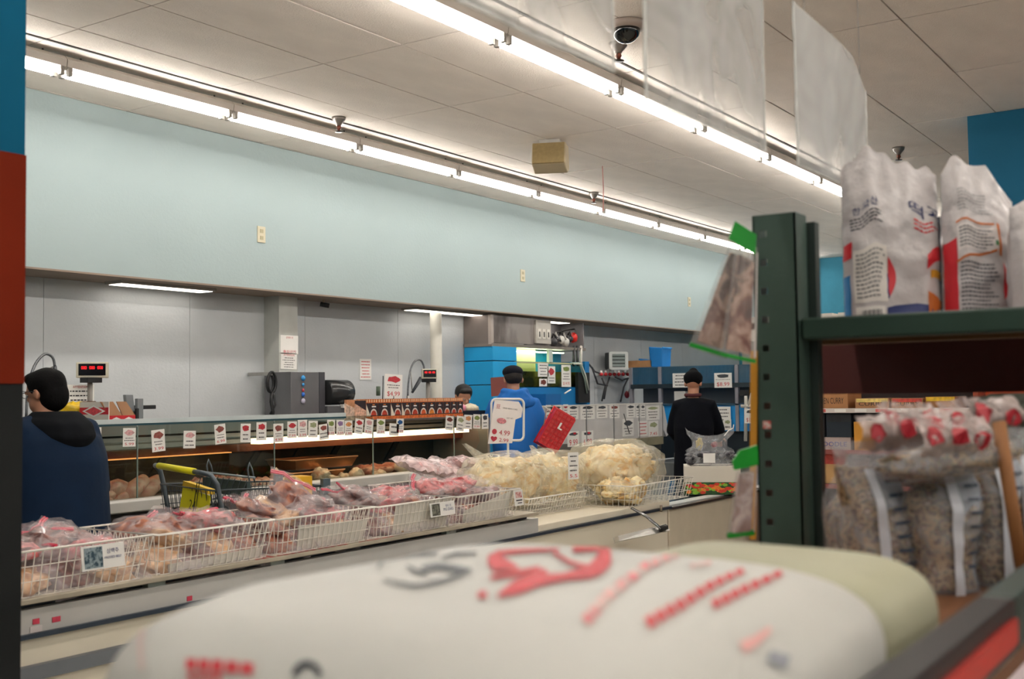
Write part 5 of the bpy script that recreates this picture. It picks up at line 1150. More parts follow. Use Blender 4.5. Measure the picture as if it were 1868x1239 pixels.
for k in range(13):
    y = .06 + (Wd - .08) * k / 12; m.tube([(Lc, y, zt - .02), (Lc - .02, y, zb + .06), (.06, .01 + (Wd + .03) * k / 12, zb)], .0022, 4, caps=False)
    y = .0 + (Wd + .05) * k / 12; m.tube([(.04, y, zt), (.07, y, zb)], .0022, 4, caps=False)
o = m.build('wire_basket_mesh', dk, t); o['kind'] = 'stuff'
MB().tube([(.03, 0, zt), (Lc, .06, zt - .02), (Lc, Wd - .02, zt - .02), (.03, Wd + .05, zt)], .005, 6, closed=True).build('top_rim', gm, t)
MB().tube([(.07, 0, zb), (Lc - .02, .06, zb + .06), (Lc - .02, Wd - .02, zb + .06), (.07, Wd + .05, zb)], .006, 6, closed=True).build('bottom_rim', dk, t)
for (x, y) in ((.42, .035), (Lc + .0, .05), (Lc + .0, Wd - .02)): MB().box(x - .022, x + .022, y - .02, y + .012, zb - .0, zt + .02).build('corner_post', mat('#4d5c63', .4), t)
# child seat frame
for y in (.08, Wd - .03): MB().tube([(.30, y, zt - .18), (.26, y, zt + .09), (.27, y, zt + .125), (.285, y, zt + .09), (.30, y, zt + .02)], .005, 6).build('seat_loop', gm, t)
MB().tube([(.27, .02, zt + .05), (.25, Wd + .02, zt + .055)], .006, 6).build('seat_bar', mat('#8d969b', .4, metal=.3), t)
MB().box(.24, .262, .05, Wd - .02, zt - .05, zt + .03).build('seat_back', mat('#2b3c3c', .5), t)
m = MB()
for k in range(9): m.tube([(.24, .05 + (Wd - .06) * k / 8, zt + .04), (.14, .05 + (Wd - .06) * k / 8, zt - .22)], .0022, 4, caps=False)
m.build('seat_wires', dk, t)['kind'] = 'stuff'
# notice on the back flap
M_ = plane_M((.035, .235, zt - .10), (.06, -1, 0), (.1, 0, 1)) @ Matrix.Rotation(R(-6), 4, 'Z')
m_ = MB(); m_.box(-.15, .15, -.095, .085, -.006, .0, 0, M_); m_.build('yellow_notice', yel, t)
m_ = MB(); m_.box(-.155, .12, .088, .115, -.04, -.0, 0, M_); m_.build('folded_top', mat('#d9b32a', .5), t)
m_ = MB(); put_text(m_, '24', M_ @ Matrix.Translation((-.02, .01, .001)), h=.05); put_text(m_, 'HOUR', M_ @ Matrix.Translation((0, -.05, .001)), h=.02); rect(m_, M_, -.005, .004, -.1, .13, .002); rect(m_, M_, .02, .028, -.1, .13, .002); m_.build('dark_lettering', mat('#4b4a20', .5), t)
# undercarriage
MB().tube([(.13, -.005, H - .55), (.18, 0, .16), (Lc - .1, .05, .14)], .014, 8).build('frame_tube', gm, t); MB().tube([(.13, Wd + .055, H - .55), (.18, Wd + .05, .16), (Lc - .1, Wd - .02, .14)], .014, 8).build('frame_tube', gm, t)
MB().tube([(.3, 0, zb), (.3, 0, .16)], .01, 8).build('strut', gm, t)
for (x, y) in ((.18, 0), (.18, Wd + .04), (Lc - .12, .05), (Lc - .12, Wd - .02)):
    wl_ = MB().tube([(x, y - .014, .055), (x, y + .014, .055)], .055, 16).build('wheel', dark_m, t); MB().box(x - .014, x + .014, y - .022, y + .022, .05, .17).build('caster_fork', gm, wl_)
# goods in the trolley
gx = t.matrix_basis
def inside(nm, lab, cat, p, mb, m_):
    o = mb.build(nm, m_); v = Matrix.Translation(t.location) @ Matrix.Rotation(cyaw, 4, 'Z') @ Vector(p); o.location = v; o.rotation_euler = (0, 0, cyaw); return tag(o, lab, cat)
inside('yellow_carton', 'yellow carton standing inside the nose of the trolley', 'carton', (.56, .03, zb + .06), MB().box(-.05, .05, 0, .12, 0, .2), mat('#d9a51c', .5, var=.06))
inside('blue_packet', 'blue and white packet beside the yellow carton in the trolley', 'packet', (.57, .32, zb + .08), MB().blob((0, 0, .06), (.07, .06, .06), 4, .15, 8), mat('#2b4fa0', .4, col2='#d8dae0', var=0, vs=12))
# ------------------------------------------------------------------ steel rack in front
from mathutils.bvhtree import BVHTree
green = mat('#3c5047', .45, var=.08, vs=10, bump=.08, bs=80)
green_shaded = mat('#26332f', .5, var=.08)  # post green darkened, shade of the side flange put into the colour
RX = 1.68
y0 = P(1379, 700, X=RX).y; y1 = P(1458, 700, X=RX).y; ztp = P(1415, 390, X=RX).z
t = thing('rack_post', 'dark green perforated steel rack post in the foreground', 'rack post', (RX, y1, 0))
wpx = (y0 - y1) / 79; hy = y0 - 19.5 * wpx; hw = 6.2 * wpx
hs = P(1415, 425, X=RX).z - P(1415, 477.4, X=RX).z; z0h = P(1415, 425, X=RX).z
m = MB(); m.box(RX, RX + .003, hy + hw, y0, 0, ztp); m.box(RX, RX + .003, y1, hy - hw, 0, ztp)
k = 0; top = ztp
while z0h - k * hs > .05:
    zc = z0h - k * hs; m.box(RX, RX + .003, hy - hw, hy + hw, zc + hw * .95, top); top = zc - hw * .95; k += 1
m.box(RX, RX + .003, hy - hw, hy + hw, 0, top)
m.box(RX, RX + .05, y1, y1 + .003, 0, ztp); m.box(RX, RX + .05, y0 - .003, y0, 0, ztp)
o = m.build('post_channel', green, t, world=True)
MB().box(RX + .055, RX + .075, y1 - .012, y1 + .01, 0, ztp - .01).build('rear_flange', green_shaded, t, world=True)
MB().box(RX - .012, RX + .08, y1 - .01, y0 + .01, -.0, .006).build('base_plate', green, t, world=True)
MB().box(RX - .004, RX - .001, P(1400, 770, X=RX).y - .006, P(1400, 770, X=RX).y + .006, P(1400, 782, X=RX).z, P(1400, 768, X=RX).z).build('red_sticker_scrap', mat('#c9463c', .6, col2='#d8d4cc', var=0, vs=120), t, world=True)
# upper shelf of the bay behind the post
zt_ = P(1480, 580, X=RX + .02).z; zb_ = P(1480, 620, X=RX + .02).z; ye = -.35
t = thing('upper_shelf', 'upper rack shelf with green edge beam holding the printed bags', 'shelf', (RX, ye, zb_))
MB().box(RX + .01, RX + .045, ye, y1 - .002, zb_, zt_).build('edge_beam', mat('#2b3f36', .5, var=.06, vs=8, spec=.25), t, world=True, bevel=.004)
MB().box(RX + .045, RX + .62, ye, .70, zt_ - .012, zt_ - .002).build('board', mat('#4a2a20', .8, var=.2, vs=5), t, world=True)
MB().box(RX + .58, RX + .60, ye, .90, 1.445, zt_ - .012).build('maroon_back_beam', mat('#4d1712', .6, var=.15, vs=4), t, world=True)  # orange red beam in shade, darkness put into its colour
MB().box(RX + .3, RX + .34, ye, .72, zt_ - .03, zt_ - .012).build('cross_slat', mat('#6b4a26', .7, var=.1), t, world=True)
zbag = zt_
# near lower shelf: beam along the aisle
BY = .205; zl = P(1800, 1085, Y=BY).z
t = thing('lower_shelf', 'lower rack shelf with dark green beam and red label strip under the sacks', 'shelf', (.2, BY, zl - .1))
bz1 = P(1868, 1043, Y=BY).z; bz0 = bz1 - .045
MB().box(1.02, RX + .7, BY - .02, BY + .01, bz0, bz1).build('green_beam', mat('#17302b', .4, var=.06), t, world=True, bevel=.003)
MB().box(.25, 1.02, BY - .02, BY + .01, bz0 + .0, bz1).build('black_label_rail', mat('#0c0e12', .35), t, world=True, bevel=.003)
MB().box(.25, 1.00, BY - .024, BY - .02, bz0 + .012, bz1 - .013).build('red_label_strip', mat('#b8261c', .4, var=.08), t, world=True)
SB = bz1 - .075
MB().box(.2, RX + .6, BY + .01, y0, SB - .02, SB).build('wooden_board', mat('#6e4526', .7, var=.2, vs=3, stretch=(1, 10, 1)), t, world=True)
MB().box(.2, RX + .6, y0 - .04, y0 - .01, SB - .07, SB - .02).build('rear_beam', green, t, world=True)
for xx in (.22, RX + .62): MB().box(xx, xx + .04, BY - .02, y0, 0, .02).build('floor_foot', green, t, world=True); MB().box(xx, xx + .04, BY - .02, BY + .02, 0, SB).build('shelf_leg', green, t, world=True)
MB().box(.3, RX + .6, BY + .05, y0, .70, .72).build('bottom_board', mat('#5a3a22', .7, var=.2), t, world=True)

# ------------------------------------------------------------------ sacks
def sack_mesh(c, hx, hy_, hz, rot, seed, m_, name, lab, px=3.2, droop=0):
    n = 56; vs = []; fs = []; c = Vector(c)
    for i in range(n + 1):
        th = math.pi * i / n
        for j in range(2 * n):
            ph = math.pi * j / n
            e = lambda v, p: math.copysign(abs(v) ** p, v)
            x = hx * e(math.sin(th), .5) * e(math.cos(ph), .42); y = hy_ * e(math.sin(th), .5) * e(math.sin(ph), .42); z = hz * e(math.cos(th), .8)
            w1 = noise.noise(Vector((x * 5 + seed, y * 5, z * 4))) * .012 + noise.noise(Vector((x * 16, y * 7 + seed, z * 9))) * .006
            z = z * (1 + w1 * 6) + (-droop * (x / hx) ** 2 if z > 0 else 0); x *= 1 + w1 * 1.5; y *= 1 + w1 * 1.5
            vs.append(Vector((x, y, z)))
    for i in range(n):
        for j in range(2 * n): fs.append((i * 2 * n + j, (i + 1) * 2 * n + j, (i + 1) * 2 * n + (j + 1) % (2 * n), i * 2 * n + (j + 1) % (2 * n)))
    t = thing(name, lab, 'sack', c, rot); mb = MB(); mb.add(vs, fs, 0, True); mb.build('woven_bag', m_, t)
    M_ = Matrix.Translation(c) @ Matrix.Rotation(rot, 4, 'Z')
    return t, BVHTree.FromPolygons([M_ @ v for v in vs], fs)
weave = mat('#b4b4af', .55, var=.03, vs=4, bump=.25, bs=18)
ZS = SB
SKH = .066
tA, bvA = sack_mesh((.637, .425, SB + SKH), .227, .208, SKH, R(2), 1, weave, 'rice_sack', 'large white rice sack with red and black print in the near foreground')
tB, bvB = sack_mesh((.945, .37, SB + .056), .10, .13, .056, R(2), 6, mat('#9f9e86', .6, var=.05, vs=4, bump=.3, bs=16), 'grain_sack', 'pale greenish sack lying behind the large white rice sack')
MB().tube([(-.27, -.03, .0), (-.29, .08, -.01), (-.30, .15, -.02)], .006, 6).build('end_seam', mat('#c9b8b4', .6), tA)
CO = Vector((0, 0, CH))
def decal(bv, fn, n, m_n, parent, name, m_, off=.0016):
    """lay a printed patch, given as a map (u,v)->pixel, onto the sack surface"""
    mb = MB(); vs = []; ok = True; last = None
    for j in range(m_n + 1):
        for i in range(n + 1):
            px, py = fn(i / n, j / m_n); d = ray(px, py).normalized(); h = bv.ray_cast(CO, d)
            if h[0] is None: last = last or None; vs.append(None); continue
            nn = h[1] if h[1].dot(d) < 0 else -h[1]; vs.append(h[0] + nn * off)
    idx = {}; out = []
    for k, v in enumerate(vs):
        if v is not None: idx[k] = len(out); out.append(v)
    fs = []
    for j in range(m_n):
        for i in range(n):
            q = [j * (n + 1) + i, j * (n + 1) + i + 1, (j + 1) * (n + 1) + i + 1, (j + 1) * (n + 1) + i]
            if all(k in idx for k in q): fs.append(tuple(idx[k] for k in q))
    if fs: mb.add(out, fs, 0, True); return mb.build(name, m_, parent, world=True)
def ribbon(pts, wd):
    """pixel polyline with per-point widths -> map"""
    def fn(u, v):
        t_ = u * (len(pts) - 1); i = min(int(t_), len(pts) - 2); f = t_ - i
        x = pts[i][0] * (1 - f) + pts[i + 1][0] * f; y = pts[i][1] * (1 - f) + pts[i + 1][1] * f
        w_ = (wd[i] * (1 - f) + wd[i + 1] * f) if isinstance(wd, (list, tuple)) else wd
        dx = pts[i + 1][0] - pts[i][0]; dy = pts[i + 1][1] - pts[i][1]; L_ = math.hypot(dx, dy) or 1
        return x - dy / L_ * w_ * (v - .5), y + dx / L_ * w_ * (v - .5)
    return fn
sred = mat('#bd323c', .6, var=.08, vs=12); spink = mat('#cf7478', .6, var=.15, vs=25, col2='#d8b8b2'); sblk = mat('#50565c', .6, var=.2)
for (pts, wd, m_) in (
    (((905, 1012), (960, 1008), (1020, 1006)), [10, 8, 5], sred), (((1045, 1006), (1112, 1004)), [10, 7], sred),
    (((1104, 1006), (1100, 1030), (1080, 1046), (1030, 1056)), [20, 32, 26, 14], sred),
    (((896, 1014), (905, 1030), (945, 1040)), [14, 34, 6], sred), (((895, 1058), (950, 1048), (985, 1040)), [8, 10, 8], sred),
    (((908, 1092), (945, 1074), (1000, 1052)), [6, 28, 26], sred), (((985, 1062), (1050, 1054)), [22, 10], sred), (((872, 1090), (888, 1088)), [12, 14], sred),
    (((1010, 1012), (1040, 1030), (1075, 1038)), [6, 7, 5], sred)):
    decal(bvA, ribbon(pts, wd), 10, 3, tA, 'red_emblem', m_)
def dashes(pts, wd, cnt, fill, nm, m_):
    f = ribbon(pts, wd)
    for k in range(cnt):
        a = k / cnt; b = (k + fill) / cnt; decal(bvA, lambda u, v, a=a, b=b: f(a + (b - a) * u, v), 3, 2, tA, nm, m_)
dashes(((1068, 1138), (1110, 1090), (1180, 1035), (1240, 1012), (1292, 1006)), [20, 20, 16, 10, 7], 13, .72, 'pink_lettering', spink)
dashes(((1180, 1142), (1240, 1108), (1300, 1070), (1360, 1042)), [22, 20, 16, 10], 10, .75, 'red_lettering', sred)
dashes(((1300, 1108), (1360, 1078), (1430, 1046)), [18, 16, 10], 7, .75, 'red_lettering', sred)
dashes(((1260, 1036), (1300, 1030)), [8, 6], 3, .7, 'pink_lettering', spink)
dashes(((342, 1214), (400, 1218), (470, 1224)), [20, 22, 20], 5, .8, 'red_lettering', sred)
dashes(((345, 1236), (410, 1238)), [10, 10], 4, .8, 'red_lettering', sred)
decal(bvA, ribbon([(562 + 22 * math.cos(R(a)), 1236 + 22 * math.sin(R(a))) for a in range(180, 361, 20)], 11), 14, 2, tA, 'black_ring', mat('#18202e', .6))
for (pts, wd) in ((((700, 1062), (760, 1074), (820, 1060), (858, 1042)), [3, 6, 6, 8]), (((690, 1040), (700, 1024), (745, 1016), (800, 1012)), [5, 6, 5, 3]), (((770, 1040), (800, 1036), (850, 1044)), [8, 12, 9]), (((742, 1036), (760, 1046), (780, 1052)), [4, 6, 4]), (((805, 1022), (830, 1014), (870, 1012)), [3, 5, 3])):
    decal(bvA, ribbon(pts, wd), 10, 2, tA, 'black_brush_mark', sblk)
decal(bvA, ribbon(((522, 1048), (600, 1030), (700, 1016)), [10, 30, 8]), 10, 4, tA, 'grey_patch', mat('#7e8892', .6, col2='#a8a488', var=0, vs=9))
decal(bvA, ribbon(((1352, 1186), (1378, 1172), (1404, 1150)), [22, 16, 8]), 6, 3, tA, 'faint_red_mark', mat('#d8a09c', .6)); decal(bvA, ribbon(((1400, 1200), (1435, 1212)), [22, 26]), 5, 3, tA, 'grey_spot', mat('#8b8e96', .6))
decal(bvA, ribbon(((268, 1132), (258, 1175), (262, 1225)), [8, 9, 8]), 8, 2, tA, 'faint_seam', mat('#c2aca8', .6))

# ------------------------------------------------------------------ printed bags on the upper shelf
class BagSurf:
    def __init__(s, o, right, w_, h_, d_, seed, top=None, taper=.0):
        s.o = Vector(o); s.r = Vector(right).normalized(); s.n = s.r.cross(Vector((0, 0, 1))).normalized(); s.w = w_; s.h = h_; s.d = d_; s.seed = seed; s.top = top or (lambda u: 1.0); s.taper = taper
    def p(s, u, v, side=1, off=0):
        x = (u - .5) * s.w * (1 - s.taper * v); z = v * s.h * (s.top(u) if v > 0 else 1)
        a = max(0, 1 - abs(2 * u - 1) ** 3.5) ** .5; b = (1 - max(0, (v - .45) / .55) ** 1.6) * .95 + .05
        y = s.d / 2 * a * b
        wr = noise.noise(Vector((u * 4 + s.seed, v * 9, side))) * .005 + noise.noise(Vector((u * 11, v * 26 + s.seed, side * 3))) * .0022 * (.4 + v)
        return s.o + s.r * x + Vector((0, 0, z)) + s.n * (side * (y + wr + off))
    def mesh(s, n=26, m_n=36):
        mb = MB()
        for side in (1, -1):
            vs = [s.p(i / n, j / m_n, side) for j in range(m_n + 1) for i in range(n + 1)]
            fs = [(j * (n + 1) + i, j * (n + 1) + i + 1, (j + 1) * (n + 1) + i + 1, (j + 1) * (n + 1) + i) for j in range(m_n) for i in range(n)]
            if side < 0: fs = [f[::-1] for f in fs]
            mb.add(vs, fs, 0, True)
        return mb
    def patch(s, name, m_, u0, u1, v0, v1, parent, shape=None, n=8, off=.0012):
        mb = MB(); vs = []
        for j in range(n + 1):
            for i in range(n + 1):
                a, b = i / n, j / n
                if shape == 'crescent': uu = u0 + (u1 - u0) * (a * math.sin(math.pi * b)); vv = v0 + (v1 - v0) * b
                elif shape == 'wave': uu = u0 + (u1 - u0) * a; vv = v0 + (v1 - v0) * b * (.75 + .25 * math.sin(a * 3))
                elif shape == 'oval': r_ = math.sqrt(max(0, 1 - (2 * b - 1) ** 2)); uu = (u0 + u1) / 2 + (u1 - u0) / 2 * (2 * a - 1) * r_; vv = v0 + (v1 - v0) * b
                elif shape == 'slant': uu = u0 + (u1 - u0) * a; vv = v0 + (v1 - v0) * b + (a - .5) * .08
                else: uu = u0 + (u1 - u0) * a; vv = v0 + (v1 - v0) * b
                vs.append(s.p(uu, vv, 1, off))
        mb.add(vs, [(j * (n + 1) + i, j * (n + 1) + i + 1, (j + 1) * (n + 1) + i + 1, (j + 1) * (n + 1) + i) for j in range(n) for i in range(n)], 0, True)
        return mb.build(name, m_, parent, world=True)
    def text(s, name, txt, m_, u0, u1, v0, v1, parent, off=.0016):
        vs, fs, ww, hh = text_geo(txt); mb = MB()
        mb.add([s.p((u0 + u1) / 2 + v.x / ww * (u1 - u0), (v0 + v1) / 2 + v.y / hh * (v1 - v0), 1, off) for v in vs], fs, 0); return mb.build(name, m_, parent, world=True)
    def lines(s, name, m_, u0, u1, v0, v1, rows, parent, off=.0014, seed=1):
        mb = MB(); rd = random.Random(seed); st = (v1 - v0) / rows
        for j in range(rows):
            vv = v1 - st * (j + .5); u = u0; ue = u1 - rd.uniform(0, .25) * (u1 - u0)
            while u < ue:
                e_ = min(ue, u + rd.uniform(.02, .05)); mb.add([s.p(u, vv - st * .22, 1, off), s.p(e_, vv - st * .22, 1, off), s.p(e_, vv + st * .22, 1, off), s.p(u, vv + st * .22, 1, off)], [(0, 1, 2, 3)]); u = e_ + .008
        return mb.build(name, m_, parent, world=True)
navy = mat('#26346e', .5, var=.06); pred = mat('#cc2a34', .5, var=.06); org = mat('#c46a2c', .5, var=.08); ylw = mat('#d2982e', .5); pblack = mat('#3c3c46', .6)
pouch = mat('#c3bdbd', .38, var=.07, vs=9, bump=.4, bs=38, coat=.25)
cr = Vector((.561, -.828, 0))
def printed_bag(px0, px1, base_px, pytop, D, lab, seed, top, variant):
    c = P((px0 + px1) / 2, 578, D=D); w_ = (px1 - px0) * D / FPX; h_ = P((px0 + px1) / 2, pytop, D=D).z - zbag
    t = thing('printed_bag', lab, 'bag', (c.x, c.y, zbag), 0, 'white printed bags on the upper rack shelf')
    S_ = BagSurf((c.x, c.y, zbag), (cr + Vector((.05, .05, 0)) * variant), w_, h_, .075, seed, top, .0)
    S_.mesh().build('pouch', pouch, t, world=True)
    if variant == 0:
        S_.text('blue_heading', '한국산', navy, .07, .32, .655, .70, t); S_.lines('small_print', pblack, .05, .36, .56, .64, 4, t, seed=4)
        S_.text('large_lettering', '떡국', navy, .64, 1.0, .66, .745, t); S_.lines('red_print', pred, .68, .97, .56, .64, 3, t, seed=2)
        S_.patch('white_panel', mat('#dcd6cf', .5, var=.03), .06, .38, .12, .44, t); S_.lines('small_print', mat('#8a8888', .6), .08, .36, .14, .42, 11, t, off=.002, seed=7)
        S_.patch('red_crescent', pred, .39, .47, .14, .38, t, 'crescent'); S_.patch('blue_sliver', navy, .375, .395, .14, .28, t)
        S_.patch('navy_base', navy, .37, 1.0, .0, .115, t, 'wave'); S_.patch('barcode_panel', mat('#e0dcd6', .5), .07, .35, .0, .095, t)
        for k in range(14): S_.patch('barcode_bar', pblack, .12 + k * .014, .12 + k * .014 + (.008 if k % 3 else .004), .01, .075, t, n=2, off=.002)
        S_.patch('red_swoosh', pred, .80, 1.0, .38, .47, t, 'slant'); S_.patch('yellow_block', ylw, .84, 1.0, .28, .33, t); S_.patch('orange_stroke', org, .80, .97, .02, .20, t, 'crescent')
        S_.patch('blue_edge_marks', mat('#2a7ab8', .5), .0, .035, .05, .30, t); S_.patch('red_edge_mark', pred, .0, .05, .40, .50, t)
    elif variant == 1:
        S_.patch('ingredient_panel', mat('#d4cdca', .5, var=.03), .1, .62, .43, .58, t); S_.lines('small_print', mat('#77767a', .6), .12, .58, .44, .57, 6, t, off=.002, seed=3)
        S_.patch('orange_line', org, .08, .66, .40, .415, t, 'slant'); S_.patch('orange_line', org, .63, .665, .41, .62, t); S_.patch('orange_line', org, .1, .6, .6, .612, t)
        S_.lines('small_print', mat('#66656a', .6), .12, .62, .06, .36, 12, t, seed=9); S_.patch('red_crescent', pred, .68, .78, .13, .38, t, 'crescent')
        S_.patch('red_edge', pred, .0, .09, .0, .52, t); S_.patch('red_base', pred, .72, 1.0, .0, .07, t, 'wave'); S_.lines('grey_print', mat('#9a989a', .6), .14, .6, .66, .80, 7, t, seed=5)
        S_.patch('green_mark', mat('#4a8a5a', .5), .58, .62, .47, .50, t)
    else:
        S_.text('blue_heading', '떡', navy, .1, .6, .50, .64, t); S_.patch('red_swoosh', pred, .1, 1, .33, .43, t, 'slant'); S_.patch('yellow_block', ylw, .4, 1, .24, .3, t); S_.patch('red_base', pred, .0, 1.0, .0, .1, t, 'wave')
    return t
printed_bag(1541, 1716, 578, 300, 1.93, 'crinkled white printed bag with navy base, left on the upper rack shelf', 3, lambda u: 1.02 + .10 * math.exp(-((u - .3) / .18) ** 2) - .16 * max(0, u - .6) + (.02 * math.sin(u * 30)) - .28 * max(0, .18 - u), 0)
printed_bag(1722, 1856, 578, 300, 1.90, 'white printed bag with orange lined panel, second on the upper rack shelf', 8, lambda u: 1.0 + .07 * math.exp(-((u - .2) / .12) ** 2) - .62 * max(0, u - .62) - .5 * max(0, .12 - u), 1)
printed_bag(1842, 1975, 578, 360, 1.82, 'white printed bag cut off by the right picture edge on the upper rack shelf', 12, lambda u: 1.0 - .3 * max(0, .3 - u), 2)
for (xa, xb, col, ya, lab) in ((1704, 1722, '#22222a', 395, 'dark narrow pack squeezed between the two printed bags'), (1716, 1741, '#8a2420', 440, 'red edged narrow pack squeezed between the two printed bags')):
    a = P(xa, 500, D=2.03); b = P(xb, 500, D=2.03); zt2 = P(xa, ya, D=2.03).z
    t = thing('narrow_pack', lab, 'pack', (a.x, a.y, zbag)); S_ = BagSurf(((a.x + b.x) / 2, (a.y + b.y) / 2, zbag), cr, (b - a).length * 1.3, zt2 - zbag, .04, xa); S_.mesh(10, 14).build('pouch', mat(col, .4, var=.15), t, world=True)

# ------------------------------------------------------------------ dried snack packets hanging on the post
def packet(pts_px, D, lab, name='hanging_packet', hdr=None, ftr=None, thick=.014, cols=('#4a2620', '#7a4a3c', '#c0a090', '#3a1e1a'), Dd=0):
    """pts: TL TR BR BL pixels"""
    q = [P(x, y, D=D + Dd * (k in (0, 3))) for k, (x, y) in enumerate(pts_px)]
    nrm = (q[1] - q[0]).cross(q[3] - q[0]).normalized(); nrm = nrm if nrm.dot(CO - q[0]) > 0 else -nrm
    t = thing(name, lab, 'packet', (q[0] + q[1]) / 2, 0, 'dried snack packets hanging on the rack post')
    def S(u, v, s, k=1):
        a = q[0].lerp(q[1], u).lerp(q[3].lerp(q[2], u), v); b = (max(0, 1 - abs(2 * u - 1) ** 2.5) * max(0, 1 - abs(2 * v - 1) ** 4)) ** .5
        return a + nrm * s * (thick / 2 * b * k + .002 + .0025 * noise.noise(Vector((u * 6, v * 12, s + D * 9))))
    n = 14
    def sh(u0, u1, v0, v1, k, e=0):
        m = MB()
        for s in (1, -1):
            vs = [S(u0 + (u1 - u0) * i / n, v0 + (v1 - v0) * j / n, s, k) + nrm * s * e for j in range(n + 1) for i in range(n + 1)]
            fs = [(j * (n + 1) + i, j * (n + 1) + i + 1, (j + 1) * (n + 1) + i + 1, (j + 1) * (n + 1) + i) for j in range(n) for i in range(n)]
            m.add(vs, fs if s < 0 else [f[::-1] for f in fs], 0, True)
        return m
    sh(.16, .84, .14, .93, .75).build('dried_filling', mottled(list(cols), 26, .6, .1), t, world=True)
    sh(0, 1, 0, 1, 1, .001).build('clear_pouch', film('#ece6e2', .16, .2, 16, .6, 'snackfilm'), t, world=True)
    gm_ = mat('#12932a', .45, var=.08)
    if hdr: sh(0, 1, hdr[0], hdr[1], .2, .003).build('green_header', gm_, t, world=True)
    if ftr: sh(0, 1, ftr[0], ftr[1], .4, .003).build('green_edge', gm_, t, world=True)
    m = MB(); 
    vs = [S(u, v, 1) + nrm * .003 for v in (.05, .2, .35, .5, .65, .8, .95) for u in (.93, .995)]; m.add(vs, [(2 * k, 2 * k + 1, 2 * k + 3, 2 * k + 2) for k in range(6)], 0, True); m.build('white_margin', mat('#cfc6c2', .5), t, world=True)
    return t
packet(((1337, 428), (1372, 448), (1325, 655), (1256, 634)), 1.66, 'brown snack packet with green bottom edge, left of the hanging pair', hdr=None, ftr=(.955, .99))
packet(((1345, 430), (1381, 452), (1378, 664), (1312, 650)), 1.63, 'brown snack packet against the post, right of the hanging pair', ftr=(.965, .995))
t = thing('green_hang_tag', 'bright green header card from which the two snack packets hang', 'tag', P(1358, 432, D=1.62)); q = [P(x, y, D=1.62) for x, y in ((1341, 403), (1380, 428), (1378, 464), (1329, 436))]
t2 = MB().add(q + [v + Vector((.003, .002, 0)) for v in q], [(0, 1, 2, 3), (7, 6, 5, 4), (0, 4, 5, 1), (1, 5, 6, 2), (2, 6, 7, 3), (3, 7, 4, 0)]).build('card', mat('#12932a', .45, var=.06), t, world=True)
packet(((1344, 846), (1381, 842), (1376, 976), (1326, 982)), 1.64, 'lower brown snack packet with green bottom hanging near the mushroom bag', ftr=(.93, .995), cols=('#8a625c', '#a8908c', '#d0c0bc', '#8a6a66'))
t = thing('green_bag_corner', 'green folded bag corner above the lower hanging packet', 'tag', P(1355, 838, D=1.62)); q = [P(x, y, D=1.62) for x, y in ((1350, 822), (1382, 812), (1384, 848), (1340, 858), (1336, 842))]
MB().add(q + [v + Vector((.004, .003, 0)) for v in q], [(0, 1, 2, 3, 4), (9, 8, 7, 6, 5), (0, 5, 6, 1), (4, 9, 5, 0), (3, 8, 9, 4)]).build('folded_film', mat('#12932a', .4, var=.1), t, world=True)
q = [P(x, y, X=RX - .006) for x, y in ((1369, 640), (1381, 640), (1379, 985), (1367, 985))]
tag(MB().add(q + [v + Vector((.003, 0, 0)) for v in q], [(0, 1, 2, 3), (7, 6, 5, 4), (0, 4, 5, 1), (3, 2, 6, 7), (0, 3, 7, 4)]).build('hanging_strip', mat('#c48a2a', .5, var=.1)), 'narrow orange yellow strip hanging along the left side of the rack post', 'strip')

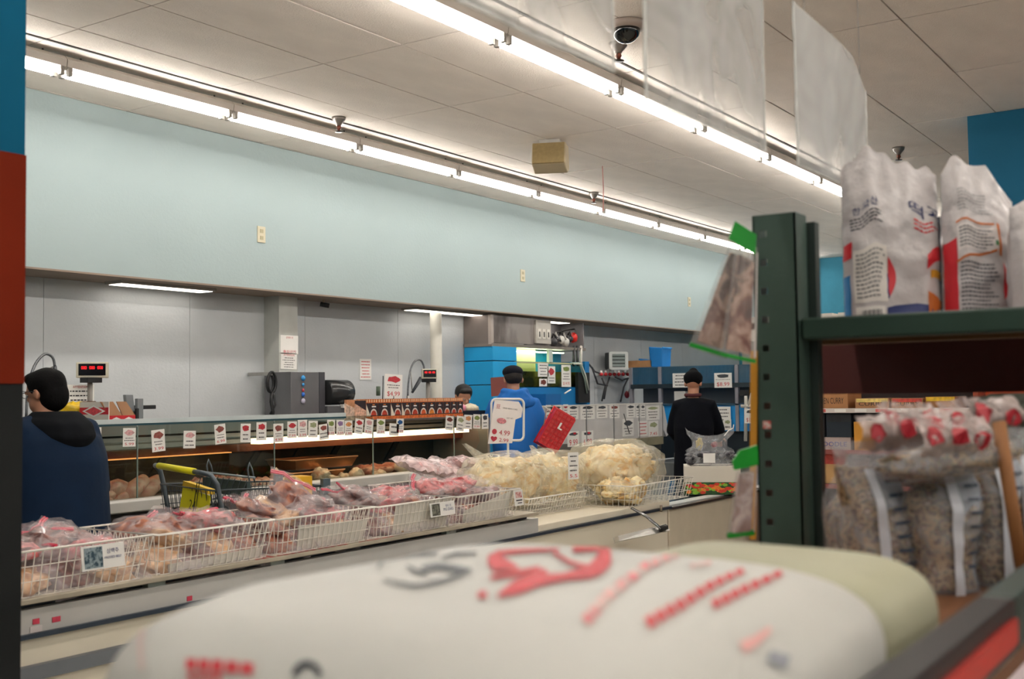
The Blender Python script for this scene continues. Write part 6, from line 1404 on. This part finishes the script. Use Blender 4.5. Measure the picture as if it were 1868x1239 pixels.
# ------------------------------------------------------------------ clear snack bags standing on the lower shelf
mix = mottled(['#33231a', '#7d5c3a', '#b39770', '#4c4a34', '#8a5a40', '#a8a090'], 85, .45, .25, dist=.1)
strip_m = mat('#77828f', .4, var=.25, vs=9, col2='#a3a9b4'); cf = film('#dcdde2', .26, .14, 24, .9, 'mixfilm')
def mixbag(px, D, w_, h_px, lab, seed, lean=0, strip=(.55, .85), neck=.5):
    c = P(px, 900, D=D); zt3 = P(px, h_px, D=D).z; H_ = zt3 - SB
    t = thing('mixed_snack_bag', lab, 'bag', (c.x, c.y, SB), 0, 'clear bags of mixed snacks on the lower shelf')
    m = MB(); n = 24; rows = 22; rd = cr; fw = Vector((.828, .561, 0)); vs = []; fs = []; vf = []
    for j in range(rows + 1):
        v = j / rows; wv = w_ / 2 * (1 - .12 * (1 - v) ** 2 if v < .7 else 1 - .25 * ((v - .7) / .3)) * (.9 + .1 * math.sin(v * 9 + seed)); dv = .05 * (1 if v < .6 else max(.06, 1 - (v - .6) / .4))
        for i in range(n):
            a = 6.283 * i / n; q = 1 + .10 * noise.noise(Vector((math.cos(a) * 2 + seed, math.sin(a) * 2, v * 6))) + .05 * noise.noise(Vector((math.cos(a) * 6, math.sin(a) * 6 + seed, v * 22)))
            p = rd * (wv * q * math.copysign(abs(math.cos(a)) ** .8, math.cos(a)) + lean * v * v) + fw * (dv * q * math.sin(a)) + Vector((0, 0, v * H_)); vs.append(p)
            vf.append(Vector((0, 0, 0)) + rd * (wv * .94 * q * math.cos(a) + lean * v * v) + fw * (dv * .93 * q * math.sin(a)) + Vector((0, 0, .004 + v * H_ * .80)))
    for j in range(rows):
        for i in range(n): fs.append((j * n + i, j * n + (i + 1) % n, (j + 1) * n + (i + 1) % n, (j + 1) * n + i))
    f2 = fs + [tuple(range(n - 1, -1, -1)), tuple(rows * n + i for i in range(n))]
    m.add(vf, f2, 0, True); m.build('mixed_snacks', mix, t)
    m = MB(); m.add(vs, fs, 0, True); m.build('clear_bag', cf, t)
    # grey printed band down the front
    m = MB(); k = 0; vv = []
    for j in range(0, rows - 3):
        for u in (strip[0], strip[1]):
            a = 3.1416 * (1 + u); i = a / 6.283 * n; i0 = int(i) % n; f = i - int(i)
            p = vs[j * n + i0].lerp(vs[j * n + (i0 + 1) % n], f); vv.append(p - fw * .003)
    m.add(vv, [(2 * j, 2 * j + 1, 2 * j + 3, 2 * j + 2) for j in range(len(vv) // 2 - 1)], 0, True); m.build('grey_label_band', strip_m, t)
    m = MB(); vv = []
    for j in range(0, rows - 3):
        for u in (strip[0] - .02, strip[0] + .05):
            a = 3.1416 * (1 + u); i = a / 6.283 * n; i0 = int(i) % n; f = i - int(i); vv.append(vs[j * n + i0].lerp(vs[j * n + (i0 + 1) % n], f) - fw * .0045)
    m.add(vv, [(2 * j, 2 * j + 1, 2 * j + 3, 2 * j + 2) for j in range(len(vv) // 2 - 1)], 0, True); m.build('white_band_edge', mat('#c6c8d0', .4), t)
    m = MB(); rdd = random.Random(seed)
    for j in range(4, rows - 4):
        if j % 2: continue
        a = 3.1416 * (1 + strip[0] + .1); b = 3.1416 * (1 + strip[1] - .06 - rdd.uniform(0, .08)); 
        for (x0, x1) in ((a, (a + b) / 2 - .05), ((a + b) / 2, b)):
            pp = []
            for (jj, ang) in ((j, x0), (j, x1), (j + .45, x1), (j + .45, x0)):
                i = ang / 6.283 * n; i0 = int(i) % n; f = i - int(i); j0 = int(jj); g = jj - j0
                pp.append((vs[j0 * n + i0].lerp(vs[j0 * n + (i0 + 1) % n], f)).lerp(vs[(j0 + 1) * n + i0].lerp(vs[(j0 + 1) * n + (i0 + 1) % n], f), g) - fw * .005)
            m.add(pp, [(0, 1, 2, 3)])
    m.build('band_lettering', mat('#28384c', .5), t)
    return t
def flap(px0, px1, py, D, w_, seed, lab, tilt=0, rows=2, drop=.05):
    """crumpled clear bag top with red dots folded forward over the bags"""
    a = P(px0, py, D=D); b = P(px1, py + tilt, D=D); t = thing('dotted_bag_top', lab, 'bag', (a + b) / 2, 0, 'crumpled clear bag tops with red dots')
    ax = (b - a); L_ = ax.length; r_ = ax.normalized(); fw = Vector((-.828, -.561, 0)); n = 18; mm_ = 8
    def S(u, v): return a + ax * u + Vector((0, 0, 1)) * (w_ * (.5 - v) + .008 * noise.noise(Vector((u * 7 + seed, v * 5, 1)))) + fw * (.03 * math.sin(v * 3.1) + .012 * noise.noise(Vector((u * 9, v * 6, seed))))
    m = MB(); m.add([S(i / n, j / mm_) for j in range(mm_ + 1) for i in range(n + 1)], [(j * (n + 1) + i, j * (n + 1) + i + 1, (j + 1) * (n + 1) + i + 1, (j + 1) * (n + 1) + i) for j in range(mm_) for i in range(n)], 0, True)
    m.build('clear_film', film('#b8a8a4', .62, .25, 30, .8, 'topfilm'), t, world=True)
    cnt = max(3, int(L_ / .032)); 
    for k in range(cnt):
        u = (k + .5) / cnt; v = .42 + .1 * math.sin(k * 2.1 + seed); r2 = .0095; m = MB(); vs = [S(u + r2 / L_ * math.cos(6.283 * q / 12), v + r2 * 1.15 / w_ * math.sin(6.283 * q / 12)) + fw * .004 for q in range(12)]
        m.add(vs, [tuple(range(12))]); m.build('red_dot', mat('#a01c2a', .5), t, world=True)
    return t
mixbag(1545, 1.50, .085, 828, 'snack bag leaning at the left end next to the rack post', 2, .03, (.7, .8))
mixbag(1600, 1.44, .095, 805, 'snack bag with a blue grey band, second from the rack post', 5, -.02, (.45, .95))
mixbag(1712, 1.42, .105, 815, 'snack bag with a straight grey band in the middle of the snack bags', 9, .0, (.5, .93))
mixbag(1800, 1.46, .09, 790, 'darker snack bag beside the wooden stick', 13, .0, (.5, .9))
mixbag(1885, 1.50, .10, 780, 'snack bag at the right picture edge behind the wooden stick', 16, .0, (.3, .7))
flap(1560, 1720, 792, 1.40, .045, 1, 'dotted bag top lying left, over the blue grey banded bag', -12)
flap(1670, 1795, 806, 1.36, .05, 4, 'dotted bag top in front, over the middle snack bag', -10)
flap(1595, 1700, 768, 1.46, .05, 6, 'dotted bag top standing at the back left', 4)
flap(1705, 1850, 770, 1.44, .055, 9, 'dotted bag top at the back right below the maroon beam', -8)
c = P(1725, 838, D=1.38)
t = thing('folded_snack_bag', 'flat folded snack bag lying across the tops of the snack bags', 'bag', c); m = MB(); rr = math.atan2(cr.y, cr.x)
m.blob((0, 0, 0), (.085, .04, .022), 5, .12, 14, 3, M=Matrix.Rotation(rr, 4, 'Z') @ Matrix.Rotation(-.12, 4, 'Y')); m.build('mixed_snacks', mix, t)
m = MB(); m.blob((0, 0, 0), (.092, .045, .027), 7, .10, 16, 4, M=Matrix.Rotation(rr, 4, 'Z') @ Matrix.Rotation(-.12, 4, 'Y')); m.build('clear_bag', cf, t)
q0 = P(1822, 770, D=1.36); q1 = P(1864, 1035, D=1.30)
tag(MB().tube([q0, q1], .0085, 8, sq=.5).build('wooden_stick', mat('#8a5a30', .7, var=.15, vs=10)), 'flat brown wooden stick leaning in front of the snack bags', 'stick')
# dark packs at the right end
c = P(1850, 735, D=1.6)
t = thing('dark_bag', 'dark bag at the right picture edge under the maroon beam', 'bag', (c.x, c.y, SB)); m = MB(); m.blob((0, 0, .11), (.06, .08, .11), 3, .1, 14); m.build('pouch', mat('#2b2a24', .5, col2='#4d5440', var=0, vs=8), t)
m = MB(); m.blob((0, -.0, .225), (.06, .06, .02), 3, .2, 10); m.build('folded_top', mat('#3d4034', .5, var=.3), t)
# goods on the bottom shelf
for k, (px, py, D, col, c2, lab) in enumerate(((1690, 1200, 1.3, '#c9c6c4', '#a8b0b8', 'white packet on the bottom shelf beneath the red label strip'), (1755, 1228, 1.2, '#d05a88', '#e8d8dc', 'pink and white packet at the bottom picture edge'), (1780, 1190, 1.5, '#6a6438', '#a59a4a', 'olive packet on the bottom shelf at the right'), (1850, 1215, 1.4, '#4f5a52', '#b8a84a', 'dark packet with yellow print at the bottom right corner'), (1845, 1168, 1.6, '#8d8776', '#5a4a3a', 'tan packet under the green beam at the right edge'))):
    c = P(px, py, D=D); z = c.z
    t = thing('shelf_packet', lab, 'packet', (c.x, c.y, z), .7 * k, 'packets on the bottom shelf'); bag_film(.22, .16, .07, 60 + k, mat(col, .35, col2=c2, var=0, vs=9, coat=.3), 'wrapper', t)
    MB().tube([(-.1, .075, 0), (.1, .075, .0)], .004, 5).build('end_crimp', mat(c2, .4), t)
z = P(1750, 1200, D=1.4).z - .06
t = thing('packet_tray', 'brown board under the packets on the bottom shelf', 'board', (1.2, BY + .05, z)); MB().box(0, .95, 0, .45, -.02, 0).build('board', mat('#4d3422', .7, var=.2), t)
for xx in (.1, .8): MB().box(xx, xx + .04, .1, .14, .725 - z, -.02).build('support', green, t)

# ------------------------------------------------------------------ hanging clear sheets
def sheet(x0, x1, z0, z1, Y, lab, seed, cut=None):
    t = thing('hanging_sheet', lab, 'plastic sheet', ((x0 + x1) / 2, Y, z1), 0, 'clear plastic sheets hanging overhead')
    n = 18; m = MB(); 
    def S(u, v):
        zz = z1 + (z0 - z1) * v
        if cut and v < .5: zz -= cut(u) * (1 - v * 2)
        return Vector((x0 + (x1 - x0) * u, Y + .003 * math.sin(u * 3 + seed) + .003 * noise.noise(Vector((u * 3, v * 4, seed))), zz))
    for e in (0, .003): m.add([S(i / n, j / n) + Vector((0, e, 0)) for j in range(n + 1) for i in range(n + 1)], [(j * (n + 1) + i, j * (n + 1) + i + 1, (j + 1) * (n + 1) + i + 1, (j + 1) * (n + 1) + i) for j in range(n) for i in range(n)], 0, True)
    m.build('clear_pouch', film('#bdbdbb', .5, .4, 5, .1, 'sheetfilm'), t, world=True)
    m = MB()
    for u in (0, 1): m.tube([S(u, j / 8) for j in range(9)], .0022, 5)
    m.tube([S(i / 8, 1) for i in range(9)], .0022, 5); m.build('welded_edge', film('#e2e2de', .8, .2, 9, .2, 'edgefilm'), t, world=True)
    m = MB(); m.tube([(x0 + .05, Y, z1 - (cut(.1) if cut else 0)), (x0 + .05, Y, CZ)], .0008, 4); m.build('hanging_thread', mat('#6b6b6b', .5), t, world=True)
    m = MB(); m.tube([(x1 - .03, Y, z1 - (cut(.9) if cut else 0)), (x1 - .03, Y, CZ)], .0008, 4); m.build('hanging_thread', mat('#6b6b6b', .5), t, world=True)
    return t
YS = .65
f = lambda px, py: P(px, py, Y=YS)
zbm = f(1115, 130).z
sheet(f(838, 0).x, f(1116, 100).x, zbm, zbm + .42, YS, 'clear plastic sheet hanging at the top, left of the dome camera', 1)
sheet(f(1182, 160).x, f(1393, 270).x, f(1393, 278).z, f(1393, 278).z + .42, YS, 'clear plastic sheet hanging at the top, right of the dome camera', 2)
sheet(f(1456, 300).x, f(1583, 360).x, f(1583, 360).z, f(1456, 8).z, YS, 'clear plastic sheet hanging above the printed bags, rightmost of three', 3, cut=lambda u: .02 * u + (.08 * max(0, u - .8) * 3))
# ------------------------------------------------------------------ far grocery shelves seen through the rack
GX = 7.4
gy0 = P(1478, 800, X=GX).y + .3; gy1 = 1.55
t = thing('grocery_shelf_unit', 'maroon grocery shelf unit seen through the rack', 'shelf unit', (GX, gy1, 0))
def W(mb, name, m, **k): return mb.build(name, m, t, world=True, **k)
maroon = mat('#5d2620', .5, var=.1)
W(MB().box(GX + .42, GX + .45, gy1, gy0, 0, 1.62), 'back_panel', mat('#251513', .7))
W(MB().box(GX - .02, GX + .45, gy1 - .03, gy1, 0, 1.62), 'side_panel', mat('#8a3a22', .6)); W(MB().box(GX - .02, GX + .45, gy0, gy0 + .03, 0, 1.62), 'side_panel', maroon)
lev = []
for k, y in enumerate((747, 824, 888, 950)):
    z = P(1600, y, X=GX).z; lev.append(z)
    W(MB().box(GX, GX + .42, gy1, gy0, z - .02, z), 'shelf_board', maroon)
    W(MB().box(GX - .012, GX, gy1, gy0, z - .022, z + .008), 'price_rail', mat('#cfc6c0' if k == 0 else '#8d4a44', .4))
W(MB().box(GX, GX + .42, gy1, gy0, .12, .16), 'bottom_deck', maroon)
rd = random.Random(4)
for k in range(9):
    yy = gy0 - .1 - k * .135; W(MB().box(GX - .0145, GX - .012, yy - .045, yy + .03, lev[0] - .017, lev[0] + .003), 'price_tag', mat(['#e6e2dc', '#e6e2dc', '#d0605c'][k % 3], .5))
def gbox(y_hi, y_lo, zb, zt2, col, lab, txt=None, tc='#2b2320', grp='boxes on the far grocery shelves', c2=None):
    t = thing('food_carton', lab, 'carton', (GX + .02, y_lo, zb), 0, grp)
    MB().box(0, .3, 0, y_hi - y_lo - .01, 0, zt2 - zb).build('box_body', mat(col, .65, var=.1, vs=9), t)
    M_ = plane_M((-.001, (y_hi - y_lo - .01) / 2, (zt2 - zb) / 2), (0, -1, 0), (0, 0, 1)); w_ = (y_hi - y_lo) * .9; h_ = zt2 - zb
    if txt: m = MB(); put_text(m, txt, M_, w=w_ * .85, h=h_ * .34); m.build('box_lettering', mat(tc, .6), t)
    if c2: m = MB(); rect(m, M_, -w_ * .5, w_ * .5, h_ * .15, h_ * .48, .0008); m.build('colour_band', mat(c2, .5, var=.3, vs=30), t)
    return t
py = lambda px: P(px, 740, X=GX).y
gbox(py(1470), py(1545), lev[0], P(1510, 721, X=GX).z + .02, '#a9764a', 'brown carton lettered GOLDEN CURRY on the top far shelf', 'GOLDEN CURRY')
gbox(py(1556), py(1620), lev[0], P(1590, 727, X=GX).z, '#a87850', 'low brown open tray of yellow packs on the top far shelf', 'CURRY', c2='#d8c070')
gbox(py(1622), py(1682), lev[0], P(1650, 727, X=GX).z, '#a87850', 'low brown open tray of red packs on the top far shelf', 'CURRY', c2='#c0453a')
gbox(py(1684), py(1742), lev[0], P(1710, 724, X=GX).z, '#93602f', 'low brown tray with a yellow line, rightmost on the top far shelf', None, c2='#d8b02a')
gbox(py(1470), py(1500), lev[1] + .0, P(1510, 752, X=GX).z, '#2b3b4c', 'dark pack at the left of the second far shelf')
gbox(py(1502), py(1550), lev[1] + .09, P(1510, 755, X=GX).z, '#14202c', 'black pack with a blue foot on the second far shelf', c2='#1a1c22'); gbox(py(1478), py(1548), lev[1], lev[1] + .088, '#a59490', 'pale tray with blue lettering on the second far shelf', 'NOODLE', '#2c3a8a')
gbox(py(1552), py(1590), lev[1], P(1560, 770, X=GX).z, '#c88a2c', 'orange yellow pack on the second far shelf')
gbox(py(1592), py(1700), lev[1], P(1600, 770, X=GX).z, '#5a4038', 'brown pack behind the dotted bag tops on the second far shelf')
gbox(py(1478), py(1540), lev[2] + .01, P(1510, 828, X=GX).z, '#b08a5a', 'patterned yellow and red pack on the third far shelf', c2='#a53a30'); gbox(py(1542), py(1600), lev[2], P(1560, 840, X=GX).z, '#4a2c20', 'dark pack on the third far shelf')
gbox(py(1478), py(1520), lev[3], P(1510, 932, X=GX).z, '#9a6a38', 'low brown tray on the fourth far shelf'); gbox(py(1522), py(1600), lev[3], P(1510, 925, X=GX).z, '#1d1a1c', 'black pack on the fourth far shelf')
t = thing('orange_end_sign', 'plain orange panel at the right end of the far shelves', 'panel', (GX + .1, gy1 - .35, 0)); MB().box(0, .02, 0, .3, 0, 1.44).build('panel', mat('#c24a20', .6, var=.05), t)
# white cartons on top of distant shelves
t = thing('distant_shelf_unit', 'distant shelf top with pale cartons left of the printed bags', 'shelf unit', (13.5, 3.2, 0)); MB().box(0, .5, 0, 2.4, 0, 2.1).build('shelf_body', mat('#8a857c', .6, var=.1), t)
q = P(1510, 580, X=13.5); q2 = P(1510, 571, X=13.5)
for k in range(4): MB().box(.05, .4, .1 + k * .57, .6 + k * .57, 2.1, q2.z).build('pale_carton', mat('#cdc4b8', .6, var=.05), t)

# ------------------------------------------------------------------ things on the ceiling and the blue wall
c = P(1142, 52, Z=CZ - .03)
t = thing('dome_camera', 'black dome security camera on the ceiling between the hanging sheets', 'camera', (c.x, c.y, CZ))
MB().lathe([(.10, 0), (.11, -.01), (.105, -.03), (.08, -.038)], 32).build('white_rim', mat('#a99a90', .5), t)
MB().lathe([(.075, -.036), (.075, -.05), (.066, -.075), (.046, -.096), (.024, -.107), (.001, -.11)], 32).build('black_dome', mat('#06090c', .08, var=0, coat=.5), t)
def sprinkler(px, py, lab, s=1):
    c = P(px, py, Z=CZ - .03); t = thing('sprinkler_head', lab, 'sprinkler', (c.x, c.y, CZ))
    MB().lathe([(.05 * s, 0), (.045 * s, -.02), (.02 * s, -.05), (.016 * s, -.06)], 14).build('escutcheon', mat('#8d8680', .35, metal=.6), t)
    MB().lathe([(.012, -.055), (.018, -.075), (.006, -.095)], 10).build('nozzle', mat('#8a4a3a', .4, metal=.4), t)
    MB().lathe([(.028 * s, -.10), (.028 * s, -.104)], 12).build('deflector', mat('#4b4743', .4, metal=.6), t)
    for a in (-1, 1): MB().tube([(a * .014, 0, -.06), (a * .02, 0, -.085), (a * .004, 0, -.102)], .003, 5).build('arm', mat('#5d5854', .4, metal=.6), t)
sprinkler(618, 222, 'small chrome sprinkler head on the ceiling above the lower light strip')
sprinkler(1083, 357, 'small sprinkler head beside the red string near the lower strip')
sprinkler(1639, 276, 'dark sprinkler head on the ceiling above the printed bags')
sprinkler(1128, 88, 'copper tipped sprinkler head hanging just below the dome camera', 1.1)
c = P(1004, 262, Z=CZ - .02)
t = thing('wall_speaker', 'beige box speaker hung from the ceiling between the light strips', 'speaker', (c.x, c.y, CZ), R(24))
MB().prism([(-.09, -.03), (.09, -.03), (.12, -.21), (.02, -.25), (-.13, -.20)], 'y', -.13, .13).build('cabinet', mat('#b9a98a', .6, var=.05), t, bevel=.01)
MB().prism([(-.10, -.035), (-.085, -.035), (-.125, -.2), (-.14, -.195)], 'y', -.12, .12).build('front_grille', mat('#a08a5e', .7, var=.1, vs=40), t)
MB().box(-.06, .06, -.08, .08, -.03, 0).build('bracket', mat('#c9c6c0', .4, metal=.3), t)
a = P(1099, 303, Z=CZ); b = P(1094, 386, D=(a - CO).length / ray(1099, 303).length)
t = thing('red_string', 'thin red string hanging from the ceiling near the lower light strip', 'string', a); MB().tube([a, a.lerp(Vector((a.x, a.y, b.z)), .5) + Vector((.01, 0, 0)), Vector((a.x, a.y, b.z))], .004, 5).build('string', mat('#c07a72', .7), t, world=True)
c = P(1182, 14, Z=CZ - .03); t = thing('ceiling_hook', 'small round metal hook on the ceiling at the top picture edge', 'hook', (c.x, c.y, CZ)); MB().tube([(0, 0, 0), (0, 0, -.02), (.018, 0, -.035), (.02, 0, -.055), (0, 0, -.066), (-.018, 0, -.05)], .004, 6).build('hook', mat('#8a8a90', .3, metal=.7), t)
for (px, py, lab) in ((476, 428, 'pale outlet plate on the blue wall, left'), (953, 503, 'pale outlet plate in the middle of the blue wall'), (1257, 551, 'pale outlet plate on the blue wall, right near the hanging packets')):
    c = P(px, py, Y=WY); t = thing('outlet_plate', lab, 'outlet', (c.x, WY, c.z))
    MB().box(-.04, .04, -.008, 0, -.062, .062).build('plate', mat('#bdb69c', .5), t, bevel=.002)
    for s in (-1, 1): MB().box(-.016, .016, -.011, -.008, s * .026 - .014, s * .026 + .014).build('socket', mat('#9d9678', .5), t)
c = P(551, 552, Z=SZ - .02)
t = thing('small_camera', 'small black camera under the soffit beside the square column', 'camera', (c.x, 6.60, SZ - .012)); MB().tube([(0, 0, 0), (0, 0, -.03)], .008, 6).build('mount', mat('#b5a58a', .5), t); MB().tube([(-.02, .02, -.035), (.035, -.03, -.05)], .02, 10).build('camera_body', black_p, t)
